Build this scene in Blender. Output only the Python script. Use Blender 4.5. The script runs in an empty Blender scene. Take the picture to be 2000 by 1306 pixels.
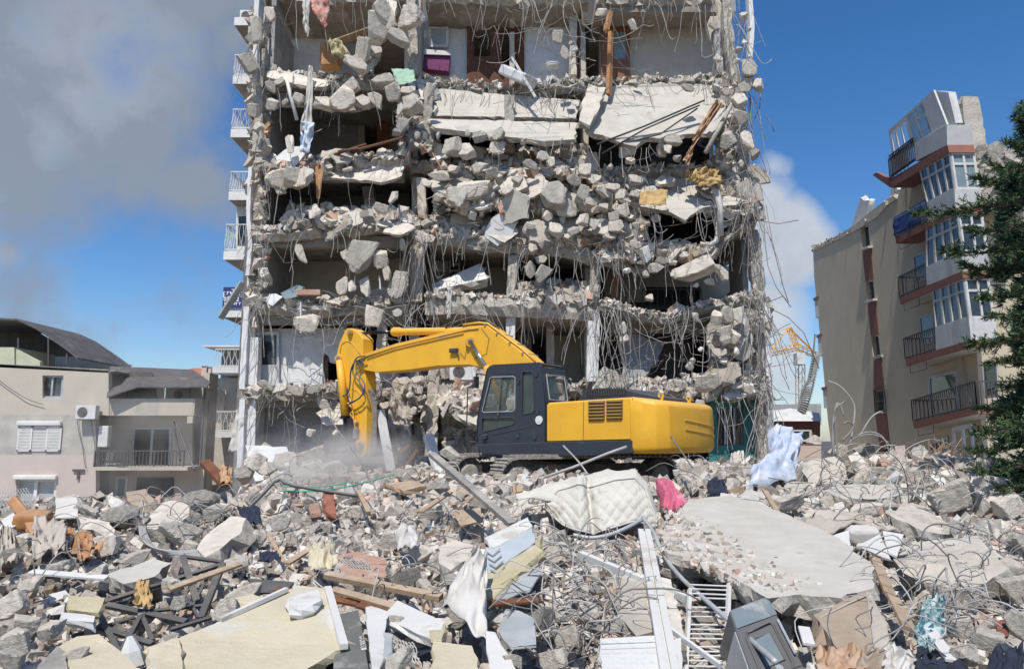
import bpy, bmesh, math, random
import numpy as np
from mathutils import Vector, Matrix, noise, geometry, Euler
R = random.Random(11)
rad = math.radians
sc = bpy.context.scene
COL = sc.collection

# ---------------------------------------------------------------- camera
FP, PITCH, CAMZ = 1444.4, rad(8.1), 3.0
cam_d = bpy.data.cameras.new("camera")
cam = bpy.data.objects.new("camera", cam_d); COL.objects.link(cam)
cam.location = (0, 0, CAMZ); cam.rotation_euler = (rad(90) + PITCH, 0, 0)
cam_d.lens = 26.0; cam_d.sensor_width = 36.0; cam_d.clip_start = 0.1; cam_d.clip_end = 3000
sc.camera = cam
# ---------------------------------------------------------------- sun, sky, exposure
SUN = Vector((-0.27, -0.95, 1.5)).normalized()
sl = bpy.data.lights.new("sun", 'SUN'); sl.energy = 4.6; sl.angle = rad(0.5); sl.color = (1.0, .955, .88)
so = bpy.data.objects.new("sun", sl); COL.objects.link(so)
so.rotation_euler = SUN.to_track_quat('Z', 'Y').to_euler()
so.location = (0, 0, 60)
sc.view_settings.view_transform = 'Standard'; sc.view_settings.look = 'None'
sc.view_settings.exposure = 0.06
sc.cycles.volume_bounces = 3; sc.view_settings.gamma = 1.0
w = bpy.data.worlds.new("World"); sc.world = w; w.use_nodes = True
nt = w.node_tree; N = nt.nodes; L = nt.links; N.clear()
def nd(tree, t, **k):
    n = tree.nodes.new(t)
    for a, b in k.items(): setattr(n, a, b)
    return n
sky = nd(nt, 'ShaderNodeTexSky', sky_type='NISHITA', sun_disc=False)
sky.sun_elevation = math.asin(SUN.z); sky.sun_rotation = math.atan2(SUN.x, SUN.y)
sky.air_density = 1.0; sky.dust_density = 0.6; sky.ozone_density = 3.0
tc = nd(nt, 'ShaderNodeTexCoord')
hs = nd(nt, 'ShaderNodeHueSaturation'); hs.inputs['Saturation'].default_value = 1.28
L.new(sky.outputs[0], hs.inputs['Color'])
def pdir(px, py):
    x = (px - 1000) / FP; y = (653 - py) / FP
    return Vector((x, math.cos(PITCH) - y * math.sin(PITCH), math.sin(PITCH) + y * math.cos(PITCH)))
def mth(op, a, b=None, c=None, clamp=False):
    n = nd(nt, 'ShaderNodeMath', operation=op); n.use_clamp = clamp
    for i, v in enumerate((a, b, c)):
        if v is None: continue
        if isinstance(v, (int, float)): n.inputs[i].default_value = v
        else: L.new(v, n.inputs[i])
    return n.outputs[0]
nz = nd(nt, 'ShaderNodeTexNoise'); nz.inputs['Scale'].default_value = 8.0; nz.inputs['Detail'].default_value = 9; nz.inputs['Roughness'].default_value = .56
L.new(tc.outputs['Generated'], nz.inputs['Vector'])
nz2 = nd(nt, 'ShaderNodeTexNoise'); nz2.inputs['Scale'].default_value = 2.2; nz2.inputs['Detail'].default_value = 4
L.new(tc.outputs['Generated'], nz2.inputs['Vector'])
# cloud banks: centre direction, angular radius, softness, how solid
BANKS = [((130, 10), .20, .15, 1.0), ((-250, 90), .22, .13, 1.0), ((370, 350), .045, .08, .85), ((10, 495), .02, .03, .95),
         ((1530, 470), .050, .045, 1.3), ((1490, 400), .03, .04, 1.1), ((1490, 620), .045, .05, 1.0), ((1510, 322), .014, .03, .7),
         ((-1500, 300), .5, .4, .8), ((1520, 700), .04, .05, .7)]
tot = None
for (cx, cy), r0, sf, am in BANKS:
    d = pdir(cx, cy).normalized()
    vd = nd(nt, 'ShaderNodeVectorMath', operation='DISTANCE'); L.new(tc.outputs['Generated'], vd.inputs[0]); vd.inputs[1].default_value = d
    a = mth('SUBTRACT', r0 + sf * .5, vd.outputs['Value']); a = mth('DIVIDE', a, sf, clamp=True); a = mth('MULTIPLY', a, am)
    tot = a if tot is None else mth('MAXIMUM', tot, a)
m = mth('ADD', mth('MULTIPLY', tot, 1.25), mth('MULTIPLY', mth('SUBTRACT', nz.outputs[0], .54), 3.2))
m = mth('MULTIPLY', m, 1.0, clamp=True); m = mth('MULTIPLY', m, mth('MULTIPLY', tot, 5.0, clamp=True))
m = mth('SMOOTH_MIN', m, .93, .2)
# grey undersides of the big bank upper left, white elsewhere
ccol = nd(nt, 'ShaderNodeMix', data_type='RGBA')
dg = nd(nt, 'ShaderNodeVectorMath', operation='DISTANCE'); L.new(tc.outputs['Generated'], dg.inputs[0]); dg.inputs[1].default_value = pdir(-200, -60).normalized()
g = mth('DIVIDE', mth('SUBTRACT', .74, dg.outputs['Value']), .42, clamp=True)
g = mth('ADD', g, mth('MULTIPLY', mth('SUBTRACT', nz2.outputs[0], .5), 1.5)); g = mth('ADD', g, mth('MULTIPLY', mth('SUBTRACT', nz.outputs[0], .5), 2.0), clamp=True)
L.new(g, ccol.inputs[0]); ccol.inputs[6].default_value = (4.6, 4.9, 5.3, 1); ccol.inputs[7].default_value = (2.0, 2.3, 2.8, 1)
tn = nd(nt, 'ShaderNodeMix', data_type='RGBA', blend_type='MULTIPLY'); tn.inputs[0].default_value = 1; L.new(hs.outputs[0], tn.inputs[6]); tn.inputs[7].default_value = (.86, .885, .97, 1)
mx = nd(nt, 'ShaderNodeMix', data_type='RGBA'); L.new(m, mx.inputs[0]); L.new(tn.outputs[2], mx.inputs[6]); L.new(ccol.outputs[2], mx.inputs[7])
bg = nd(nt, 'ShaderNodeBackground'); bg.inputs[1].default_value = 0.135; L.new(mx.outputs[2], bg.inputs[0])
ow = nd(nt, 'ShaderNodeOutputWorld'); L.new(bg.outputs[0], ow.inputs[0])

# ---------------------------------------------------------------- pixel <-> world
def P(px, py, D):
    d = pdir(px, py); s = D / d.y
    return Vector((d.x * s, D, CAMZ + d.z * s))
def px_of(v):
    x, y, z = v[0], v[1], v[2] - CAMZ
    f = y * math.cos(PITCH) + z * math.sin(PITCH); u = -y * math.sin(PITCH) + z * math.cos(PITCH)
    return 1000 + FP * x / f, 653 - FP * u / f
def on_plane(px, py, p0, n):
    d = pdir(px, py); o = Vector((0, 0, CAMZ))
    return o + d * ((Vector(p0) - o).dot(n) / d.dot(n))
def V3(p): return P(*p)

# ---------------------------------------------------------------- materials
MATS = {}
def mat(name, c1, c2=None, c3=None, streak=1.0, rough=.85, scale=2.5, bump=.35, bscale=14, metal=0.0, rnd=.0, blotch=.0, attr=False, spec=.4, detail=6, alpha=None, dust=0.0):
    m_ = bpy.data.materials.new(name); m_.use_nodes = True; t = m_.node_tree; b = t.nodes['Principled BSDF']; k = t.links
    b.inputs['Roughness'].default_value = rough; b.inputs['Metallic'].default_value = metal
    b.inputs['Specular IOR Level'].default_value = spec
    tcn = nd(t, 'ShaderNodeTexCoord')
    n1 = nd(t, 'ShaderNodeTexNoise'); n1.inputs['Scale'].default_value = scale; n1.inputs['Detail'].default_value = detail; n1.inputs['Roughness'].default_value = .62
    k.new(tcn.outputs['Object'], n1.inputs['Vector'])
    if c2 is None: c2 = tuple(x * .82 for x in c1)
    rp = nd(t, 'ShaderNodeValToRGB'); rp.color_ramp.elements[0].position = .36; rp.color_ramp.elements[1].position = .64
    rp.color_ramp.elements[0].color = (*c2, 1); rp.color_ramp.elements[1].color = (*c1, 1)
    k.new(n1.outputs[0], rp.inputs[0]); out = rp.outputs[0]
    if c3 is not None:
        n3 = nd(t, 'ShaderNodeTexNoise'); n3.inputs['Scale'].default_value = scale * .45; n3.inputs['Detail'].default_value = 8; n3.inputs['Roughness'].default_value = .7
        mp = nd(t, 'ShaderNodeVectorMath', operation='ADD'); mp.inputs[1].default_value = (7.3, 2.1, 9.7); k.new(tcn.outputs['Object'], mp.inputs[0]); ms = nd(t, 'ShaderNodeVectorMath', operation='MULTIPLY'); ms.inputs[1].default_value = (1, 1, streak); k.new(mp.outputs[0], ms.inputs[0]); k.new(ms.outputs[0], n3.inputs['Vector'])
        r3 = nd(t, 'ShaderNodeMapRange'); r3.inputs[1].default_value = .56 - blotch; r3.inputs[2].default_value = .64 - blotch; k.new(n3.outputs[0], r3.inputs[0])
        mm = nd(t, 'ShaderNodeMix', data_type='RGBA'); k.new(r3.outputs[0], mm.inputs[0]); k.new(out, mm.inputs[6]); mm.inputs[7].default_value = (*c3, 1); out = mm.outputs[2]
    if dust > 0:   # pale dust settled on upward faces: a real deposit
        ge = nd(t, 'ShaderNodeNewGeometry'); sx = nd(t, 'ShaderNodeSeparateXYZ'); k.new(ge.outputs['Normal'], sx.inputs[0])
        r4 = nd(t, 'ShaderNodeMapRange'); r4.inputs[1].default_value = .1; r4.inputs[2].default_value = 1.0; r4.inputs[4].default_value = dust; k.new(sx.outputs['Z'], r4.inputs[0])
        m5 = nd(t, 'ShaderNodeMath', operation='MULTIPLY'); k.new(r4.outputs[0], m5.inputs[0]); k.new(n1.outputs[0], m5.inputs[1])
        mm = nd(t, 'ShaderNodeMix', data_type='RGBA'); k.new(m5.outputs[0], mm.inputs[0]); k.new(out, mm.inputs[6]); mm.inputs[7].default_value = (.5, .46, .4, 1); out = mm.outputs[2]
    if rnd > 0:
        if attr:
            oi = nd(t, 'ShaderNodeAttribute'); oi.attribute_name = 'rnd'; src = oi.outputs['Fac']
        else:
            oi = nd(t, 'ShaderNodeObjectInfo'); src = oi.outputs['Random']
        mr = nd(t, 'ShaderNodeMapRange'); mr.inputs[3].default_value = 1 - rnd; mr.inputs[4].default_value = 1 + rnd; k.new(src, mr.inputs[0])
        hv = nd(t, 'ShaderNodeHueSaturation'); k.new(mr.outputs[0], hv.inputs['Value']); k.new(out, hv.inputs['Color']); out = hv.outputs[0]
    k.new(out, b.inputs['Base Color'])
    if bump > 0:
        n2 = nd(t, 'ShaderNodeTexNoise'); n2.inputs['Scale'].default_value = bscale; n2.inputs['Detail'].default_value = 8; n2.inputs['Roughness'].default_value = .7
        k.new(tcn.outputs['Object'], n2.inputs['Vector'])
        bp = nd(t, 'ShaderNodeBump'); bp.inputs['Strength'].default_value = bump; bp.inputs['Distance'].default_value = .08
        k.new(n2.outputs[0], bp.inputs['Height']); k.new(bp.outputs[0], b.inputs['Normal'])
    MATS[name] = m_; return m_
mat('concrete', (.62, .565, .48), (.49, .44, .375), (.35, .315, .265), rnd=.2, bump=.6, bscale=9)
mat('concrete_grey', (.54, .495, .43), (.40, .37, .315), (.58, .54, .475), rnd=.2, bump=.6, bscale=9)
mat('concrete_broken', (.58, .535, .465), (.36, .33, .28), (.64, .60, .53), rnd=.14, bump=1.0, bscale=18, scale=7)
mat('slab_smooth', (.52, .485, .425), (.44, .41, .355), (.37, .335, .285), bump=.3, bscale=20, scale=2.2, blotch=-.03, detail=12)
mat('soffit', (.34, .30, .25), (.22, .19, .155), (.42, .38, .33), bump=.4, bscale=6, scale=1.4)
mat('plaster_white', (.70, .70, .69), (.60, .595, .58), (.44, .43, .41), bump=.12, bscale=10, blotch=-.05)
mat('wall_cream', (.52, .48, .41), (.45, .415, .35), (.33, .30, .26), bump=.12, blotch=-.06)
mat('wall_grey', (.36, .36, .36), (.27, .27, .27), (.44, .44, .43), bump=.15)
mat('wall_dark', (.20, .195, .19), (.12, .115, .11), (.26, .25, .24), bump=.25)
mat('brick', (.34, .13, .08), (.22, .085, .055), (.30, .22, .18), bump=.6, bscale=20, scale=6, rnd=.2)
mat('brick_dust', (.44, .27, .20), (.36, .22, .16), (.44, .38, .32), bump=.6, bscale=20, scale=6, rnd=.2)
mat('rebar', (.24, .225, .21), (.15, .135, .12), (.20, .13, .085), rough=.6, bump=0, rnd=.25, scale=4)
mat('rebar_pale', (.42, .405, .38), (.30, .285, .265), rough=.6, bump=0, rnd=.2, scale=4)
mat('cable_dark', (.06, .06, .065), (.12, .115, .11), rough=.6, bump=0, dust=.5)
mat('wood', (.42, .30, .19), (.30, .20, .12), (.46, .38, .29), rough=.8, scale=5, bump=.3, bscale=30, dust=.4)
mat('wood_dark', (.20, .085, .04), (.13, .05, .025), rough=.6, scale=5, bump=.2)
mat('wood_orange', (.46, .24, .10), (.36, .17, .065), (.5, .36, .2), rough=.7, scale=5, bump=.3, dust=.8)
mat('door_brown', (.26, .11, .045), (.20, .08, .035), rough=.45, scale=3, bump=.1)
mat('foam', (.55, .48, .27), (.44, .38, .21), (.60, .53, .35), dust=.6, bump=.6, bscale=16, scale=5)
mat('foam_pale', (.58, .51, .34), (.47, .41, .27), (.58, .56, .50), bump=.45, bscale=10, scale=2.2, dust=.6)
mat('metal_white', (.66, .66, .64), (.56, .56, .54), (.42, .385, .33), dust=.6, rough=.5, bump=.1, bscale=6, scale=2.5, blotch=-.02, detail=12)
mat('metal_grey', (.44, .46, .46), (.34, .36, .36), (.5, .5, .48), rough=.5, metal=.2, bump=.15, scale=3)
mat('metal_black', (.035, .036, .04), (.055, .055, .055), (.10, .085, .07), rough=.55, bump=.15, bscale=20, dust=.25)
mat('steel_dusty', (.25, .235, .21), (.16, .15, .135), (.34, .31, .27), rough=.7, bump=.3, dust=.45)
mat('rail_dark', (.06, .055, .06), (.09, .08, .08), rough=.6, bump=0)
mat('cloth_white', (.58, .565, .535), (.47, .44, .395), dust=.5, rough=.9, bump=.25, bscale=10)
mat('cloth_beige', (.46, .41, .35), (.36, .32, .27), rough=.95, bump=.35, bscale=12)
mat('cloth_blue', (.36, .46, .62), (.62, .66, .72), rough=.9, bump=.2, scale=1.6)
mat('cloth_pink', (.60, .16, .24), (.48, .10, .17), (.62, .32, .36), rough=.9, bump=.5, bscale=14, scale=4)
mat('cloth_navy', (.03, .04, .07), (.02, .025, .04), rough=.95, bump=.5)
mat('cloth_yellow', (.54, .38, .17), (.46, .30, .13), rough=.9, bump=.6, bscale=10)
mat('cloth_orange', (.46, .27, .15), (.37, .21, .12), (.5, .34, .22), rough=.9, bump=.4)
mat('leather_tan', (.33, .25, .175), (.27, .20, .14), (.36, .29, .21), rough=.7, bump=.25, dust=.35)
mat('sofa_orange', (.42, .205, .08), (.34, .16, .06), rough=.65, bump=.2, dust=.35)
mat('pvc_green', (.10, .36, .24), rough=.6, bump=0)
mat('purple', (.16, .025, .10), rough=.35, bump=0)
mat('pinkish', (.55, .22, .38), rough=.5, bump=0)
mat('teal_paint', (.05, .22, .20), (.035, .17, .16), (.10, .28, .25), rough=.6, bump=.2)
mat('green_board', (.30, .48, .34), rough=.6, bump=.1)
mat('ceramic', (.68, .69, .69), rough=.2, bump=0)
mat('void', (.03, .03, .03), rough=.95, bump=0)
mat('yellow', (.78, .42, .030), (.69, .365, .028), (.58, .37, .10), rough=.5, bump=.05, scale=1.6, bscale=7, dust=.4, blotch=-.07, detail=10)
mat('yellow_worn', (.60, .36, .09), (.74, .40, .03), (.42, .33, .20), rough=.55, bump=.12, scale=2.0, dust=.35)
mat('cab_grey', (.030, .036, .047), (.036, .042, .054), (.06, .063, .068), rough=.42, bump=.03, scale=2.4, blotch=-.03, dust=.25)
mat('under_dark', (.045, .042, .04), (.10, .09, .075), (.16, .10, .06), rough=.75, bump=.3, dust=.5, scale=4)
mat('track_dust', (.36, .33, .285), (.24, .215, .18), (.15, .12, .09), rough=.85, bump=.4, scale=5)
mat('louvre', (.23, .14, .045), rough=.6, bump=0)
mat('chrome', (.62, .62, .62), rough=.18, metal=1.0, bump=0)
mat('rod_dark', (.02, .022, .03), rough=.15, metal=.6, bump=0)
def glass(name, tint, alpha, rough=.05):
    m_ = mat(name, tint, rough=rough, bump=0, spec=.6); m_.node_tree.nodes['Principled BSDF'].inputs['Alpha'].default_value = alpha; return m_
glass('glass_cab', (.10, .13, .12), .42); glass('glass_window', (.045, .055, .065), .93, .04); glass('glass_pale', (.30, .40, .42), .55, .08)
M = MATS

# ---------------------------------------------------------------- mesh builder
OFF = {}
class MB:
    def __init__(s): s.v = []; s.f = []; s.m = []
    def add(s, vs, fs, mi=0):
        o = len(s.v); s.v += [tuple(x) for x in vs]; s.f += [tuple(i + o for i in q) for q in fs]; s.m += [mi] * len(fs); return s
    def box(s, c, size, rot=None, mi=0):
        hx, hy, hz = size[0] / 2, size[1] / 2, size[2] / 2; c = Vector(c)
        vs = [Vector((x, y, z)) for z in (-hz, hz) for y in (-hy, hy) for x in (-hx, hx)]
        if rot is not None: vs = [rot @ q for q in vs]
        return s.add([q + c for q in vs], [(0, 2, 3, 1), (4, 5, 7, 6), (0, 1, 5, 4), (2, 6, 7, 3), (0, 4, 6, 2), (1, 3, 7, 5)], mi)
    def span(s, a, b, mi=0):
        a, b = Vector(a), Vector(b); return s.box((a + b) / 2, [abs(x) for x in (b - a)], None, mi)
    def prism(s, pts, vec, mi=0, holes=(), mi_side=None):
        """flat polygon (with holes) pushed along vec"""
        vec = Vector(vec); loops = [[Vector(p) for p in pts]] + [[Vector(p) for p in h] for h in holes]
        tri = geometry.tessellate_polygon(loops); flat = [p for l in loops for p in l]; n = len(flat)
        if tri:
            a, b, c = (flat[i] for i in tri[0])
            sgn = (b - a).cross(c - a).dot(vec)
        else: sgn = 1
        vs = flat + [p + vec for p in flat]; fs = []
        for t in tri:
            t = tuple(t) if sgn < 0 else tuple(reversed(t))
            fs.append(t); fs.append(tuple(i + n for i in reversed(t)))
        s.add(vs, fs, mi)
        o = len(s.v) - 2 * n; k = 0; sf = []
        for l in loops:
            m_ = len(l)
            for i in range(m_):
                j = (i + 1) % m_; sf.append((o + k + i, o + k + j, o + n + k + j, o + n + k + i))
            k += m_
        s.f += sf; s.m += [mi if mi_side is None else mi_side] * len(sf); return s
    def tube(s, pts, r, sides=5, mi=0, cap=True):
        pts = [Vector(p) for p in pts]
        if len(pts) < 2: return s
        rr = r if isinstance(r, (list, tuple)) else [r] * len(pts)
        up = None; rings = []
        for i, p in enumerate(pts):
            t = (pts[min(i + 1, len(pts) - 1)] - pts[max(i - 1, 0)])
            if t.length < 1e-9: t = Vector((0, 0, 1))
            t.normalize()
            if up is None: up = t.orthogonal().normalized()
            else:
                up = up - t * up.dot(t)
                up = up.normalized() if up.length > 1e-6 else t.orthogonal().normalized()
            w_ = t.cross(up)
            rings.append([p + (up * math.cos(a) + w_ * math.sin(a)) * rr[i] for a in (2 * math.pi * k / sides for k in range(sides))])
        vs = [v for g_ in rings for v in g_]; fs = []
        for i in range(len(rings) - 1):
            for k in range(sides):
                k2 = (k + 1) % sides; fs.append((i * sides + k, i * sides + k2, (i + 1) * sides + k2, (i + 1) * sides + k))
        if cap: fs.append(tuple(reversed(range(sides)))); fs.append(tuple((len(rings) - 1) * sides + k for k in range(sides)))
        return s.add(vs, fs, mi)
    def beam(s, a, b, w_, h, up=(0, 0, 1), mi=0):
        a, b = Vector(a), Vector(b); t = (b - a); ln = t.length; t.normalize(); u = Vector(up); sd = t.cross(u)
        if sd.length < 1e-4: sd = t.orthogonal()
        sd.normalize(); u = sd.cross(t)
        rot = Matrix((t, sd, u)).transposed()
        return s.box((a + b) / 2, (ln, w_, h), rot, mi)
    def shard(s, c, size, rnd_=None, mi=0):
        r = rnd_ or R; rot = Euler((r.uniform(0, 6.3), r.uniform(0, 6.3), r.uniform(0, 6.3))).to_matrix()
        sx, sy, sz = size; vs = []
        for z in (-.5, .5):
            for y in (-.5, .5):
                for x in (-.5, .5):
                    vs.append(rot @ Vector(((x + r.uniform(-.22, .22)) * sx, (y + r.uniform(-.22, .22)) * sy, (z + r.uniform(-.15, .15)) * sz)) + Vector(c))
        return s.add(vs, [(0, 2, 3, 1), (4, 5, 7, 6), (0, 1, 5, 4), (2, 6, 7, 3), (0, 4, 6, 2), (1, 3, 7, 5)], mi)
    def build(s, name, mats, parent=None, smooth=False, bevel=0, rnds=None):
        if not isinstance(mats, (list, tuple)): mats = [mats]
        mats = [M[x] if isinstance(x, str) else x for x in mats]
        va = np.array(s.v, dtype=np.float64).reshape(-1, 3)
        if parent is None:
            lo, hi = va.min(0), va.max(0); o0 = Vector(((lo[0] + hi[0]) / 2, (lo[1] + hi[1]) / 2, lo[2])); loc = o0
        else:
            o0 = OFF[parent.name]; loc = Vector((0, 0, 0))
        va = va - np.array(o0)
        me = bpy.data.meshes.new(name); me.from_pydata(va.tolist(), [], s.f)
        for m_ in mats: me.materials.append(m_)
        if len(mats) > 1: me.polygons.foreach_set('material_index', s.m)
        if smooth: me.polygons.foreach_set('use_smooth', [True] * len(me.polygons))
        if rnds is not None:
            at = me.attributes.new('rnd', 'FLOAT', 'FACE'); at.data.foreach_set('value', rnds)
        me.update()
        ob = bpy.data.objects.new(name, me); COL.objects.link(ob); ob.location = loc
        if parent is not None: ob.parent = parent
        OFF[ob.name] = Vector(o0)
        if bevel:
            bv = ob.modifiers.new('bevel', 'BEVEL'); bv.width = bevel; bv.segments = 2; bv.limit_method = 'ANGLE'; bv.angle_limit = rad(40)
        return ob
def tag(o, label, cat, group=None, kind=None):
    if label: o['label'] = label
    if cat: o['category'] = cat
    if group: o['group'] = group
    if kind: o['kind'] = kind
    return o
def thing(name, loc, label, cat, group=None):
    o = bpy.data.objects.new(name, None); COL.objects.link(o); o.location = loc; o.empty_display_size = .2
    OFF[o.name] = Vector(loc); return tag(o, label, cat, group)
def struct(ob): ob['kind'] = 'structure'; return ob

def rough_loop(pts, step, j, rs):
    """resample a closed 3D outline with jagged in-plane noise"""
    n = len(pts); c = sum(pts, Vector()) / n; out = []
    for i in range(n):
        a, b = pts[i], pts[(i + 1) % n]; d = b - a; k = max(1, int(d.length / step))
        for q in range(k):
            p = a + d * (q / k); out.append(p + (p - c).normalized() * rs.uniform(-j, j) + d.normalized() * rs.uniform(-j, j) * .5 if j else p)
    return out
def panel(mb, pts, th, j=.05, step=.22, seed=1, mi=0, mi_edge=None, relief=.0):
    """broken slab: outline seen from the camera side, thickness away from it, ragged broken rim"""
    rs = random.Random(seed); pts = [Vector(p) for p in pts]
    n = Vector((0, 0, 0))
    for i in range(len(pts)): n += pts[i].cross(pts[(i + 1) % len(pts)])
    n.normalize()
    if n.dot(Vector((0, 0, CAMZ)) - pts[0]) < 0: n = -n; pts.reverse()
    lp = rough_loop(pts, step, j, rs); k = len(lp); c = sum(lp, Vector()) / k
    r1 = [p + (p - c).normalized() * rs.uniform(-.3, .5) * th - n * th * rs.uniform(.3, .6) for p in lp]
    r2 = [p + (p - c).normalized() * rs.uniform(-.6, .2) * th - n * th for p in lp]
    tri = geometry.tessellate_polygon([lp]); fs = []
    for t in tri:
        a, b, c_ = (lp[i] for i in t)
        t = tuple(t) if (b - a).cross(c_ - a).dot(n) > 0 else tuple(reversed(t))
        fs.append(t); 
    fb = [tuple(i + 2 * k for i in reversed(t)) for t in fs]
    sd = []
    for i in range(k):
        j2 = (i + 1) % k
        sd += [(i, i + k, j2 + k, j2), (i + k, i + 2 * k, j2 + 2 * k, j2 + k)]
    mb.add(lp + r1 + r2, fs + fb, mi); o = len(mb.v) - 3 * k
    mb.f += [tuple(x + o for x in q) for q in sd]; mb.m += [mi if mi_edge is None else mi_edge] * len(sd)
    return mb
def strip(mb, front, back, th, j=.08, step=.2, seed=1, mi=0, mi_edge=None, fill=0):
    """floor slab: front edge polyline (world pts, ragged), straight back edge, thickness down, fascia rough"""
    rs = random.Random(seed); fp = []
    for i in range(len(front) - 1):
        a, b = Vector(front[i]), Vector(front[i + 1]); k = max(1, int((b - a).length / step))
        for q in range(k): fp.append(a.lerp(b, q / k))
    fp.append(Vector(front[-1])); n = len(fp)
    top = [p + Vector((0, rs.uniform(-j, j) * 1.8 + .12 * noise.noise(p * 1.3), rs.uniform(-j, j) * .35)) for p in fp]
    mid = [p + Vector((0, rs.uniform(-j, j) - .05, -th * rs.uniform(.35, .65))) for p in top]
    bot = [p + Vector((0, rs.uniform(.0, j * 2.5) + .05, -th - rs.uniform(0, j) * .6)) for p in fp]
    bt = []; bb = []
    for i in range(n):
        t = i / (n - 1); q = Vector(back[0]).lerp(Vector(back[1]), t); q.x = fp[i].x; bt.append(q); bb.append(q - Vector((0, 0, th)))
    vs = bt + top + mid + bot + bb; fs = []
    for r_ in range(4):
        for i in range(n - 1):
            fs.append((r_ * n + i, (r_ + 1) * n + i, (r_ + 1) * n + i + 1, r_ * n + i + 1))
    o = len(mb.v); mb.add(vs, [], 0)
    for q, f in enumerate(fs):
        row = q // (n - 1); mb.f.append(tuple(i + o for i in f)); mb.m.append(mi if row in (0,) else (mi_edge if mi_edge is not None and row in (1, 2) else mi if row != 3 else (fill or mi)))
    mb.f.append(tuple(o + r_ * n for r_ in range(5))); mb.m.append(mi); mb.f.append(tuple(o + r_ * n + n - 1 for r_ in reversed(range(5)))); mb.m.append(mi)
    return mb
def cloth(mb, c00, c10, c11, c01, nx=26, ny=20, amp=.06, freq=5, seed=1, edge=.03, th=.012, sag=0, mi=0, lump=0):
    """rumpled cloth on four corners, folds as real relief, 1 cm thick"""
    c00, c10, c11, c01 = map(Vector, (c00, c10, c11, c01)); n = (c10 - c00).cross(c01 - c00).normalized()
    if n.y > 0: n = -n
    vs = []
    for j_ in range(ny + 1):
        v = j_ / ny
        for i in range(nx + 1):
            u = i / nx; p = c00.lerp(c10, u).lerp(c01.lerp(c11, u), v)
            wq = noise.noise(Vector((u * 2, v * 2, seed * 2.3))); q = Vector((u * freq * .9 + v * 1.1 + wq + seed * 3.1, v * freq * .5 - u * .6 + wq * .8 + seed, seed * 1.7))
            d = amp * (1.1 - abs(noise.noise(q * 1.0)) * 3.2) + amp * .6 * noise.noise(p * 6 + Vector((seed, 0, 0)))
            e = edge * noise.noise(Vector((u * 5 + seed, v * 5, 3)))
            bul = lump * math.sin(math.pi * u) ** .6 * math.sin(math.pi * v) ** .6 if lump else 0
            vs.append(p + n * (d + bul) + (c10 - c00).normalized() * e + Vector((0, 0, -sag * math.sin(math.pi * u) + e)))
    m_ = (nx + 1) * (ny + 1); fs = []
    for j_ in range(ny):
        for i in range(nx):
            a = j_ * (nx + 1) + i; fs.append((a, a + 1, a + nx + 2, a + nx + 1))
    bk = [p - n * th for p in vs]
    fb = [tuple(x + m_ for x in reversed(f)) for f in fs]
    per = list(range(nx + 1)) + [k * (nx + 1) + nx for k in range(1, ny + 1)] + [ny * (nx + 1) + i for i in range(nx - 1, -1, -1)] + [k * (nx + 1) for k in range(ny - 1, 0, -1)]
    sd = [(per[i], per[i] + m_, per[(i + 1) % len(per)] + m_, per[(i + 1) % len(per)]) for i in range(len(per))]
    return mb.add(vs + bk, fs + fb + sd, mi)
def wiggle(a, b, n=10, amp=.1, seed=0, hang=0):
    a, b = Vector(a), Vector(b); out = []
    for i in range(n + 1):
        t = i / n; p = a.lerp(b, t); q = Vector((seed * 1.37, t * 2.3, seed * .71))
        e = math.sin(math.pi * min(1, t * 1.0)) * .6 + .4 * t
        p += Vector((noise.noise(q), noise.noise(q + Vector((5, 9, 2))), noise.noise(q + Vector((1, 4, 8))) * .6)) * amp * 2 * e
        p.z -= hang * 4 * t * (1 - t); out.append(p)
    return out
def text_obj(txt, size, mtx, material, name, parent, ext=.004, bold=0.0):
    cu = bpy.data.curves.new(name, 'FONT'); cu.body = txt; cu.size = size; cu.extrude = ext; cu.offset = bold; cu.align_x = 'LEFT'; cu.align_y = 'CENTER'
    to = bpy.data.objects.new(name + '_src', cu); COL.objects.link(to); dgx = bpy.context.evaluated_depsgraph_get(); dgx.update()
    me = bpy.data.meshes.new_from_object(to.evaluated_get(dgx)); bpy.data.objects.remove(to)
    me.transform(Matrix.Translation(-OFF[parent.name]) @ mtx); me.materials.clear(); me.materials.append(M[material])
    o = bpy.data.objects.new(name, me); COL.objects.link(o); o.parent = parent; return o
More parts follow.
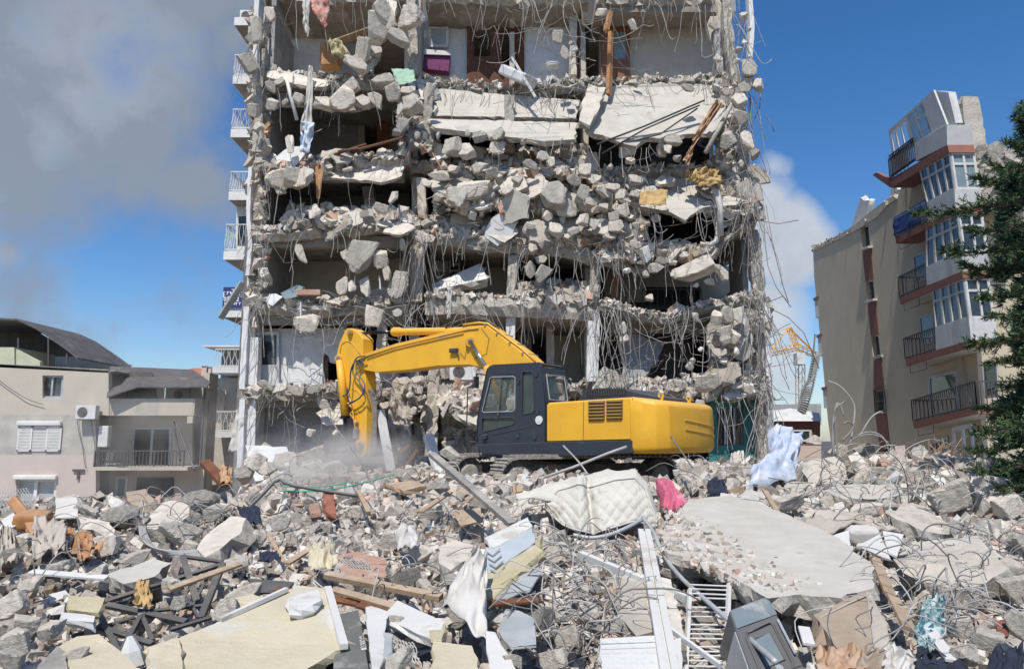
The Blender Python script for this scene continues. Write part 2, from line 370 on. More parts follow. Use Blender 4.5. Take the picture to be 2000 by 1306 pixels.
# ================================================================ ground
def hgt(x, y, detail=True):
    K = [(2, .9), (4, 1.05), (6, 1.2), (9.5, 1.42), (12.5, 1.70), (15.5, 1.98), (17.2, 1.74), (20, 1.65), (24, 2.0), (27, 2.2), (31, 2.0), (36, .6), (44, 0), (400, 0)]
    z = 0
    for i in range(len(K) - 1):
        if K[i][0] <= y <= K[i + 1][0]:
            t = (y - K[i][0]) / (K[i + 1][0] - K[i][0]); t = t * t * (3 - 2 * t) * .5 + t * .5; z = K[i][1] * (1 - t) + K[i + 1][1] * t
    if y > K[-1][0] or y < 2: z = 0 if y > 2 else .9
    g = lambda cx, cy, sx, sy: math.exp(-((x - cx) / sx) ** 2 - ((y - cy) / sy) ** 2)
    z += .62 * g(8.8, 15.5, 3.0, 3.4) - .42 * g(-3.6, 19.5, 2.4, 2.6) + .12 * g(-5.5, 13, 2.5, 2)
    z -= .45 * g(.95, 7.0, .8, .7) + .35 * g(-3.6, 7.4, .5, .4)
    z -= max(0, abs(x + 1) - 16) * .10 if y < 40 else 0
    if x < -.30 * y and y > 13: z -= min(1, (-.30 * y - x) / (.07 * y)) * .095 * (y - 13)
    if detail and y < 34:
        p = Vector((x, y, 0))
        z += .15 * noise.noise(p * .9) + .13 * noise.noise(p * 2.1 + Vector((3, 1, 0))) + .09 * noise.noise(p * 4.6)
    z += .24 * g(1.4, 15.9, 3.8, .8)
    if detail and y < 16: z -= (.21 + .14 * max(0, min(1, (10.5 - y) / 3))) if y < 13 else .21 * (16 - y) / 3
    return max(z, 0.0)
mb = MB(); xs = np.concatenate([np.linspace(-60, -16, 12), np.linspace(-15, 19, 340), np.linspace(20, 60, 12)]); ys = np.concatenate([np.linspace(2.2, 18, 300), np.linspace(18.1, 34, 110), np.linspace(35, 70, 14)])
vs = [(x, y, hgt(x, y)) for y in ys for x in xs]; nx = len(xs)
fs = [(j * nx + i, j * nx + i + 1, (j + 1) * nx + i + 1, (j + 1) * nx + i) for j in range(len(ys) - 1) for i in range(nx - 1)]
mb.add(vs, fs)
gm = mat('rubble_ground', (.40, .365, .32), (.235, .21, .185), (.33, .235, .19), bump=1.0, bscale=16, scale=5, detail=10)
struct(mb.build('rubble_ground', 'rubble_ground', smooth=False))
mat('asphalt', (.10, .098, .09), (.07, .068, .065), bump=.3)
mb = MB(); mb.add([(-900, -60, -.03), (900, -60, -.03), (900, 1500, -.03), (-900, 1500, -.03)], [(0, 1, 2, 3)]); struct(mb.build('ground', 'asphalt'))
def surf(px, py):
    """where the sight line meets the rubble surface"""
    d = pdir(px, py); t = 2.3
    while t < 45:
        q = Vector((0, 0, CAMZ)) + d * t
        if q.z <= hgt(q.x, q.y, False): return q
        t += .04 + t * .004
    return None

# ================================================================ the ruined tower
TW = thing('ruined_apartment_building', (0, 27, 0), 'half demolished grey apartment tower with open floors and hanging rebar behind the excavator', 'ruined building')
def tpart(mb_, name, mats, **k): return mb_.build(name, mats, TW, **k)
ZF = [1.84, 4.84, 7.84, 10.84, 13.84, 16.84, 19.84, 22.84]
# rear block still standing
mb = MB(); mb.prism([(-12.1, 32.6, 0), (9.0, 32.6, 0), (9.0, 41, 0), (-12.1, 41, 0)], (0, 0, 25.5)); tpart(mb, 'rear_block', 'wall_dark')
for k in range(1, 8):
    mb = MB(); mb.span((-12.13, 33, ZF[k] - .16), (-12.09, 41, ZF[k] + .10)); tpart(mb, 'floor_band', 'plaster_white')
def Xat(px, py, D): return P(px, py, D).x
# long slabs, bay by bay (front edge traced, back edge at the rear block)
SL = [ # pts px,py ; D ; thickness ; back level ; jag
 ([(497, -22), (640, -14), (790, -18)], 26.9, .30, 19.84, .12),
 ([(830, -14), (1000, -8), (1150, -14)], 27.0, .30, 19.84, .12),
 ([(1165, -12), (1300, -8), (1400, -14)], 26.8, .30, 19.84, .14),
 ([(512, 136), (560, 146), (640, 152), (720, 156), (790, 150)], 26.3, .34, 16.84, .10),
 ([(790, 148), (850, 158), (930, 170), (1000, 172)], 27.3, .30, 16.84, .14),
 ([(1000, 172), (1060, 168), (1120, 160), (1200, 160), (1300, 157), (1425, 152)], 27.3, .32, 16.84, .10),
 ([(500, 318), (560, 325), (640, 320), (720, 306), (800, 300)], 26.2, .34, 13.84, .13),
 ([(800, 318), (900, 330), (1000, 335)], 26.9, .30, 13.6, .2),
 ([(1000, 335), (1100, 330), (1160, 335)], 27.0, .3, 13.6, .2),
 ([(1150, 336), (1250, 332), (1350, 328), (1480, 330)], 26.6, .28, 13.84, .14),
 ([(488, 452), (560, 447), (640, 440), (700, 438), (770, 428), (822, 432)], 26.2, .36, 10.84, .10),
 ([(832, 444), (900, 456), (960, 464), (1000, 466)], 26.3, .50, 10.84, .07),
 ([(1000, 466), (1060, 470), (1110, 476), (1160, 492)], 26.35, .50, 10.84, .07),
 ([(1160, 498), (1202, 508), (1250, 520), (1300, 506), (1345, 490), (1400, 478), (1445, 440), (1476, 428)], 26.2, .26, 10.84, .08),
 ([(492, 590), (560, 594), (640, 598), (700, 592), (790, 588)], 26.2, .36, 7.84, .11),
 ([(830, 580), (900, 578), (1000, 584), (1080, 586), (1160, 592)], 26.2, .62, 7.84, .05),
 ([(1160, 590), (1202, 596), (1245, 612), (1302, 618), (1359, 602), (1420, 590), (1490, 574)], 26.2, .24, 7.84, .08),
 ([(470, 768), (540, 762), (600, 764), (668, 756)], 26.2, .34, 4.84, .12),
 ([(668, 756), (760, 752), (840, 748)], 27.2, .34, 4.84, .15),
 ([(850, 752), (920, 766), (1000, 760), (1080, 760), (1160, 752)], 27.0, .30, 4.84, .18),
 ([(1165, 752), (1260, 758), (1340, 756), (1420, 750), (1500, 744)], 26.2, .30, 4.84, .11),
]
for i, (pl, D, th, zb, jg) in enumerate(SL):
    fr = [P(x, y, D) for x, y in pl]
    mb = MB(); strip(mb, fr, [(fr[0].x, 32.6, zb), (fr[-1].x, 32.6, zb)], th, j=jg, seed=i, mi=0, mi_edge=1, fill=2)
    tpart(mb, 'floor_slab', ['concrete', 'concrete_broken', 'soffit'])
# beams under the slab fronts
for (x0, x1, y, D, h) in [(500, 790, 172, 26.7, .4), (1165, 1400, 20, 27.2, .35), (500, 790, 474, 26.75, .42), (500, 790, 624, 26.8, .4), (500, 660, 786, 26.8, .35), (1180, 1440, 640, 27.4, .4), (500, 790, 348, 26.75, .3)]:
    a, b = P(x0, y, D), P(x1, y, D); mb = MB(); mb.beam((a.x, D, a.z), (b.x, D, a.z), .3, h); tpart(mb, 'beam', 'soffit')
# roof
mb = MB(); mb.prism([(-9.6, 27.5, 22.7), (8.9, 27.5, 22.7), (8.9, 32.6, 22.7), (-9.6, 32.6, 22.7)], (0, 0, .3)); tpart(mb, 'roof', 'concrete')
# cross walls running back into the building, storey by storey
for k in range(1, 7):
    for X, Yf, m_ in ((-9.35, 26.9, 'wall_grey'), (-3.75, 27.4, 'wall_cream'), (.0, 27.9, 'wall_cream'), (2.9, 27.6, 'wall_cream')):
        if k == 1 and X > -4: Yf += .8
        if k in (5,) and X > -1: Yf = 28.2
        mb = MB(); mb.span((X - .1, Yf, ZF[k] + .0), (X + .1, 32.6, ZF[k + 1] - .34)); tpart(mb, 'cross_wall', m_)
mb = MB(); mb.span((-9.45, 27.2, 0), (-9.25, 32.6, 4.5)); tpart(mb, 'cross_wall', 'plaster_white')
# right end wall with window openings letting the sky through
for k in range(0, 7):
    z0, z1 = ZF[k], ZF[k + 1] - .3
    mb = MB(); hole = [(8.7, 29.0, z0 + 1.0), (8.7, 31.2, z0 + 1.0), (8.7, 31.2, z0 + 2.3), (8.7, 29.0, z0 + 2.3)]
    yf = 28.4 if k in (3, 4, 5) else 27.3
    mb.prism([(8.7, yf, z0), (8.7, 32.6, z0), (8.7, 32.6, z1), (8.7, yf, z1)], (.2, 0, 0), holes=[hole] if k in (2, 4, 5) else ())
    tpart(mb, 'end_wall', 'wall_grey')
mat('brick_shaded', (.17, .075, .045), (.10, .045, .03), (.2, .13, .1), bump=.8, bscale=12, scale=8)  # darker copy of brick: shadow on the room wall put into the colour
# back walls of the rooms
def twall(pl, D, m_, name='back_wall', holes=(), th=.14):
    mb = MB(); mb.prism([P(x, y, D) for x, y in pl], (0, th, 0), holes=[[P(x, y, D) for x, y in h] for h in holes]); return tpart(mb, name, m_)
twall([(522, 40), (700, 40), (700, 150), (515, 146)], 29.6, 'wall_grey')
twall([(566, 62), (650, 62), (650, 140), (566, 140)], 29.4, 'plaster_white')
twall([(790, 0), (912, 0), (912, 165), (790, 160)], 28.7, 'plaster_white')
twall([(912, -10), (1024, -10), (1024, 175), (912, 175)], 28.5, 'brick_shaded', holes=[[(926, 48), (958, 48), (958, 110), (926, 110)], [(980, 60), (1004, 60), (1004, 128), (980, 128)]])
twall([(1024, -10), (1116, -10), (1116, 170), (1024, 172)], 28.6, 'plaster_white')
twall([(1116, -10), (1178, -10), (1178, 168), (1116, 168)], 29.0, 'wall_cream', holes=[[(1130, 45), (1170, 45), (1170, 155), (1130, 155)]])
twall([(1178, -10), (1412, -10), (1400, 166), (1178, 168)], 28.5, 'wall_cream')
twall([(520, 200), (700, 200), (700, 305), (515, 305)], 30.2, 'wall_grey')
twall([(700, 200), (800, 200), (800, 305), (700, 305)], 30.2, 'wall_cream', holes=[[(712, 225), (738, 225), (738, 300), (712, 300)]])
twall([(560, 360), (800, 350), (800, 436), (556, 436)], 30.2, 'wall_grey')
twall([(500, 500), (800, 500), (800, 590), (500, 590)], 30.2, 'wall_cream')
twall([(830, 480), (1000, 480), (1000, 580), (830, 575)], 30.2, 'wall_cream', holes=[[(878, 486), (930, 486), (930, 540), (878, 540)]])
twall([(1180, 520), (1440, 520), (1440, 590), (1180, 590)], 30.0, 'wall_cream', holes=[[(1262, 560), (1368, 560), (1368, 590), (1262, 590)]])
twall([(1010, 620), (1150, 615), (1150, 760), (1010, 760)], 30.2, 'wall_cream', holes=[[(1038, 640), (1080, 640), (1080, 760), (1038, 760)]])
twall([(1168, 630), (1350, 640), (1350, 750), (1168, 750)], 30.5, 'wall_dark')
twall([(830, 640), (990, 640), (990, 760), (830, 760)], 29.6, 'wall_grey')
# ground floors at the left: white wall with a hole knocked through, door with glass beside it
twall([(512, 642), (700, 640), (700, 770), (512, 770)], 27.25, 'plaster_white', holes=[[(628, 702), (634, 690), (642, 696), (645, 708), (668, 712), (672, 750), (636, 752), (632, 728)]])
twall([(626, 690), (680, 690), (680, 756), (626, 756)], 27.6, 'brick_dust', holes=[[(640, 706), (672, 712), (672, 742), (640, 742)]])
twall([(486, 790), (690, 785), (690, 930), (480, 930)], 27.8, 'wall_grey')
twall([(690, 785), (1160, 785), (1160, 930), (690, 930)], 29.4, 'wall_grey')
# balcony door with glass, lower left room
dr = TW
mb = MB(); mb.prism([P(x, y, 27.1) for x, y in ((505, 648), (545, 648), (545, 762), (505, 762))], (0, .06, 0), holes=[[P(x, y, 27.1) for x, y in ((511, 654), (540, 654), (540, 712), (511, 712))]]); d_ = tpart(mb, 'balcony_door', 'metal_white')
mb = MB(); mb.prism([P(x, y, 27.14) for x, y in ((510, 653), (541, 653), (541, 713), (510, 713))], (0, .02, 0)); mb.build('door_glass', 'glass_window', d_)
# doors of the top right flat
def leaf(pl, D, m_, name, glass_pl=None, gm_='glass_pale', th=.06, par=None):
    mb = MB(); mb.prism([P(x, y, D) for x, y in pl], (0, th, 0), holes=[[P(x, y, D) for x, y in glass_pl]] if glass_pl else ())
    o = mb.build(name, m_, par or TW, bevel=.01)
    if glass_pl:
        mb = MB(); mb.prism([P(x, y, D + .03) for x, y in glass_pl], (0, .02, 0)); mb.build('glass_pane', gm_, o)
    return o
leaf([(1114, 38), (1129, 38), (1129, 157), (1114, 157)], 28.3, 'door_brown', 'door_frame')
d_ = leaf([(1174, 52), (1231, 52), (1231, 160), (1174, 160)], 28.3, 'door_brown', 'room_door', [(1199, 62), (1223, 62), (1223, 116), (1199, 116)])
mb = MB(); a = P(1204, 128, 28.27); b = P(1220, 152, 28.27); mb.span((a.x, 28.25, b.z), (b.x, 28.31, a.z)); mb.build('door_panel', 'door_brown', d_)
leaf([(736, 205), (760, 205), (760, 296), (736, 296)], 29.6, 'door_brown', 'room_door')
leaf([(1196, 535), (1212, 535), (1206, 590), (1190, 590)], 27.2, 'door_brown', 'leaning_door')
leaf([(837, 52), (876, 52), (876, 92), (837, 92)], 28.5, 'metal_white', 'kitchen_window', [(842, 57), (871, 57), (871, 87), (842, 87)], 'metal_grey')
leaf([(828, 96), (880, 100), (880, 108), (828, 106)], 28.0, 'metal_white', 'worktop')
leaf([(828, 106), (880, 108), (876, 140), (826, 134)], 28.1, 'purple', 'cupboard_door', th=.4)
leaf([(815, 50), (828, 54), (826, 132), (815, 128)], 27.9, 'glass_pale', 'shower_panel')
leaf([(838, 488), (876, 488), (876, 530), (838, 530)], 29.6, 'metal_white', 'kitchen_cupboard', th=.3)
mb = MB()
for q in range(4):
    a, b = P(880, 494 + q * 12, 29.5), P(898, 494 + q * 12, 29.5); mb.span((a.x, 29.3, a.z - .02), (b.x, 29.6, a.z + .02))
for x in (880, 898):
    a, b = P(x, 490, 29.5), P(x, 534, 29.5); mb.span((a.x - .02, 29.28, b.z), (a.x + .02, 29.62, a.z))
tpart(mb, 'shelf_unit', 'metal_white')
# washbasin on its pedestal in the opened bathroom
wb = P(1079, 128, 28.1)
mb = MB(); mb.tube([wb + Vector((0, 0, z)) for z in (-.02, -.10, -.17, -.2)], [.30, .28, .16, .09], 14); mb.tube([wb + Vector((0, 0, z)) for z in (.02, -.02)], [.31, .31], 14)
mb.box(wb + Vector((0, .22, .12)), (.06, .06, .22)); bs = tpart(mb, 'washbasin', 'ceramic', smooth=False)
mb = MB(); mb.tube([wb + Vector((0, .04, -.2)), wb + Vector((0, .04, -.85))], [.09, .10], 10); mb.build('pedestal', 'ceramic', bs)
mb = MB(); mb.span(wb + Vector((-.28, .25, .32)), wb + Vector((.28, .42, .37))); tpart(mb, 'bathroom_shelf', 'ceramic')
# railing seen at the back of the sagging right room
mb = MB()
a, b = P(1255, 565, 28.6), P(1370, 565, 28.6)
for z in (0, -.75): mb.beam(a + Vector((0, 0, z)), b + Vector((0, 0, z)), .04, .05)
for q in range(9): mb.beam(a.lerp(b, q / 8), a.lerp(b, q / 8) + Vector((0, 0, -.75)), .03, .03, (1, 0, 0))
tpart(mb, 'inner_railing', 'rail_dark')

# columns and stubs, traced (px, py, D) centre lines
def column(pts, w_, m_='concrete', seed=1, d=.4):
    rs = random.Random(seed); mb = MB(); V = [P(*p) for p in pts]; rings = []
    dense = []
    for i in range(len(V) - 1):
        k = max(2, int((V[i + 1] - V[i]).length / .22))
        dense += [V[i].lerp(V[i + 1], q / k) for q in range(k)]
    dense.append(V[-1])
    for p in dense:
        ring = []
        for (sx, sy) in ((-1, -1), (-.3, -1.04), (.4, -1.0), (1, -1), (1.02, 0), (1, 1), (-1, 1), (-1.02, 0)):
            e = 1 - (rs.random() ** 3) * (.07 if m_ == 'plaster_white' else .45)
            ring.append(p + Vector((sx * w_ / 2 * e + rs.uniform(-.012, .012), sy * d / 2 * e, 0)))
        rings.append(ring)
    n = 8; vs = [q for r_ in rings for q in r_]; fs = []
    for i in range(len(rings) - 1):
        for k in range(n): fs.append((i * n + k, i * n + (k + 1) % n, (i + 1) * n + (k + 1) % n, (i + 1) * n + k))
    fs.append(tuple(range(n))); fs.append(tuple((len(rings) - 1) * n + k for k in reversed(range(n))))
    mb.add(vs, fs); return tpart(mb, 'column', m_)
CO = [
 ([(484, 930, 26.6), (490, 760, 26.6), (494, 660, 26.6)], .55, 'plaster_white'), ([(494, 640, 26.6), (497, 560, 26.7), (500, 470, 26.7)], .42, 'concrete'),
 ([(500, 440, 26.6), (505, 330, 26.6)], .45, 'concrete'), ([(505, 300, 26.6), (508, 170, 26.6), (512, 100, 26.6)], .4, 'concrete_broken'), ([(508, 90, 26.6), (512, -40, 26.6)], .45, 'concrete'),
 ([(476, 760, 26.4), (481, 660, 26.4), (485, 600, 26.4)], .2, 'plaster_white'), ([(471, 925, 26.4), (477, 780, 26.4)], .2, 'plaster_white'),
 ([(487, 540, 26.4), (492, 480, 26.4), (488, 420, 26.4), (492, 330, 26.4)], .14, 'plaster_white'), ([(500, 165, 26.3), (503, 60, 26.3), (506, -20, 26.3)], .16, 'plaster_white'),
 ([(842, 900, 26.6), (846, 800, 26.6), (848, 720, 26.6)], .42, 'concrete'), ([(838, 290, 26.4), (836, 178, 26.5)], .36, 'concrete_broken'),
 ([(815, 590, 26.7), (820, 440, 26.7)], .4, 'concrete_broken'), ([(808, 150, 26.8), (806, 40, 26.9), (800, -40, 27)], .4, 'concrete_broken'), ([(745, 720, 26.8), (748, 610, 26.8)], .35, 'concrete'),
 ([(822, 350, 26.9), (828, 440, 26.8)], .35, 'concrete'), ([(808, 650, 26.9), (812, 760, 26.9)], .38, 'concrete'),
 ([(996, 700, 26.7), (998, 612, 26.7)], .34, 'plaster_white'), ([(1000, 455, 26.5), (998, 395, 26.5)], .38, 'concrete_broken'), ([(996, 300, 26.6), (995, 190, 26.5)], .38, 'concrete_broken'), ([(998, 580, 26.6), (1002, 500, 26.7)], .34, 'concrete_broken'),
 ([(1156, 745, 26.5), (1158, 660, 26.5), (1160, 606, 26.5)], .42, 'plaster_white'), ([(1158, 470, 26.4), (1160, 425, 26.4)], .42, 'concrete'), ([(1156, 360, 26.5), (1156, 300, 26.5)], .45, 'concrete'), ([(1160, 590, 26.6), (1164, 500, 26.6)], .4, 'concrete_broken'), ([(1118, 150, 28.0), (1120, 20, 28.0)], .3, 'concrete'),
 ([(1075, 760, 28.3), (1074, 620, 28.3)], .3, 'wall_cream'),
 ([(1494, 930, 26.6), (1490, 760, 26.6), (1484, 600, 26.6)], .5, 'concrete'), ([(1504, 925, 26.4), (1500, 760, 26.4), (1494, 600, 26.4)], .22, 'plaster_white'),
 ([(1480, 580, 26.7), (1470, 450, 26.8)], .5, 'concrete_broken'), ([(1482, 430, 26.6), (1462, 330, 26.6)], .45, 'concrete_broken'),
 ([(1452, 320, 26.8), (1440, 190, 26.9)], .42, 'concrete_broken'), ([(1436, 170, 27), (1420, 60, 27), (1415, -30, 27)], .36, 'concrete_broken'), ([(1460, 170, 26.5), (1466, 60, 26.5), (1462, -20, 26.5)], .16, 'plaster_white'),
 ([(1398, 740, 27.4), (1395, 640, 27.4)], .5, 'wall_grey'), ([(1405, 170, 27.6), (1398, 60, 27.6)], .3, 'wall_grey'),
]
for i, (p, w_, m_) in enumerate(CO): column(p, w_, m_, i)
# white slanting wall strip at the right foot
twall([(1448, 745), (1480, 640), (1490, 745)], 26.9, 'plaster_white', 'wall_remnant')
# fallen slabs and panels still hanging on the frame
def tpanel(pl, th, m_='slab_smooth', name='hanging_slab', j=.06, seed=1):
    mb = MB(); panel(mb, [P(*p) for p in pl], th, j, seed=seed, mi=0, mi_edge=1); return tpart(mb, name, [m_, 'concrete_broken'])
PN = [
 ([(822, 170, 27.3), (1000, 186, 27.3), (1130, 196, 27.2), (1124, 232, 26.5), (1000, 228, 26.5), (832, 226, 26.5)], .2, 'slab_smooth'),
 ([(835, 232, 26.3), (1000, 236, 26.3), (1128, 240, 26.3), (1122, 272, 25.6), (1060, 276, 25.6), (1010, 268, 25.6), (960, 266, 25.6), (905, 256, 25.6), (850, 250, 25.6)], .22, 'slab_smooth'),
 ([(1160, 172, 27.2), (1290, 162, 27.2), (1412, 166, 27.2), (1420, 215, 26.4), (1398, 262, 25.6), (1330, 262, 25.5), (1300, 272, 25.4), (1262, 268, 25.4), (1240, 288, 25.3), (1200, 272, 25.4), (1150, 258, 25.6), (1140, 215, 26.3)], .22, 'slab_smooth'),
 ([(1150, 165, 26.4), (1182, 172, 26.2), (1168, 214, 25.6), (1152, 244, 25.2), (1130, 236, 25.2), (1138, 200, 25.8)], .3, 'concrete'),
 ([(1215, 340, 27.0), (1330, 336, 27.0), (1462, 332, 27), (1470, 376, 26.3), (1440, 400, 25.8), (1376, 404, 25.7), (1340, 428, 25.5), (1310, 414, 25.6), (1250, 404, 25.8), (1206, 384, 26.2)], .2, 'slab_smooth'),
 ([(860, 322, 26.6), (930, 312, 26.8), (1010, 330, 26.6), (1008, 352, 26.2), (970, 350, 26.1), (900, 346, 26.1), (858, 342, 26.2)], .2, 'concrete'),
 ([(1010, 338, 26.6), (1050, 332, 26.7), (1098, 346, 26.6), (1090, 360, 26.0), (1050, 366, 25.9), (1020, 362, 26.0)], .22, 'concrete'),
 ([(838, 352, 26.2), (880, 346, 26.4), (968, 362, 26.2), (962, 384, 25.8), (912, 388, 25.7), (850, 372, 25.8)], .18, 'slab_smooth'),
 ([(522, 138, 26.2), (560, 140, 26.2), (640, 158, 26.1), (640, 168, 25.9), (600, 170, 25.9), (560, 160, 25.9), (520, 150, 26.0)], .2, 'concrete'),
 ([(540, 182, 26.6), (610, 178, 26.6), (700, 186, 26.6), (740, 200, 26.5), (700, 216, 26.3), (640, 216, 26.3), (600, 206, 26.3), (548, 206, 26.5)], .12, 'soffit'),
 ([(604, 336, 26.4), (700, 322, 26.4), (790, 318, 26.4), (786, 344, 26.1), (742, 356, 26.0), (690, 350, 26.0), (620, 346, 26.1)], .15, 'concrete'),
 ([(530, 330, 26.2), (600, 328, 26.2), (612, 350, 26.0), (580, 366, 25.9), (540, 358, 25.9), (516, 344, 26.0)], .2, 'concrete'),
 ([(1214, 640, 27.6), (1295, 672, 27.6), (1284, 706, 27.4), (1256, 736, 27.2), (1216, 750, 27.1)], .05, 'wall_grey'),
 ([(1454, 610, 26.2), (1478, 612, 26.2), (1444, 690, 25.9), (1414, 668, 25.9)], .25, 'concrete'),
 ([(846, 768, 26.8), (930, 756, 26.8), (950, 812, 25.6), (930, 830, 25.3), (890, 812, 25.5), (856, 790, 26.2)], .25, 'slab_smooth'),
 ([(618, 806, 26.3), (655, 780, 26.4), (676, 800, 26.2), (672, 828, 26.0), (636, 832, 26.0)], .12, 'concrete'),
 ([(1170, 430, 26.6), (1220, 440, 26.4), (1204, 480, 26), (1170, 470, 26.2)], .2, 'concrete_broken'),
 ([(1390, 420, 26.3), (1452, 404, 26.4), (1462, 420, 26.1), (1400, 450, 25.9)], .12, 'concrete'),
]
for i, (p, th, m_) in enumerate(PN): tpanel(p, th, m_, seed=i + 3)
rs = random.Random(61)
for (x0, x1, y0, y1, n) in ((850, 1150, 292, 410, 24), (1000, 1200, 395, 480, 10), (1160, 1300, 330, 480, 10), (830, 1000, 430, 462, 5), (1380, 1470, 330, 470, 7), (500, 800, 425, 445, 6), (500, 820, 300, 330, 6), (700, 960, 700, 860, 12), (500, 790, 575, 600, 5), (1160, 1480, 735, 765, 7), (1400, 1470, 600, 730, 5)):
    for _ in range(n):
        cx, cy = rs.uniform(x0, x1), rs.uniform(y0, y1); t = (cy - y0) / (y1 - y0 + 1); D = (27.0 if cy > 700 and cx < 1000 else 26.3) - .5 * t + rs.uniform(-.2, .3)
        c = P(cx, cy, D); nrm = Vector((rs.gauss(0, .45), -1, rs.uniform(-.2, 1.3))).normalized(); u = nrm.cross(Vector((rs.gauss(0, .4), rs.gauss(0, .2), 1))).normalized(); v = nrm.cross(u); a0 = rs.random() * 6; s = rs.uniform(.22, .75); k = rs.randint(5, 7)
        pts = [c + (u * math.cos(a0 + 6.283 * i / k) * rs.uniform(.7, 1.3) + v * math.sin(a0 + 6.283 * i / k) * rs.uniform(.5, 1)) * s for i in range(k)]
        mb = MB(); panel(mb, pts, rs.uniform(.08, .2), .035, .14, rs.randint(0, 999), 0, 1); tpart(mb, 'slab_fragment', [rs.choice(['slab_smooth', 'concrete', 'concrete', 'plaster_white', 'soffit']), 'concrete_broken'])
# leaning debris column, top left
for i, p in enumerate([[(752, 0, 26.3), (776, 4, 26.2), (762, 60, 25.9), (738, 78, 25.8), (730, 50, 26.0)], [(716, 78, 26), (740, 90, 25.9), (726, 140, 25.7), (700, 130, 25.8)]]):
    tpanel(p, .3, 'concrete', seed=40 + i)
# fallen white fridge-like panel, third floor kitchen
tpanel([(842, 556, 27.0), (938, 514, 27.2), (952, 544, 26.6), (850, 566, 26.5)], .35, 'metal_white', 'fallen_wardrobe', 0)
# left balconies on the side wall of the rear block
def balcony(xl, yt, yb, kind, k):
    D0 = 34.0; a = P(xl, yb, D0); x1 = -12.1; z0 = a.z; zt = P(xl, yt, D0).z
    mb = MB(); mb.span((a.x, D0, z0 - .42), (x1, D0 + 4.4, z0)); o = tpart(mb, 'balcony', 'plaster_white')
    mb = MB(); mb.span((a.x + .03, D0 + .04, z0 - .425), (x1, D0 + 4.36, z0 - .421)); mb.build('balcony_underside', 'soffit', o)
    if kind in ('rail', 'door'):
        mb = MB(); h = zt - z0
        for (p, q) in (((a.x + .04, D0 + .05), (x1, D0 + .05)), ((a.x + .04, D0 + .05), (a.x + .04, D0 + 2.85))):
            p0 = Vector((*p, z0)); q0 = Vector((*q, z0)); n = max(2, int((q0 - p0).length / .13))
            for z in (.08, h): mb.beam(p0 + Vector((0, 0, z)), q0 + Vector((0, 0, z)), .05, .05)
            for i in range(n + 1):
                c = p0.lerp(q0, i / n); s = .035 * (1 if i % 2 else -1); dirv = (q0 - p0).normalized()
                mb.tube([c + Vector((0, 0, .08)), c + dirv * s + Vector((0, 0, .08 + (h - .1) * .3)), c - dirv * s + Vector((0, 0, .08 + (h - .1) * .7)), c + Vector((0, 0, h))], .013, 4)
        mb.build('railing', 'metal_white', o)
    return o, z0, zt, a.x
balcony(458, -12, 34, 'solid', 0)
for (xl, yt, yb) in [(455, 107, 148), (451, 213, 252), (447, 335, 374)]: balcony(xl, yt, yb, 'rail', 0)
o, z0, zt, ax = balcony(437, 438, 490, 'door', 0)
mb = MB(); mb.prism([(ax + .12, 35.0, z0), (-12.1, 35.0, z0), (-12.1, 35.0, z0 + 2.5), (ax + .12, 35.0, z0 + 2.5)], (0, .08, 0), holes=[[(ax + .25, 35.0, z0 + .5), (-12.2, 35.0, z0 + .5), (-12.2, 35.0, z0 + 2.0), (ax + .25, 35.0, z0 + 2.0)]]); q = mb.build('balcony_window', 'metal_white', o)
mb = MB(); mb.prism([(ax + .25, 35.03, z0 + .5), (-12.2, 35.03, z0 + .5), (-12.2, 35.03, z0 + 2.0), (ax + .25, 35.03, z0 + 2.0)], (0, .02, 0)); mb.build('glass_pane', 'glass_window', q)
o, z0, zt, ax = balcony(434, 562, 602, 'sign', 0)
mb = MB(); mb.box((ax - .02 + .6, 33.98, (z0 + zt) / 2 + .05), (1.1, .03, zt - z0 + .1)); sb = mat('sign_blue', (.035, .04, .16), rough=.5, bump=0)
sg = thing('sale_sign', (ax + .6, 33.95, z0), 'dark blue estate agent sale banner with white lettering hung on the lowest left balcony', 'sign')
HS = zt - z0
def sgb(x0, x1, f0, f1, y, m_, nm):
    mb = MB(); mb.span((ax + x0, 33.95 - y, z0 + f0 * HS), (ax + x1, 33.955 - y + .01, z0 + f1 * HS)); return mb.build(nm, m_, sg)
mb = MB(); mb.span((ax + .03, 33.93, z0 + .0), (ax + 1.15, 33.96, zt + .02)); mb.build('sign_board', 'sign_blue', sg)
mat('sign_white', (.75, .75, .78), rough=.5, bump=0)
sgb(.04, 1.14, .52, .80, .03, 'sign_white', 'sign_band')
rt = Matrix.Rotation(rad(90), 4, 'X')
def sgt(t, x, f, size, m_, y=.04, bold=.008): return text_obj(t, size, Matrix.Translation((ax + x, 33.93 - y, z0 + f * HS)) @ rt, m_, 'lettering', sg, bold=bold)
sgt('SATILIK', .09, .66, .30, 'sign_blue'); sgt('0325 2', .08, .42, .26, 'sign_white', .02); sgt('ETKENT T', .12, .20, .17, 'sign_white', .02); sgt('emlak', .42, .89, .16, 'sign_white', .02)
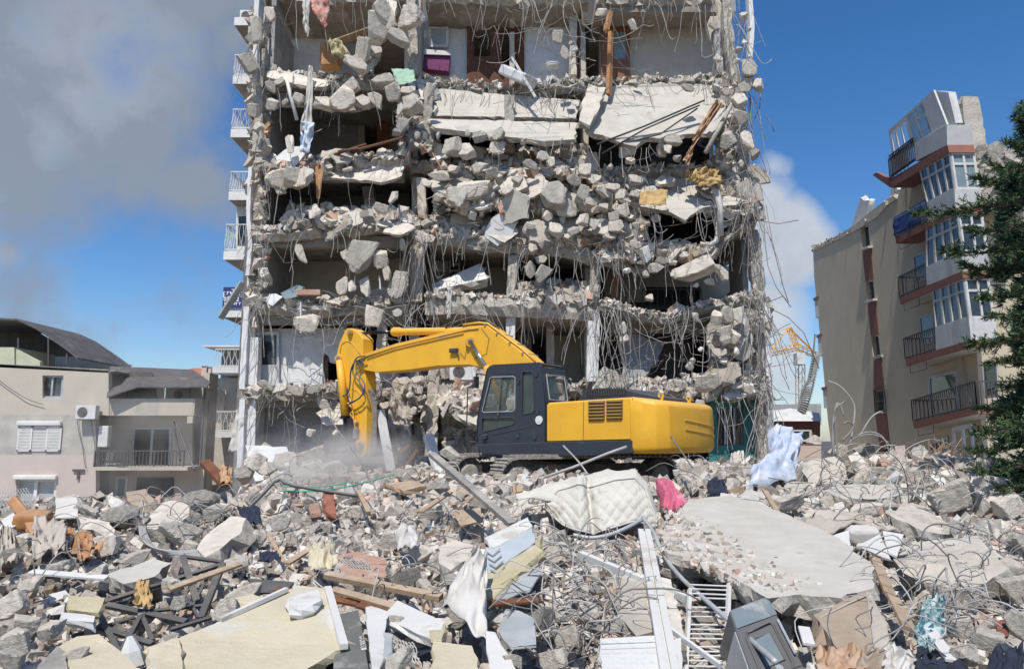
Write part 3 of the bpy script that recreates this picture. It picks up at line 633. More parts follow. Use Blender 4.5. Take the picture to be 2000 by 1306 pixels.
# air conditioner and pipework on the left pillar
def aircon(c, label, sx=.85, yaw=0, top=True, par=None):
    mb = MB(); rot = Matrix.Rotation(yaw, 3, 'Z'); c = Vector(c)
    mb.box(c, (sx, .32, .58), rot); 
    t = thing('air_conditioner', c - Vector((0, 0, .29)), label, 'air conditioner')
    bo = mb.build('casing', 'metal_white', t, bevel=.015)
    mb = MB(); ctr = c + rot @ Vector((-.13, -.165, 0))
    for rr in (.09, .15, .21):
        mb.tube([ctr + rot @ Vector((math.cos(a) * rr, -.008, math.sin(a) * rr)) for a in np.linspace(0, 6.283, 20)], .008, 4)
    mb.build('fan_grille', 'steel_dusty', t)
    mb = MB(); mb.tube([ctr + rot @ Vector((0, .004, 0)), ctr + rot @ Vector((0, -.003, 0))], .22, 20); mb.build('fan', 'rail_dark', t)
    mb = MB()
    for s in (-.3, .3): mb.beam(c + rot @ Vector((s, -.15, -.31)), c + rot @ Vector((s, .18, -.31)), .03, .04)
    mb.build('bracket', 'steel_dusty', t)
    return t
aircon(P(487, 34, 34.6), 'white air conditioner unit high on the left edge of the ruined tower')
aircon(P(904, 727, 26.9), 'grey dusty air conditioner outdoor unit in the ruin just left of the excavator cab', .95)
aircon(P(618, 268, 30.7), 'air conditioner unit on the dark back wall of the fourth storey room')
# pipes in the ruin
def tpipe(pts, r, m_, name='pipe'):
    mb = MB(); mb.tube([P(*p) for p in pts], r, 8); return tpart(mb, name, m_, smooth=True)
tpipe([(561, 160, 25.8), (568, 190, 25.8), (580, 234, 25.8)], .07, 'metal_white', 'drainpipe')
tpipe([(779, 400, 25.9), (782, 428, 25.9), (797, 430, 25.9), (795, 470, 25.9), (784, 540, 26)], .035, 'rebar_pale')
tpipe([(1404, 430, 25.9), (1400, 470, 25.8), (1384, 480, 25.8)], .09, 'metal_white', 'drainpipe')
tpipe([(1392, 350, 25.6), (1406, 400, 25.5), (1407, 460, 25.5)], .12, 'cloth_white', 'insulation_roll')
tpipe([(1166, 282, 25.4), (1260, 246, 25.3), (1376, 196, 25.5)], .035, 'rail_dark'); tpipe([(1176, 300, 25.4), (1260, 252, 25.3), (1366, 206, 25.6)], .03, 'rail_dark'); tpipe([(1200, 285, 25.4), (1290, 262, 25.3), (1362, 212, 25.6)], .03, 'rail_dark')
tpipe([(1438, 185, 25.9), (1410, 240, 25.5), (1378, 298, 25.3)], .08, 'concrete_grey', 'beam_fragment')
mb = MB(); mb.beam(P(1193, 64, 26.6), P(1189, 186, 26.4), .14, .2); tpart(mb, 'timber_post', 'wood_orange')
mb = MB(); mb.beam(P(1196, 0, 27.2), P(1184, 60, 27.0), .2, .16); tpart(mb, 'timber_post', 'wood_orange')
# teal shopfront at the right foot
mb = MB(); mb.prism([P(x, y, 26.9) for x, y in ((1385, 770), (1490, 762), (1488, 930), (1385, 930))], (0, .1, 0), holes=[[P(x, y, 26.9) for x, y in ((1400, 800), (1452, 792), (1452, 868), (1402, 870))], [P(x, y, 26.9) for x, y in ((1426, 882), (1456, 880), (1456, 930), (1426, 930))]]); sf = tpart(mb, 'shopfront', 'teal_paint')
mb = MB(); mb.prism([P(x, y, 26.95) for x, y in ((1399, 800), (1453, 792), (1453, 868), (1402, 870))], (0, .02, 0)); mb.build('glass_pane', 'glass_window', sf)
mb = MB()
for x in (1416, 1434): mb.beam(P(x, 796, 26.84), P(x, 868, 26.84), .06, .05, (0, 1, 0))
mb.build('mullion', 'metal_grey', sf)
mb = MB(); cloth(mb, P(1428, 884, 26.7), P(1452, 878, 26.7), P(1458, 935, 26.3), P(1420, 935, 26.3), 10, 8, .05, seed=4); tag(mb.build('white_sheet', 'cloth_white', smooth=True), 'white sheet hanging in the teal doorway at the foot of the ruin', 'sheet')
# ================================================================ yellow excavator
YA = rad(38); EF = Vector((-math.cos(YA), math.sin(YA), 0)); EL = Vector((-math.sin(YA), -math.cos(YA), 0)); EU = Vector((0, 0, 1))
EO = Vector((1.26, 19.63, 1.62))
EX = thing('excavator', EO, 'yellow tracked excavator with dark grey cab, arm reaching left over the rubble', 'excavator')
def E(x, y, z): return EO + EF * x + EL * y + EU * (z - EO.z)          # z absolute
def on_y(px, py, y): return on_plane(px, py, EO + EL * y, EL)            # trace on a fore-aft plane of the machine
def epoly(pl, y, w_, mb=None, mi=0, holes=()):
    mb = mb or MB(); mb.prism([on_y(a, b, y) for a, b in pl], -EL * w_, mi, holes=[[on_y(a, b, y) for a, b in h] for h in holes]); return mb
def epart(mb, nm, m_, par=None, **k): return mb.build(nm, m_, par or EX, **k)
YS = 1.50
# --- undercarriage
TA = rad(28); TF = Vector((-math.cos(TA), -math.sin(TA), 0)); TN = Vector((math.sin(TA), -math.cos(TA), 0))
def T_(x, y, z): return EO + TF * x + TN * y + EU * z
for s in (1, -1):
    mb = MB(); rr = .46; hl = 2.1; loop = []
    for a in np.linspace(-90, 90, 9): loop.append((hl + rr * math.cos(rad(a)), rr + .04 + rr * math.sin(rad(a))))
    for a in np.linspace(90, 270, 9): loop.append((-hl + rr * math.cos(rad(a)), rr + .04 + rr * math.sin(rad(a))))
    # resample into shoes
    pts = []; n = len(loop)
    for i in range(n):
        a, b = Vector(loop[i]), Vector(loop[(i + 1) % n]); k = max(1, int((b - a).length / .16))
        pts += [a.lerp(b, q / k) for q in range(k)]
    for i in range(0, len(pts)):
        a, b = pts[i], pts[(i + 1) % len(pts)]; 
        if (b - a).length < .03: continue
        c = (a + b) / 2; ctr = T_(c.x, s * 1.3, c.y); d = (TF * (b - a).x + EU * (b - a).y).normalized(); nn = TN.cross(d).normalized()
        mb.beam(T_(a.x, s * 1.3, a.y) + d * .012, T_(b.x, s * 1.3, b.y) - d * .012, .6, .05, nn)
        mb.beam(ctr + nn * .03 - d * .01, ctr + nn * .03 + d * .02, .6, .10, nn)
    epart(mb, 'track', 'track_dust')
    mb = MB(); mb.prism([T_(x, s * 1.3 + .17, z) for x, z in ((1.75, .25), (2.0, .55), (1.6, .80), (-1.6, .80), (-2.0, .55), (-1.75, .25))], -TN * .34); epart(mb, 'track_frame', 'under_dark')
    for x in (hl, -hl):
        mb = MB(); mb.tube([T_(x, s * 1.3 - .2, rr + .04), T_(x, s * 1.3 + .2, rr + .04)], .42, 20); w1 = epart(mb, 'idler_wheel', 'under_dark')
        mb = MB(); mb.tube([T_(x, s * 1.3 + .2, rr + .04), T_(x, s * 1.3 + .26, rr + .04)], [.27, .22], 16); mb.build('hub', 'track_dust', w1)
    for k in range(7):
        mb = MB(); mb.tube([T_(-1.5 + k * .5, s * 1.3 - .2, .16), T_(-1.5 + k * .5, s * 1.3 + .2, .16)], .11, 10); epart(mb, 'roller', 'under_dark')
mb = MB(); mb.prism([T_(x, y, .5) for x, y in ((.9, -1.2), (.9, 1.2), (-.9, 1.2), (-.9, -1.2))], EU * .35); mb.tube([T_(0, 0, .8), T_(0, 0, 1.02)], .75, 24); epart(mb, 'centre_frame', 'under_dark')
# --- upper deck skirt
bot = [(931, 868), (1067, 863), (1236, 859), (1236, 884), (1150, 890), (1060, 892), (985, 889), (945, 886), (933, 879)]
epart(epoly(bot, YS + .03, 3.0), 'deck_skirt', 'cab_grey', bevel=.03)
# --- cab: side shell with openings, hollow inside
cy = YS - .02; CW = 1.02
side = [(949, 727), (951, 719), (958, 716), (1049, 711.5), (1056, 714), (1060, 730), (1067, 783), (1067, 863), (931, 868), (931, 822), (935, 795)]
h1 = [(957, 739), (961, 736), (1003, 735), (1006, 738), (1005.5, 799), (1002, 803), (945, 805), (942, 802)]
h2 = [(1020, 728), (1023, 725), (1038, 725), (1041, 728), (1043, 802), (1039, 806), (1022, 809), (1019, 807)]
h3 = [(941, 818), (944, 816), (1001, 815), (1004, 817), (1004, 826), (1001, 829), (945, 843), (941, 841)]
cab = epart(epoly(side, cy, .07, holes=[h1, h2, h3]), 'cab', 'cab_grey', bevel=.012)
def cpart(mb, nm, m_, **k): return mb.build(nm, m_, cab, **k)
epl = epoly([(949, 727), (951, 719), (958, 716), (1049, 711.5), (1056, 714), (1060, 730), (1067, 783), (1067, 863), (931, 868), (931, 822), (935, 795)], cy - CW, .06, holes=[[(960, 735), (1050, 735), (1056, 800), (942, 805)]]); cpart(epl, 'far_side', 'cab_grey')
def shell(a, b, t=.05, mb=None):
    """panel across the cab between two traced corner points"""
    mb = mb or MB(); A, B = on_y(*a, cy), on_y(*b, cy); d = (B - A).normalized(); n = d.cross(EL).normalized(); mb.prism([A - EL * .07, B - EL * .07, B - EL * CW, A - EL * CW], -n * t); return mb
mb = MB(); shell((951, 719), (958, 716), .05, mb); shell((958, 716), (1049, 711.5), .06, mb); shell((1049, 711.5), (1056, 714), .05, mb); cpart(mb, 'roof', 'cab_grey')
mb = MB(); A = on_y(1067, 860, cy) ; B = on_y(933, 862, cy); mb.prism([A - EL * .07, B - EL * .07, B - EL * CW, A - EL * CW], EU * .06); cpart(mb, 'floor', 'under_dark')
# rear face with window
def rearp(f, z0):   # f across 0..1, z0 along rear edge 0 bottom..1 top
    A, B = on_y(1067, 863, cy), on_y(1067, 783, cy); C_ = on_y(1058, 716, cy)
    h = (z0 * ((C_.z - A.z))) ; z = A.z + h
    xk = A if z < B.z else None
    t = max(0, (z - B.z) / (C_.z - B.z)); b = B.lerp(C_, t) if z >= B.z else A.lerp(B, (z - A.z) / (B.z - A.z))
    return Vector((b.x, b.y, z)) - EL * (f * CW)
mb = MB(); mb.prism([rearp(0, .52), rearp(1, .52), rearp(1, .995), rearp(0, .995)], EF * .05, holes=[[rearp(.12, .56), rearp(.9, .56), rearp(.9, .9), rearp(.12, .9)]]); rf = cpart(mb, 'rear_panel', 'cab_grey')
mb = MB(); mb.prism([rearp(.11, .55), rearp(.91, .55), rearp(.91, .91), rearp(.11, .91)], EF * .02); mb.build('rear_window', 'glass_cab', cab)
mb = MB(); loopp = [rearp(.12, .56), rearp(.9, .56), rearp(.9, .9), rearp(.12, .9), rearp(.12, .56)]; mb.tube([q - EF * .02 for q in loopp], .014, 5); cpart(mb, 'window_seal', 'metal_grey')
mb = MB(); mb.prism([rearp(0, 0), rearp(1, 0), rearp(1, .52), rearp(0, .52)], EF * .05); cpart(mb, 'rear_lower_panel', 'cab_grey')
# front glass and pillars
def frontp(f, t):
    A, B = on_y(931, 822, cy), on_y(950, 722, cy); return A.lerp(B, t) - EL * (f * CW)
mb = MB(); mb.prism([frontp(0, 0), frontp(1, 0), frontp(1, 1), frontp(0, 1)], -EF * .05, holes=[[frontp(.08, .04), frontp(.94, .04), frontp(.94, .94), frontp(.08, .94)]]); cpart(mb, 'front_frame', 'cab_grey')
mb = MB(); A = on_y(931, 866, cy); B = on_y(931, 822, cy); mb.prism([A, B, B - EL * CW, A - EL * CW], -EF * .05); cpart(mb, 'front_lower_panel', 'cab_grey')
mb = MB(); mb.prism([frontp(.05, .02), frontp(.95, .02), frontp(.95, .97), frontp(.05, .97)], -EF * .015); cpart(mb, 'windscreen', 'glass_cab')
for h in (h1, h2, h3):
    cpart(epoly(h, cy - .03, .015), 'side_window', 'glass_cab')
    mb = MB(); lp = [on_y(a, b, cy + .005) for a, b in h]; mb.tube(lp + [lp[0]], .013, 5); cpart(mb, 'window_seal', 'metal_grey' if h is h1 else 'metal_black')
mb = MB(); mb.tube([on_y(981, 735, cy), on_y(975, 804, cy)], .014, 5); cpart(mb, 'window_bar', 'metal_black')
# interior: seat, levers
mb = MB(); a = E(on_y(1000, 800, 1)[0] * 0 + .75, .95, 0)
sc0 = on_y(1005, 822, 1.0); mb.beam(sc0 - EF * .25, sc0 + EF * .28, .5, .14); mb.beam(sc0 - EF * .22, sc0 - EF * .38 + EU * .62, .48, .14, EF); mb.beam(sc0 - EF * .36 + EU * .64, sc0 - EF * .4 + EU * .86, .26, .09, EF); cpart(mb, 'seat', 'metal_black')
mb = MB(); mb.tube([sc0 + EF * .45 - EU * .3, sc0 + EF * .5 + EU * .25], .03, 6); mb.tube([sc0 + EF * .2 + EL * .28, sc0 + EF * .22 + EL * .28 + EU * .3], .025, 6); cpart(mb, 'levers', 'metal_black')
# door lines, handles, lamp
mb = MB(); mb.tube([on_y(*q, cy + .004) for q in ((963, 729), (1013, 728), (1014, 838), (1012, 864))], .007, 4); mb.tube([on_y(*q, cy + .004) for q in ((963, 849), (1012, 838), (1035, 832), (1042, 822), (1045, 800))], .008, 4); cpart(mb, 'door_seam', 'metal_black')
lc = on_y(1053, 820, cy + .01); mb = MB(); mb.tube([lc - EL * .03, lc + EL * .02], .105, 20); cpart(mb, 'round_lamp', 'ceramic')
mb = MB(); mb.tube([lc + EL * .022, lc + EL * .026], .05, 12); cpart(mb, 'lamp_lens', 'metal_white')
mb = MB(); mb.box(on_y(948, 853, cy + .01), (.14, .14, .13), Matrix.Rotation(-YA, 3, 'Z')); cpart(mb, 'door_handle', 'metal_black', bevel=.02)
for q in ((1050, 806), (1045, 853), (974, 808), (1013, 745), (1012, 850), (1048, 731)):
    mb = MB(); mb.box(on_y(*q, cy + .01), (.06, .05, .1), Matrix.Rotation(-YA, 3, 'Z')); cpart(mb, 'hinge', 'metal_black')
# mirror and grab rails at the front
mb = MB(); fr = frontp(-.02, .9); mb.tube([fr, fr + EF * .25 + EU * .05, fr + EF * .3 - EU * .1], .02, 5); mb.box(fr + EF * .3 - EU * .18, (.06, .16, .3), Matrix.Rotation(-YA, 3, 'Z')); cpart(mb, 'mirror', 'metal_black')
mb = MB(); f0 = frontp(-.02, 0); mb.tube([f0 + EU * .95 + EF * .0, f0 + EU * .9 + EF * .3, f0 - EU * .5 + EF * .34, f0 - EU * .55], .018, 5); cpart(mb, 'grab_rail', 'metal_black')
# --- engine housing
hb = [(1067, 862), (1067, 791), (1070, 786), (1236, 775), (1236, 858)]
eh = epart(epoly(hb, YS, 2.9), 'engine_housing', 'yellow', bevel=.04)
mb = MB(); mb.tube([on_y(*q, YS + .003) for q in ((1140, 783), (1139, 860))], .008, 4); mb.tube([on_y(*q, YS + .003) for q in ((1235.5, 777), (1235.5, 882))], .010, 4); mb.build('panel_seam', 'metal_black', eh)
for x0, x1 in ((1149, 1181), (1184, 1216)):
    y0, y1 = (783, 822) if x0 < 1180 else (781, 820)
    g = epoly([(x0, y0), (x1, y0 - 1), (x1, y1 - 1), (x0, y1)], YS + .006, .02).build('grille', 'metal_black', eh, bevel=.004)
    mb = MB()
    for k in range(6):
        yy = y0 + 3.5 + k * 6.4; mb.beam(on_y(x0 + 1, yy, YS + .02), on_y(x1 - 1, yy - .8, YS + .02), .05, .055, EU + EL)
    mb.build('louvres', 'louvre', g)
# counterweight: rounded plan, sloping top
def cw_loop(z, ins=0): 
    pl = [(-2.93, 1.53), (-3.25, 1.52), (-3.52, 1.42), (-3.72, 1.15), (-3.82, .6), (-3.86, 0), (-3.84, -.7), (-3.76, -1.15), (-3.58, -1.48), (-3.3, -1.62), (-2.93, -1.64)]
    return [E(x + (ins if i not in (0, 10) else 0), y * (1 - ins * .5), z) for i, (x, y) in enumerate(pl)]
ztop = on_y(1236, 774, YS).z; zb_ = on_y(1236, 884, YS).z
lv = [(zb_ - .02, .10), (zb_ + .05, .03), (zb_ + .13, .0), (zb_ + .5, 0), (ztop - .35, .0), (ztop - .09, .01), (ztop - .03, .045), (ztop, .12)]
mb = MB(); lps = [cw_loop(z, i) for z, i in lv]
for lp, (z, i) in zip(lps, lv):
    for q in lp: q.z -= max(0, -( (q - EO).dot(EF)) - 2.93) * .16 if z > zb_ + .6 else 0
n = 11; vs = [q for lp in lps for q in lp]; fs = [(i * n + k, i * n + (k + 1) % n, (i + 1) * n + (k + 1) % n, (i + 1) * n + k) for i in range(len(lps) - 1) for k in range(n)]
fs.append(tuple(reversed(range(n)))); fs.append(tuple((len(lps) - 1) * n + k for k in range(n))); mb.add(vs, fs)
cw = epart(mb, 'counterweight', 'yellow')
sb = cw.modifiers.new('bevel', 'BEVEL'); sb.width = .05; sb.segments = 3; sb.limit_method = 'ANGLE'; sb.angle_limit = rad(25)
for p in cw.data.polygons: p.use_smooth = True
mat('worn_paint', (.62, .40, .12), (.5, .36, .2), (.38, .33, .26), rough=.6, bump=.2, scale=8)
def cwline(z, a, b):
    lp = [E(x, y, z) for x, y in [(-3.82, .6), (-3.86, 0), (-3.84, -.7), (-3.76, -1.15), (-3.58, -1.48)]]; return lp
for zz in (ztop - .52, zb_ + .52):
    mb = MB(); lp = [q + Vector((0, 0, -.05 * i)) - EF * .006 for i, q in enumerate(cwline(zz, 0, 1))]; mb.tube(lp, .014, 5); mb.build('pressed_line', 'yellow_worn', cw)
for x, y in ((-3.2, .5), (-3.2, -1.0)):
    mb = MB(); c = E(x, y, ztop - .08); mb.tube([c, c + EU * .16 - EF * .06, c + EU * .16 + EF * .06, c], .035, 6); mb.build('lifting_eye', 'yellow', cw)
# hood with slats, pre-cleaner, exhaust
z0 = ztop
mb = MB(); hp = [(-.9, 0), (-1.15, .25), (-1.5, .30), (-2.2, .27), (-2.75, .12), (-3.2, .02), (-3.2, -.05), (-.9, -.05)]
mb.prism([E(x, .55, z0 + z) for x, z in hp], -EL * 1.5); hd = epart(mb, 'engine_hood', 'cab_grey', bevel=.06)
mb = MB()
for k in range(16):
    c = E(-1.22 - .07 * k, .575, z0 + .21); mb.beam(c - EU * .09, c + EU * .09, .02, .035, EF)
mb.build('hood_slats', 'metal_black', hd)
pc = E(-.35, .75, z0); mb = MB(); mb.tube([pc - EU * .1, pc + EU * .12, pc + EU * .16, pc + EU * .20, pc + EU * .42, pc + EU * .5, pc + EU * .56, pc + EU * .62], [.12, .12, .2, .24, .24, .20, .26, .22], 20); epart(mb, 'pre_cleaner', 'steel_dusty', smooth=False)
# right-hand deck box and boom foot mount
mb = MB(); mb.prism([E(x, -.55, z0 - .9) for x in (1.6, -.6)] + [E(-.6, -.55, z0 - .1), E(1.6, -.55, z0 - .25)], -EL * .9); epart(mb, 'deck_box', 'yellow', bevel=.03)
# --- boom
BY = .33
bo = [(704, 694), (738, 682), (772, 671), (857, 651), (914, 637), (936, 635), (951, 636), (979, 657), (1018, 686), (1050, 716), (1064, 760), (1032, 800), (1000, 760), (968, 728), (953, 720), (914, 712), (857, 714), (800, 722), (735, 727), (713, 723), (701, 713)]
boom = epart(epoly(bo, BY, .60), 'boom', 'yellow', bevel=.018)
def bpart(mb, nm, m_, par=None, **k): return mb.build(nm, m_, par or boom, **k)
# rib along top edge and pipes over the bend
mb = MB(); mb.tube([on_y(*q, BY + .02) for q in ((712, 697), (772, 677), (857, 657), (914, 643), (934, 641))], .022, 6)
mb.tube([on_y(*q, BY + .03) for q in ((716, 700), (772, 681), (857, 661), (905, 650))], .016, 6); bpart(mb, 'pipe_run', 'yellow_worn', smooth=True)
for k in range(6):
    mb = MB(); y = BY - .05 - k * .095; mb.tube([on_y(*q, y) + EU * .06 for q in ((905, 638), (936, 634), (953, 636), (981, 657), (1020, 686), (1046, 711))], .032, 6); bpart(mb, 'pipe', 'yellow', smooth=True)
mb = MB()
for q in ((962, 644), (985, 661), (1010, 679), (1035, 699)): p = on_y(*q, 0) + EU * .09; mb.beam(p + EL * .36, p - EL * .36, .05, .05, EF)
bpart(mb, 'pipe_clamps', 'steel_dusty')
mb = MB(); mb.tube([on_y(919, 667, BY + .08), on_y(919, 667, -BY - .08)], .16, 16); bpart(mb, 'boom_pin', 'yellow_worn', bevel=.01)
mb = MB(); mb.tube([on_y(919, 667, BY + .09), on_y(919, 667, BY + .06)], .08, 12); bpart(mb, 'pin_cap', 'steel_dusty')
mb = MB(); p = on_y(886, 684, BY + .06); mb.box(p, (.3, .1, .12), Matrix.Rotation(-YA, 3, 'Z')); mb.beam(p + EF * -.1, p - EF * .2 - EU * .2 , .05, .05); bpart(mb, 'work_lamp', 'metal_black', bevel=.02)
mb = MB(); mb.tube([on_y(*q, BY + .02) for q in ((898, 688), (908, 700), (912, 672), (919, 667))], .008, 4); mb.tube([on_y(*q, BY + .02) for q in ((940, 640), (955, 660), (950, 690), (925, 700))], .007, 4); bpart(mb, 'lamp_cable', 'cable_dark')
# lift cylinders
for s in (1, -1):
    y = s * (BY + .14)
    mb = MB(); mb.tube([on_y(919, 667, BY + .14) + EL * (y - BY - .14), on_y(957, 728, BY + .14) + EL * (y - BY - .14)], .055, 12); bpart(mb, 'lift_rod', 'chrome', EX, smooth=True)
    mb = MB(); mb.tube([on_y(950, 716, BY + .14) + EL * (y - BY - .14), on_y(985, 800, BY + .14) + EL * (y - BY - .14)], .10, 12); bpart(mb, 'lift_cylinder', 'yellow', EX, smooth=True)
# stick cylinder on top of the boom
mb = MB(); a, b = on_y(768, 648, .0), on_y(905, 646, .0); mb.tube([a, a.lerp(b, .02), a.lerp(b, .02), a.lerp(b, .10), a.lerp(b, .11), b], [.13, .14, .15, .15, .115, .115], 14); bpart(mb, 'stick_cylinder', 'yellow', EX, smooth=False)
mb = MB(); mb.tube([on_y(684, 652, 0), a], .05, 10); bpart(mb, 'stick_rod', 'rod_dark', EX, smooth=True)
mb = MB(); mb.tube([on_y(*q, -.1) + EU * .12 for q in ((860, 646), (885, 636), (925, 628), (955, 634), (975, 650))], .02, 6); mb.tube([on_y(*q, .1) + EU * .12 for q in ((870, 648), (895, 634), (930, 625), (950, 631), (965, 645))], .02, 6); bpart(mb, 'top_hoses', 'cable_dark', EX, smooth=True)
# --- stick
SY = .24
st = [(674, 645), (679, 641), (686, 641), (693, 645), (702, 652), (709, 661), (708, 690), (710, 712), (714, 735), (716, 800), (715, 885), (706, 894), (700, 884), (696, 862), (690, 800), (680, 762), (668, 740), (658, 706), (657, 694), (662, 672)]
stick = epart(epoly(st, SY, .46), 'stick', 'yellow', bevel=.02)
def spart(mb, nm, m_, par=None, **k): return mb.build(nm, m_, par or stick, **k)
mb = MB(); mb.prism([on_y(716.6, 760, SY - .06), on_y(716.6, 760, SY) - EL * .40, on_y(716, 882, SY) - EL * .40, on_y(716, 882, SY - .06)], -EF * .02); spart(mb, 'wear_strip', 'track_dust')
mb = MB(); mb.tube([on_y(*q, SY + .01) for q in ((664, 690), (667, 672), (676, 666), (686, 668), (696, 680), (706, 696))], .014, 5); mb.tube([on_y(*q, SY + .01) for q in ((688, 760), (697, 762), (706, 772), (712, 800))], .012, 5); spart(mb, 'stiffener', 'yellow_worn', smooth=True)
for q, r_ in (((683, 648), .10), ((706, 708), .15), ((660, 700), .12), ((703, 866), .14)):
    mb = MB(); mb.tube([on_y(*q, SY + .12), on_y(*q, -SY - .12)], r_, 14); c = spart(mb, 'pin', 'yellow_worn', bevel=.01)
    mb = MB(); mb.tube([on_y(*q, SY + .14), on_y(*q, SY + .11)], r_ * .5, 10); spart(mb, 'pin_cap', 'steel_dusty')
mb = MB(); mb.beam(on_y(700, 800, SY + .02), on_y(706, 870, SY + .02), .02, .04, EL); spart(mb, 'rib', 'yellow_worn')
mb = MB(); mb.tube([on_y(662, 704, SY + .12), on_y(667, 740, SY + .12), on_y(674, 815, SY + .12)], [.10, .13, .13], 12); spart(mb, 'bucket_cylinder', 'yellow', EX, smooth=True)
mb = MB(); mb.tube([on_y(674, 812, SY + .12), on_y(674, 817, SY + .12)], .15, 12); mb.tube([on_y(673, 815, SY + .12), on_y(677, 868, SY + .12)], .06, 10); spart(mb, 'bucket_rod', 'rod_dark', EX, smooth=False)
mb = MB(); mb.beam(on_y(663, 880, SY + .06), on_y(704, 864, SY + .06), .08, .16, EU); mb.beam(on_y(663, 880, -SY - .06), on_y(704, 864, -SY - .06), .08, .16, EU); mb.tube([on_y(663, 880, SY + .15), on_y(663, 880, -SY - .15)], .1, 10); mb.tube([on_y(684, 872, SY + .1), on_y(684, 890, SY)], .08, 8); spart(mb, 'linkage', 'steel_dusty', EX)
# hoses
HO = [[(712, 695), (696, 697), (690, 712), (688, 730), (700, 742), (710, 758), (708, 772), (695, 782), (680, 790)], [(708, 700), (692, 706), (684, 724), (684, 750), (680, 768), (668, 774), (659, 764), (658, 744)], [(714, 698), (700, 702), (694, 716), (698, 730), (712, 746), (713, 764), (700, 780), (682, 786)], [(733, 742), (744, 756), (746, 772), (733, 782)]]
for i, h in enumerate(HO):
    mb = MB(); pts = [on_y(*q, SY + .16 + .04 * i) for q in h]
    for _ in range(2): pts = [pts[0]] + [x for k in range(len(pts) - 1) for x in (pts[k].lerp(pts[k + 1], .25), pts[k].lerp(pts[k + 1], .75))] + [pts[-1]]
    mb.tube(pts, .026, 7); spart(mb, 'hose', 'cable_dark', EX, smooth=True)
mb = MB(); mb.tube([on_y(*q, SY + .06) for q in ((679, 786), (690, 800), (684, 808), (694, 822), (698, 850))], .03, 6); mb.tube([on_y(*q, SY + .1) for q in ((682, 775), (688, 795), (692, 826), (694, 845))], .022, 6); spart(mb, 'stick_pipe', 'yellow_worn', EX, smooth=True)
mb = MB(); mb.box(on_y(695, 846, SY + .1), (.16, .14, .32), Matrix.Rotation(-YA, 3, 'Z')); mb.box(on_y(696, 826, SY + .08), (.1, .1, .1), Matrix.Rotation(-YA, 3, 'Z')); spart(mb, 'valve', 'steel_dusty', EX, bevel=.02)
# bucket, curled, teeth down
BW = .75
prof = [(676, 886), (690, 884), (712, 884), (733, 884), (739, 892), (742, 906), (738, 922), (725, 934), (700, 938), (684, 930)]
mb = MB(); L0 = [on_y(a, b, 0) for a, b in prof]; inn = [(a * .84 + 708 * .16, b * .84 + 912 * .16) for a, b in prof[4:10]]
for s in (1, -1): mb.prism([q + EL * (s * BW) for q in L0], -EL * (s * .05))
for i in range(4, 9): 
    a, b = L0[i], L0[i + 1]; mb.prism([a + EL * BW, b + EL * BW, b - EL * BW, a - EL * BW], (b - a).cross(EL).normalized() * -.05)
bk = spart(mb, 'bucket', 'steel_dusty', EX, bevel=.01)
a = on_y(676, 897, 0)
mb = MB(); mb.beam(a + EL * BW, a - EL * BW, .3, .06, EU * .5 + EF); mb.build('cutting_edge', 'steel_dusty', bk)
for k in range(5):
    c = a + EL * (BW * (-.9 + .45 * k)); mb = MB(); mb.prism([c + EF * .02 + EL * .07, c + EF * .02 - EL * .07, c + EF * .34 - EU * .12 - EL * .03, c + EF * .34 - EU * .12 + EL * .03], EU * .09); mb.build('tooth', 'steel_dusty', bk)
for y in (.16, -.16):
    mb = MB(); mb.prism([on_y(*q, y + .03) for q in ((696, 900), (700, 872), (706, 862), (712, 874), (720, 886), (724, 902))], -EL * .06); mb.build('bucket_ear', 'steel_dusty', bk)
# ================================================================ houses at the left
mat('render_beige', (.51, .46, .375), (.45, .405, .33), (.38, .35, .30), streak=.25, bump=.12, scale=.8, bscale=9, blotch=-.04)
mat('render_stained', (.48, .45, .39), (.34, .32, .285), (.17, .165, .15), streak=.12, bump=.12, scale=1.3, bscale=9, blotch=-.03)
mat('render_pink', (.55, .46, .41), (.49, .41, .365), (.34, .29, .27), bump=.1, scale=.5, bscale=9, blotch=-.08)
mat('roof_dark', (.075, .07, .07), (.12, .11, .105), (.17, .155, .14), rough=.7, bump=.2)
mat('shutter', (.70, .69, .66), (.62, .61, .58), rough=.5, bump=0)
mat('curtain', (.55, .62, .62), (.38, .45, .46), scale=6, rough=.8, bump=0)
mat('tile', (.40, .17, .10), (.30, .13, .08), bump=.5, scale=4)
LB = thing('beige_house', (-18, 32, 0), 'beige and pink plastered house with dark awning behind the rubble at the left', 'house')
D = 32.0
def X_(px, py=860, d=D): return P(px, py, d).x
def Z_(py, px=200, d=D): return P(px, py, d).z
def fb(mb, x0, x1, y0, y1, d0, d1, mi=0, d=D):   # box from a pixel rectangle at depth d, reaching d0..d1
    a, b = P(x0, y0, d), P(x1, y1, d); mb.span((a.x, d0, b.z), (b.x, d1, a.z), mi); return mb
def lp(mb, nm, m_, par=LB, **k): return mb.build(nm, m_, par, **k)
xr = X_(187); xe = X_(376)
hA = [(83, 733), (124, 733), (124, 777), (83, 777)]; hB = [(40, 830), (118, 830), (118, 880), (40, 880)]; hC = [(32, 936), (110, 936), (110, 984), (32, 984)]
def rect(h, d): return [P(a, b, d) for a, b in h]
for pl, m_, hs in (([(-400, 688), (212, 724), (212, 810), (-400, 810)], 'render_beige', [hA]), ([(-400, 810), (187, 810), (187, 888), (-400, 888)], 'render_stained', [hB]), ([(-400, 888), (187, 888), (187, 1100), (-400, 1100)], 'render_pink', [hC])):
    mb = MB(); mb.prism(rect(pl, D), (0, .3, 0), holes=[rect(h, D) for h in hs]); lp(mb, 'wall', m_)
mb = MB(); fb(mb, -400, 212, 724, 1100, D + 1.9, D + 4); lp(mb, 'house_core', 'render_beige')
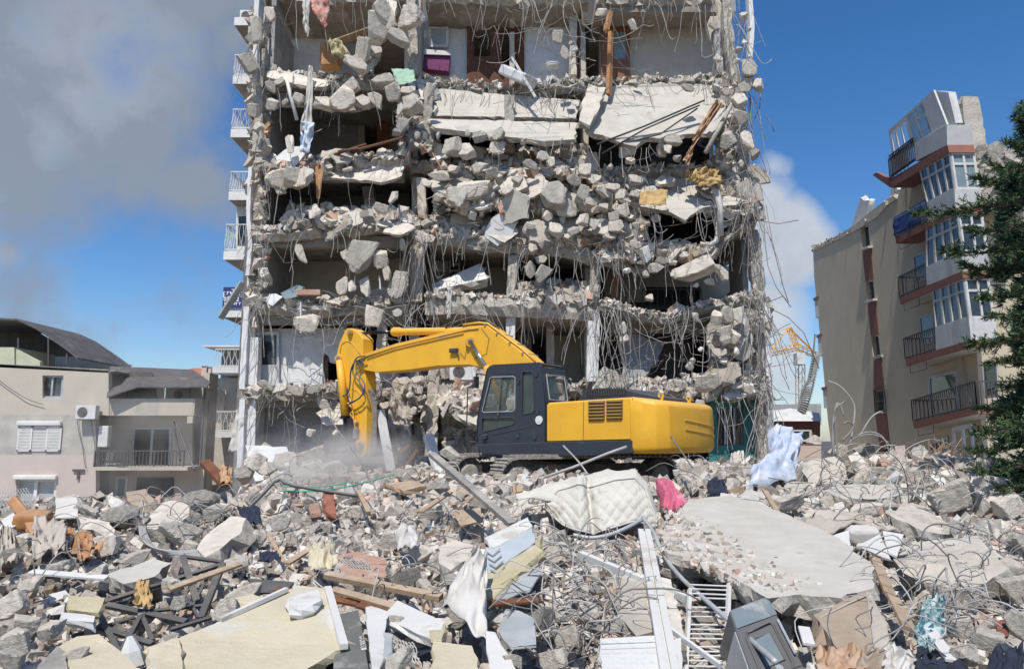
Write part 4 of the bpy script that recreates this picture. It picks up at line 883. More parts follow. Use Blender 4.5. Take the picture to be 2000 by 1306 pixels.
mb = MB(); mb.prism(rect([(187, 812), (376, 812), (376, 908), (187, 908)], D + 1.4), (0, .2, 0), holes=[rect([(262, 836), (330, 836), (330, 912), (262, 912)], D + 1.4)]); lp(mb, 'recessed_wall', 'render_beige')
mb = MB(); mb.span((xr - .1, D + 1.5, 0), (xe, D + 1.7, Z_(908))); lp(mb, 'recessed_wall', 'render_pink')
mb = MB(); mb.span((xe - .25, D + 1.4, 0), (xe, D + 2.4, Z_(722))); lp(mb, 'side_wall', 'render_beige')
mb = MB(); fb(mb, 209, 376, 778, 811, D - .02, D + .25); mb.span((xe - .25, D, Z_(811)), (xe, D + 1.5, Z_(778))); mb.span((xr, D + .26, Z_(811)), (xe, D + 1.5, Z_(806))); fb(mb, 366, 376, 811, 826, D, D + .25); lp(mb, 'parapet', 'render_beige')
mb = MB(); fb(mb, 187, 368, 911, 918, D - .1, D + 1.5); lp(mb, 'balcony_floor', 'render_beige')
for h, nm in ((hA, 'window'), (hC, 'window')):
    mb = MB(); r = rect(h, D + .12); 
    mb.prism(r, (0, .08, 0), holes=[[r[0].lerp(r[2], .06), Vector((r[1].lerp(r[0], .54).x, D + .12, r[1].z - .08)), Vector((r[1].lerp(r[0], .54).x, D + .12, r[2].z + .08)), Vector((r[0].lerp(r[2], .06).x, D + .12, r[2].z + .08))], [Vector((r[0].lerp(r[1], .54).x, D + .12, r[1].z - .08)), Vector((r[1].x - .06, D + .12, r[1].z - .08)), Vector((r[1].x - .06, D + .12, r[2].z + .08)), Vector((r[0].lerp(r[1], .54).x, D + .12, r[2].z + .08))]]); wn = lp(mb, nm, 'metal_grey' if h is hA else 'shutter')
    mb = MB(); mb.prism(rect(h, D + .22), (0, .02, 0)); mb.build('glass_pane', 'glass_window' if h is hA else 'metal_grey', wn)
# roller box and three louvred shutter leaves
for (y0, x0, x1) in ((822, 37, 122), (927, 30, 113)):
    mb = MB(); fb(mb, x0, x1, y0, y0 + 9, D - .18, D + .02); sh = lp(mb, 'roller_box', 'shutter', bevel=.04)
mb = MB(); sf = .012
for (x0, x1, dd) in ((38, 62, -.06), (94, 119, -.06), (62, 96, -.02)):
    a, b = P(x0, 832, D), P(x1, 881, D)
    for q in ((a.x, a.x + .07), (b.x - .07, b.x)): mb.span((q[0], D + dd - .02, b.z), (q[1], D + dd + .03, a.z))
    for z in (a.z - .06, b.z): mb.span((a.x, D + dd - .02, z), (b.x, D + dd + .03, z + .06))
    n = 15
    for k in range(n):
        z = b.z + .06 + (a.z - b.z - .12) * (k + .5) / n; mb.box(((a.x + b.x) / 2, D + dd, z), (b.x - a.x - .12, .05, .045), Euler((rad(35), 0, 0)).to_matrix())
lp(mb, 'window_shutter', 'shutter')
# sliding balcony door
a, b = P(260, 834, D + 1.38), P(332, 914, D + 1.38)
mb = MB(); mx_ = (a.x + b.x) / 2
mb.prism([(a.x, D + 1.36, a.z), (b.x, D + 1.36, a.z), (b.x, D + 1.36, b.z), (a.x, D + 1.36, b.z)], (0, .08, 0), holes=[[(a.x + .1, D + 1.36, a.z - .1), (mx_ - .05, D + 1.36, a.z - .1), (mx_ - .05, D + 1.36, b.z + .1), (a.x + .1, D + 1.36, b.z + .1)], [(mx_ + .05, D + 1.36, a.z - .1), (b.x - .1, D + 1.36, a.z - .1), (b.x - .1, D + 1.36, b.z + .1), (mx_ + .05, D + 1.36, b.z + .1)]]); dd = lp(mb, 'balcony_door', 'metal_grey')
mb = MB(); mb.span((a.x, D + 1.45, b.z), (b.x, D + 1.47, a.z)); mb.build('door_curtain', 'curtain', dd)
def rail(mb, p, q, h, n, r=.014, wob=0):
    p, q = Vector(p), Vector(q); mb.beam(p + EU * h, q + EU * h, .05, .05); mb.beam(p + EU * .06, q + EU * .06, .04, .04)
    for i in range(n + 1): c = p.lerp(q, i / n); mb.beam(c, c + EU * h, r * 2 * (2 if i % 8 == 0 else 1), r * 2 * (2 if i % 8 == 0 else 1), (1, 0, 0))
mb = MB(); zz = Z_(911); rail(mb, (xr + .05, D - .05, zz), (xe - .3, D - .05, zz), Z_(880) - zz, 24); rail(mb, (xr + .05, D - .05, zz), (xr + .05, D + 1.3, zz), Z_(880) - zz, 6); lp(mb, 'railing', 'rail_dark')
mb = MB(); fb(mb, 192, 214, 932, 975, D + 1.4, D + 1.5); w2 = lp(mb, 'lower_door', 'shutter'); mb = MB(); fb(mb, 198, 209, 938, 972, D + 1.37, D + 1.39); mb.build('glass_pane', 'glass_pale', w2)
mb = MB(); fb(mb, 235, 305, 936, 1000, D + 1.42, D + 1.49); lp(mb, 'lower_window', 'glass_window')
mb = MB(); a = P(155, 918, D); mb.box(a + Vector((0, -.06, 0)), (.5, .06, .1)); mb.box(a + Vector((0, -.06, -.2)), (.09, .06, .35)); lp(mb, 'wall_bracket', 'rail_dark')
# awnings: sheets on posts with real thickness
mb = MB(); za, zb = P(212, 714, D).z, P(212, 778, D).z
mb.prism([P(214, 717, D + 3.2), P(376, 724, D + 3.2), P(411, 748, D + .3), P(404, 757, D - .4), P(268, 757, D - .4), P(208, 777, D - .5)], (0, 0, .06)); lp(mb, 'awning', 'roof_dark')
mb = MB(); mb.prism([(X_(212), D + 1.2, Z_(720)), (X_(262), D + 1.2, Z_(722)), (X_(276), D + 1.2, Z_(778)), (X_(212), D + 1.2, Z_(778))], (0, .05, 0)); lp(mb, 'side_tarpaulin', 'roof_dark')
for px_ in (252, 372, 400): mb = MB(); mb.beam((X_(px_, 760, D + .3), D + .3, Z_(790 if px_ < 400 else 900)), (X_(px_, 760, D + .3), D + .3, Z_(755)), .06, .06, (1, 0, 0)); lp(mb, 'awning_post', 'rail_dark')
mb = MB(); fb(mb, -400, 212, 705, 712, D - .1, D + 9, d=D); 
mb = MB(); mb.prism([P(-400, 690, D), P(212, 721, D), P(225, 724, D), P(212, 728, D), P(-400, 697, D)], (0, 9, 0)); mb2 = lp(mb, 'roof_edge', 'steel_dusty')
# arched dark canopy on the roof terrace further left
mb = MB(); arc = [(-200, 612), (-60, 618), (34, 622), (72, 640), (104, 662), (130, 680), (152, 698)]; pts = [P(x, y, D + 2) for x, y in arc]
mb.prism(pts + [q - Vector((0, 0, .08)) for q in reversed(pts)], (0, 5, 0)); lp(mb, 'canopy', 'roof_dark')
mb = MB(); mb.prism([P(-200, 620, D + 6.9), P(34, 626, D + 6.9), P(104, 666, D + 6.9), P(148, 697, D + 6.9), P(-200, 690, D + 6.9)], (0, .08, 0)); lp(mb, 'canopy_back', 'roof_dark')
for px_ in (36, 95, 131):
    mb = MB(); mb.beam(P(px_, 712, D + 2), P(px_, 660 if px_ < 100 else 690, D + 2), .07, .07, (1, 0, 0)); lp(mb, 'canopy_post', 'rail_dark')
mat('pale_green', (.48, .50, .36), (.42, .44, .32), bump=.1)
mb = MB(); mb.prism([P(-200, 676, D + 1.2), P(28, 678, D + 1.2), P(28, 712, D + 1.2), P(-200, 700, D + 1.2)], (0, 3, 0)); mb.prism([P(28, 680, D + 1.3), P(78, 706, D + 1.3), P(78, 714, D + 1.3), P(28, 712, D + 1.3)], (0, .2, 0)); lp(mb, 'terrace_parapet', 'pale_green')
mb = MB(); mb.prism([P(74, 699, D + 6), P(180, 700, D + 6), P(222, 716, D + 6), P(222, 730, D + 6), P(74, 730, D + 6)], (0, 4, 0)); mb.prism([P(72, 696, D + 5.9), P(181, 697, D + 5.9), P(181, 701, D + 5.9), P(72, 700, D + 5.9)], (0, 4, 0)); lp(mb, 'stair_head', 'plaster_white')
aircon(P(171, 805, D - .3), 'white air conditioner hung on the beige house wall beside the balcony', .85)
aircon(P(356, 771, D + 2.5), 'small white air conditioner under the dark awning of the beige house', .8)
t_ = P(205, 852, D + .1); mb = MB(); mb.span(t_ + Vector((-.22, -.15, -.45)), t_ + Vector((.2, .15, .45))); bo = tag(mb.build('water_heater', 'metal_white', bevel=.03), 'white water heater box at the left end of the house balcony', 'water heater')
cc = P(222, 905, D + .5); th_ = thing('garden_chair', cc - Vector((0, 0, .2)), 'white plastic chair on the balcony of the beige house', 'chair')
mb = MB(); mb.box(cc, (.5, .5, .04)); mb.build('seat', 'metal_white', th_); mb = MB(); mb.box(cc + Vector((-.2, 0, .25)), (.05, .5, .5), Matrix.Rotation(.2, 3, 'Y')); mb.build('backrest', 'metal_white', th_)
for sx in (-.2, .2):
    for sy in (-.2, .2): mb = MB(); mb.beam(cc + Vector((sx, sy, 0)), cc + Vector((sx, sy, -.2)), .04, .04, (1, 0, 0)); mb.build('leg', 'metal_white', th_)
for k, (x0, y0, x1, y1, sag) in enumerate([(178, 800, 186, 905, .05), (150, 812, 168, 915, .1), (186, 880, 262, 905, .3), (-10, 735, 84, 790, .15), (214, 716, 214, 905, .0)]):
    mb = MB(); mb.tube(wiggle(P(x0, y0, D - .12), P(x1, y1, D - .12), 10, .04, k, sag), .014, 4); lp(mb, 'cable', 'rail_dark')
for (x, y, h) in ():
    mb = MB(); a = P(x, y, D + 3); mb.tube([a, a + EU * h], .025, 5)
    for q in range(4): mb.beam(a + Vector((-.35, 0, h - .08 - q * .14)), a + Vector((.35, 0, h - .08 - q * .14)), .02, .02)
    lp(mb, 'aerial', 'rail_dark')
# second pale house with white balcony railings
D2 = 39.0; PB = thing('pale_house', (-16, D2 + 3, 0), 'pale house with white balcony railings and chimneys between beige house and ruin', 'house')
def f2(mb, x0, x1, y0, y1, d0, d1): a, b = P(x0, y0, D2), P(x1, y1, D2); mb.span((a.x, d0, b.z), (b.x, d1, a.z)); return mb
lp(f2(MB(), 408, 560, 735, 1100, D2 + 1, D2 + 8), 'wall', 'wall_cream', PB); lp(f2(MB(), 412, 560, 680, 735, D2 + 1.5, D2 + 8), 'upper_wall', 'wall_grey', PB)
lp(f2(MB(), 402, 560, 676, 679, D2 - .4, D2 + 8), 'roof', 'plaster_white', PB)
lp(f2(MB(), 290, 412, 745, 1100, D2 + 2, D2 + 8), 'wing', 'render_beige', PB)
for y0, y1, x0 in ((684, 718, 427), (804, 842, 421)):
    fl = lp(f2(MB(), x0 - 3, 560, y1, y1 + 12, D2 - .6, D2 + 2), 'balcony', 'plaster_white', PB)
    mb = MB(); a = P(x0, y1, D2); b = P(x0, y0, D2); n = 26
    for z in (.05, b.z - a.z): mb.beam((a.x, D2 - .55, a.z + z), (a.x + 4, D2 - .55, a.z + z), .06, .06)
    for i in range(n):
        c = Vector((a.x + i * .16, D2 - .55, a.z)); s = .05 * (1 if i % 2 else -1); h = b.z - a.z
        mb.tube([c, c + Vector((s, 0, h * .3)), c + Vector((-s, 0, h * .7)), c + Vector((0, 0, h))], .02, 4)
    mb.build('railing', 'metal_white', fl)
mb = MB(); a = P(421, 806, D2); mb.span((a.x - .1, D2 - .5, a.z - .5), (a.x + .1, D2 + .9, a.z + 1.2)); lp(mb, 'balcony_screen', 'metal_white', PB)
for x0, x1, y0 in ((348, 356, 704), (362, 366, 706), (395, 403, 704)):
    mb = MB(); f2(mb, x0, x1, y0, 745, D2 + 3, D2 + 3.3); f2(mb, x0 - 1, x1 + 1, y0 - 1, y0, D2 + 2.95, D2 + 3.35); lp(mb, 'chimney', 'render_pink', PB)
mb = MB(); mb.prism([P(290, 745, D2 + 2), P(375, 722, D2 + 5), P(412, 722, D2 + 5), P(412, 745, D2 + 2)], (0, 0, .1)); lp(mb, 'tiled_roof', 'tile', PB)
mb = MB(); cloth(mb, P(462, 800, 27.5), P(470, 800, 27.5), P(470, 882, 27.3), P(446, 882, 27.3), 8, 14, .06, seed=21); tag(mb.build('white_curtain', 'cloth_white', smooth=True), 'white curtain blown out at the left foot of the ruin', 'curtain')

# ================================================================ leaning block of flats at the right
TL = math.tan(rad(2.0)); SK = .12
nF = Vector((1, -SK, TL)); 
def plane_c(px, py, c):
    d = pdir(px, py); o = Vector((0, 0, CAMZ)); # x - SK*y + TL*(z-6) = c
    t = (c - (o.dot(nF) - TL * 6)) / d.dot(nF); return o + d * t
cB, cF = 13.94, 14.98
RX = Vector((1, 0, 0)); INW = Vector((1, .0, 0))
mat('flat_wall', (.64, .545, .40), (.57, .49, .355), (.45, .39, .29), streak=.3, bump=.12, scale=.7, bscale=8, blotch=-.08)
mat('flat_band', (.27, .115, .085), (.22, .095, .07), rough=.8, bump=.15)
mat('flat_white', (.58, .58, .56), (.50, .50, .48), (.42, .41, .38), streak=.2, rough=.6, bump=.05)
mat('flat_cream', (.50, .46, .36), (.44, .40, .31), bump=.1)
RB = thing('leaning_apartment_building', plane_c(1900, 860, cF) * 1.0, 'leaning beige block of flats with brown bands and white bays at the right', 'apartment building')
def rp(mb, nm, m_, par=None, **k): return mb.build(nm, m_, par or RB, **k)
def q_(pl, c): return [plane_c(a, b, c) for a, b in pl]
# window strip between wall parts: wins = (x0,y0,x1,y1)
WN = [((1680, 443), (1697, 438), (1701, 482), (1684, 488)), ((1690, 549), (1706, 545), (1710, 585), (1694, 590)), ((1701, 656), (1716, 652), (1721, 695), (1706, 700)), ((1706, 762), (1727, 760), (1731, 803), (1709, 806)), ((1718, 874), (1738, 872), (1742, 925), (1722, 928))]
out = [(1588, 489), (1602, 482), (1630, 471), (1648, 460), (1672, 450), (1690, 438), (1703, 428), (1712, 424), (1722, 408), (1735, 398), (1752, 388), (1760, 366), (1800, 330), (1893, 290), (1905, 640), (1925, 960), (1935, 1100), (1650, 1100), (1628, 900), (1617, 820), (1606, 700), (1596, 600), (1590, 540)]
mb = MB(); mb.prism(q_(out, cF), INW * .35, holes=[q_(h, cF) for h in WN]); rp(mb, 'wall', 'flat_wall')
mb = MB(); mb.prism(q_(out, cF + .36), INW * 5.5); rp(mb, 'building_core', 'flat_wall')
for i, h in enumerate(WN):
    r = q_(h, cF + .15); c = sum(r, Vector()) / 4; mb = MB(); mb.prism(r, INW * .06, holes=[[c + (v - c) * .82 for v in r]]); wn = rp(mb, 'window', 'flat_white')
    mb = MB(); mb.prism(q_(h, cF + .26), INW * .02); mb.build('glass_pane', 'glass_window', wn)
    if i >= 3:
        mb = MB(); r2 = q_(h, cF - .12)
        for k in range(7): t = k / 6; mb.beam(r2[0].lerp(r2[1], t), r2[3].lerp(r2[2], t), .035, .035, (1, 0, 0))
        for t in (0, .5, 1): mb.beam(r2[0].lerp(r2[3], t), r2[1].lerp(r2[2], t), .035, .035)
        mb.build('window_grille', 'rail_dark', wn)
    else:
        mb = MB(); mb.beam(q_([h[3]], cF - .1)[0], q_([h[2]], cF - .1)[0], .3, .1); mb.build('sill', 'flat_white', wn)
for a, b in zip(WN, WN[1:]):
    mb = MB(); mb.prism(q_([(a[3][0], a[3][1] + 3), (a[2][0], a[2][1] + 3), b[1], b[0]], cF - .03), INW * .04); rp(mb, 'brown_panel', 'flat_band')
# balconies and bays: band corner near/far, parapet, glazing
BAYS = [((1850, 283), (1854, 298), (1738, 350), (1740, 367)), ((1866, 405), (1869, 417), (1749, 465), (1750, 476)), ((1880, 529), (1881, 543), (1757, 581), (1758, 594.5)), ((1896.6, 663.6), (1898, 677), (1768, 701), (1770, 715)), ((1908, 794), (1911, 807), (1783, 823), (1785, 836.5))]
PAR = [((1849, 244), (1850, 283), (1788, 315), (1787, 279)), ((1864, 369), (1866, 405), (1812, 433), (1810, 398)), ((1879, 491), (1880, 529), (1810, 558), (1808, 525)), ((1892, 621), (1896.6, 663.6), (1828, 684), (1826, 642)), None]
def lerp2(a, b, t): return (a[0] + (b[0] - a[0]) * t, a[1] + (b[1] - a[1]) * t)
def railp(mb, A, B, h, n):
    mb.beam(A + EU * h, B + EU * h, .05, .05); mb.beam(A + EU * .06, B + EU * .06, .04, .04)
    for i in range(n + 1): c = A.lerp(B, i / n); mb.beam(c, c + EU * h, .03, .03, (1, 0, 0))
for i, (n0, n1, f0, f1) in enumerate(BAYS):
    mb = MB(); mb.prism(q_([n0, n1, f1, f0], cB), INW * 1.02); sl_ = rp(mb, 'balcony', 'flat_band')
    mb = MB(); mb.prism(q_([lerp2(n1, f1, .02), lerp2(n1, f1, .98), (lerp2(n1, f1, .98)[0], lerp2(n1, f1, .98)[1] + 1.2), (lerp2(n1, f1, .02)[0], lerp2(n1, f1, .02)[1] + 1.2)], cB + .06), INW * .9); mb.build('ceiling_below', 'flat_white', sl_)
    A, B = plane_c(*f0, cB + .04), plane_c(*n0, cB + .04)
    if PAR[i]:
        p = PAR[i]; mb = MB(); mb.prism(q_(p, cB + .02), INW * 1.0); rp(mb, 'bay_parapet', 'flat_white')
        C_ = plane_c(*p[2], cB + .04); 
        mb = MB(); nn = 16; railp(mb, A, C_ - EU * 0, .95, nn); railp(mb, A, A + INW * .9, .95, 5); rp(mb, 'railing', 'rail_dark')
        if i == 1: mb = MB(); cloth(mb, A + EU * .9 - RX * .04, A.lerp(C_, .98) + EU * .9 - RX * .04, A.lerp(C_, .98) + EU * .1 - RX * .04, A + EU * .1 - RX * .04, 12, 8, .03, seed=5); mat('blue_fabric', (.03, .07, .24), (.02, .045, .17), scale=6, bump=.2); tag(mb.build('blue_screen', 'blue_fabric', smooth=True), 'blue cloth screen on the third balcony of the leaning block', 'screen')
    else:
        mb = MB(); railp(mb, A, B, .95, 30); railp(mb, A, A + INW * .9, .95, 5); railp(mb, B, B + INW * 3.2 , .95, 16); rp(mb, 'railing', 'rail_dark')
    # folding drying frame under each balcony
    mb = MB(); u0 = plane_c(*lerp2(f1, n1, .06), cB + .1) - EU * .02; u1 = plane_c(*lerp2(f1, n1, .3), cB + .1) - EU * .02
    mb.tube([u0, u0 - EU * .35, u1 - EU * .35, u1], .014, 4); rp(mb, 'drying_frame', 'rail_dark')
# glazed bays between a parapet top and the band above it
def glazed(top_n, top_f, par, idx, ncol):
    r = [par[0], par[3], top_f, top_n]  # near bottom, far bottom, far top, near top
    o = None; bl, tl = (par[3], top_f), (par[0], top_n)
    mb = MB(); holes = []
    for k in range(ncol):
        for (v0, v1) in ((.05, .66), (.72, .95)):
            u0, u1 = (k + .12) / ncol, (k + .9) / ncol
            f = lambda u, v: lerp2(lerp2(par[0], par[3], u), lerp2(top_n, top_f, u), v)
            holes.append(q_([f(u0, v0), f(u1, v0), f(u1, v1), f(u0, v1)], cB + .04))
    mb.prism(q_(r, cB + .04), INW * .07, holes=holes); o = rp(mb, 'bay_window', 'flat_white')
    mb = MB(); mb.prism(q_(r, cB + .09), INW * .015); mb.build('glass_pane', 'glass_window', o)
    # near end face looking towards the street
    b0 = plane_c(*par[0], cB + .04); t0 = plane_c(*top_n, cB + .04); mb = MB(); hs = []
    for (u0, u1) in ((.14, .5), (.58, .9)):
        for (v0, v1) in ((.05, .66), (.72, .95)):
            g_ = lambda u, v: b0.lerp(t0, v) + INW * u
            hs.append([g_(u0, v0), g_(u1, v0), g_(u1, v1), g_(u0, v1)])
    mb.prism([b0, b0 + INW * 1.0, t0 + INW * 1.0, t0], Vector((0, .07, 0)), holes=hs); o2 = rp(mb, 'bay_window', 'flat_white')
    mb = MB(); mb.prism([b0 + Vector((0, .05, 0)), b0 + INW + Vector((0, .05, 0)), t0 + INW + Vector((0, .05, 0)), t0 + Vector((0, .05, 0))], Vector((0, .015, 0))); mb.build('glass_pane', 'glass_pale' if idx == 0 else 'glass_window', o2)
glazed((1854, 298), (1795, 332), PAR[1], 0, 4)
glazed((1869, 417), (1808, 444), PAR[2], 1, 4)
glazed((1881, 543), (1820, 566), PAR[3], 2, 4)
# recessed balcony doors on the facade
for h in ([(1783, 500), (1806, 490), (1808, 545), (1788, 555)], [(1795, 618), (1822, 610), (1824, 668), (1799, 676)], [(1812, 734), (1870, 722), (1874, 806), (1816, 815)], [(1920, 712), (1946, 706), (1950, 775), (1924, 778)], [(1815, 862), (1850, 850), (1856, 960), (1818, 960)]):
    r = q_(h, cF - .06); c = sum(r, Vector()) / 4; mb = MB(); mb.prism(r, INW * .05, holes=[[c + (v - c) * .86 for v in r]]); dd = rp(mb, 'balcony_door', 'flat_white'); mb = MB(); mb.prism([v + INW * .03 for v in r], INW * .02); mb.build('glass_pane', 'glass_window', dd)
mb = MB(); a = [(1858, 835), (1896, 826), (1908, 960), (1868, 960)]; mb.prism(q_(a, cB + .1), INW * .08, holes=[q_([(1862, 842), (1876, 839), (1880, 890), (1866, 892)], cB + .1), q_([(1880, 838), (1893, 834), (1899, 886), (1884, 889)], cB + .1)]); gd = rp(mb, 'ground_floor_door', 'flat_white')
# warm end wall facing the street, behind the tree
nr = plane_c(1893, 860, cF); yE = nr.y
mb = MB(); b0 = plane_c(1925, 1000, cF); t0 = plane_c(1893, 300, cF); yE = b0.y + .2
w_p = [Vector((t0.x, yE, t0.z)), Vector((t0.x + 8, yE, t0.z - 1.5)), Vector((b0.x + 8, yE, 0)), Vector((b0.x, yE, 0))]
mb.prism(w_p, (0, .4, 0)); rp(mb, 'end_wall', 'flat_cream')
# torn top: leaning white window frame, stub column, rubble
fr4 = [(1849, 244), (1787, 279), (1742, 312), (1734, 254), (1824, 176)]
TF_ = q_([(1849, 243), (1744, 312), (1735, 255), (1823, 176)], cB + .1)
def tf(u, v): return TF_[0].lerp(TF_[1], u).lerp(TF_[3].lerp(TF_[2], u), v)
hs = []
for (u0, u1, v0, v1) in ((.26, .40, .08, .62), (.43, .56, .08, .62), (.26, .40, .68, .92), (.43, .56, .68, .92), (.62, .72, .1, .85), (.75, .84, .1, .85), (.87, .95, .1, .85)): hs.append([tf(u0, v0), tf(u1, v0), tf(u1, v1), tf(u0, v1)])
mb = MB(); mb.prism(TF_, INW * .08, holes=hs); tl_ = rp(mb, 'loose_window_frame', 'flat_white')
mb = MB(); mb.prism([tf(.24, .06), tf(.57, .06), tf(.57, .94), tf(.24, .94)], INW * .015); mb.build('glass_pane', 'glass_pale', tl_)
mb = MB(); mb.prism(q_([(1826, 178), (1852, 180), (1866, 240), (1852, 242)], cB + .6), INW * .3); rp(mb, 'broken_panel', 'flat_white')
A, B = plane_c(1740, 345, cB), plane_c(1788, 312, cB); mb = MB(); railp(mb, A, B, 1.0, 16); rp(mb, 'railing', 'rail_dark')
mb = MB(); mb.prism([plane_c(*q, cB + .2) for q in ((1704, 342), (1712, 337), (1742, 352), (1738, 366))], INW * .2); rp(mb, 'hanging_board', 'flat_band')
sd = plane_c(1893, 300, cF)
mb = MB(); panel(mb, [Vector((P(x, y, sd.y + .6))) for x, y in ((1880, 192), (1912, 190), (1930, 300), (1935, 360), (1898, 360), (1888, 290))], .6, .08, seed=3, mi_edge=1); rp(mb, 'column_stub', ['concrete', 'concrete_broken'])
mb = MB(); rs = random.Random(8)
for _ in range(500):
    x, y = rs.uniform(1895, 1990), 0; y = 285 + rs.random() ** .6 * 120; mb.shard(P(x, y, sd.y + rs.uniform(-.1, .9)), [rs.uniform(.12, .5)] * 3, rs)
rp(mb, 'broken_masonry', 'concrete_broken')['kind'] = 'stuff'
for (x0, y0, x1, y1) in ((1588, 488, 1672, 449), (1672, 449, 1752, 386)):
    mb = MB(); n = 90
    for k in range(n):
        t = rs.random(); p = plane_c(x0 + (x1 - x0) * t, y0 + (y1 - y0) * t + rs.uniform(-4, 2), cF + rs.uniform(0, 1)); mb.shard(p, [rs.uniform(.08, .42), rs.uniform(.08, .3), rs.uniform(.05, .2)], rs)
    rp(mb, 'torn_wall_edge', 'concrete_broken')['kind'] = 'stuff'
mb = MB(); panel(mb, [plane_c(*q, cF - .05) for q in ((1588, 490), (1630, 471), (1672, 450), (1712, 424), (1735, 399), (1752, 388), (1744, 382), (1706, 408), (1668, 440), (1628, 464), (1590, 484))], .5, .05, seed=14, mi_edge=1); rp(mb, 'roof_edge', ['concrete', 'concrete_broken'])
mb = MB(); panel(mb, [plane_c(*q, cF + .4) for q in ((1660, 452), (1680, 388), (1696, 392), (1694, 430))], .35, .08, seed=4); rp(mb, 'standing_wall_piece', 'plaster_white')
mb = MB(); panel(mb, [plane_c(*q, cF + .4) for q in ((1736, 386), (1742, 364), (1762, 372), (1762, 386))], .35, .06, seed=5); rp(mb, 'standing_wall_piece', 'plaster_white')
for (y, px_) in ((588, 1600), (660, 1606), (762, 1616)):
    mb = MB(); a = plane_c(px_, y, cF + .3); mb.span(a + Vector((-.35, -.9, -1.2)), a + Vector((.3, -.1, .1))); o = rp(mb, 'rear_balcony', 'flat_white'); mb = MB(); mb.span(a + Vector((-.42, -.98, -.0)), a + Vector((.3, -.05, .2))); mb.build('balcony_rim', 'flat_band', o)
# bent fire-escape ladder hanging beside the leaning block
t = thing('fire_escape_stair', P(1575, 810, 40), 'bent grey steel stair hanging free left of the leaning block of flats', 'stair')
cl = [(1592, 652), (1588, 700), (1580, 742), (1566, 766), (1560, 800)]; cr = [(1600, 690), (1596, 712), (1588, 752), (1582, 776), (1572, 808)]
for c in (cl, cr): mb = MB(); mb.tube([P(a, b, 40) for a, b in c], .045, 5); mb.build('side_rail', 'steel_dusty', t)
def along(c, u):
    k = u * (len(c) - 1); i = min(int(k), len(c) - 2); return P(*lerp2(c[i], c[i + 1], k - i), 40)
for k in range(26): mb = MB(); mb.beam(along(cl, .25 + .75 * k / 25), along(cr, k / 25), .5, .05, (0, 0, 1)); mb.build('tread', 'metal_grey', t)
# ================================================================ far: tower crane, small white-roofed house
CD = 95.0; mat('crane_yellow', (.72, .36, .03), rough=.5, bump=0)
CR = thing('tower_crane', P(1565, 860, CD), 'yellow tower crane far behind between the ruin and the leaning block', 'tower crane')
def lattice(mb, a, b, w_, n, r=.06):
    w_ *= .7
    a, b = Vector(a), Vector(b); t_ = (b - a).normalized(); u = t_.orthogonal().normalized(); v = t_.cross(u)
    cs = [u * w_ + v * w_, u * w_ - v * w_, -u * w_ - v * w_, -u * w_ + v * w_]
    for c in cs: mb.tube([a + c, b + c], r, 4)
    for k in range(n):
        for i in range(4): mb.tube([a.lerp(b, k / n) + cs[i], a.lerp(b, (k + 1) / n) + cs[(i + 1) % 4]], r * .6, 3, cap=False)
mb = MB(); lattice(mb, P(1564, 900, CD), P(1563, 700, CD), .6, 12); mb.build('mast', 'wood', CR)
mb = MB(); lattice(mb, P(1450, 700, CD - 3), P(1558, 678, CD), .45, 14); mb.build('jib', 'crane_yellow', CR)
mb = MB(); lattice(mb, P(1558, 678, CD), P(1600, 696, CD + 2), .45, 5); mb.build('counter_jib', 'crane_yellow', CR)
mb = MB(); lattice(mb, P(1556, 676, CD), P(1541, 640, CD), .35, 5); mb.build('tower_head', 'crane_yellow', CR)
mb = MB(); mb.tube([P(1541, 640, CD), P(1504, 686, CD - 1)], .12, 4); mb.tube([P(1541, 640, CD), P(1595, 692, CD + 2)], .12, 4); mb.tube([P(1541, 640, CD), P(1450, 668, CD - 3)], .05, 3); mb.build('tie_bars', 'crane_yellow', CR)
mb = MB(); mb.span(P(1554, 712, CD) - Vector((0, .7, 0)), P(1568, 690, CD) + Vector((0, .7, 0))); mb.build('cab', 'metal_white', CR)
HD = 55; SHs = thing('small_house', P(1550, 900, HD) * 1.0, 'low house with white roof and brown wall behind the right foot of the ruin', 'house')
mb = MB(); mb.prism([P(1480, 820, HD), P(1602, 820, HD), P(1602, 1000, HD), P(1480, 1000, HD)], (0, 6, 0)); mb.build('wall', 'flat_band', SHs)
mb = MB(); mb.prism([P(1480, 822, HD - .5), P(1604, 822, HD - .5), P(1600, 806, HD + .3), P(1544, 797, HD + 1), P(1500, 806, HD + .3), P(1480, 812, HD)], (0, 6, 0)); mb.build('roof', 'flat_white', SHs)
mb = MB(); mb.prism([P(1545, 838, HD - .1), P(1585, 838, HD - .1), P(1585, 862, HD - .1), P(1545, 862, HD - .1)], (0, .08, 0), holes=[[P(1549, 842, HD - .1), P(1581, 842, HD - .1), P(1581, 858, HD - .1), P(1549, 858, HD - .1)]]); w5 = mb.build('window', 'flat_white', SHs)
mb = MB(); mb.prism([P(1547, 840, HD - .04), P(1583, 840, HD - .04), P(1583, 860, HD - .04), P(1547, 860, HD - .04)], (0, .03, 0)); mb.build('glass_pane', 'glass_window', w5)
mb = MB(); mb.prism([P(1500, 870, HD - 3), P(1604, 870, HD - 3), P(1604, 1000, HD - 3), P(1500, 1000, HD - 3)], (0, .3, 0)); mb.build('garden_wall', 'render_pink', SHs)
mb = MB(); mb.prism([P(1490, 790, HD + 8), P(1604, 788, HD + 8), P(1604, 830, HD + 8), P(1490, 830, HD + 8)], (0, 5, 0)); mb.build('rear_wing', 'wall_grey', SHs)

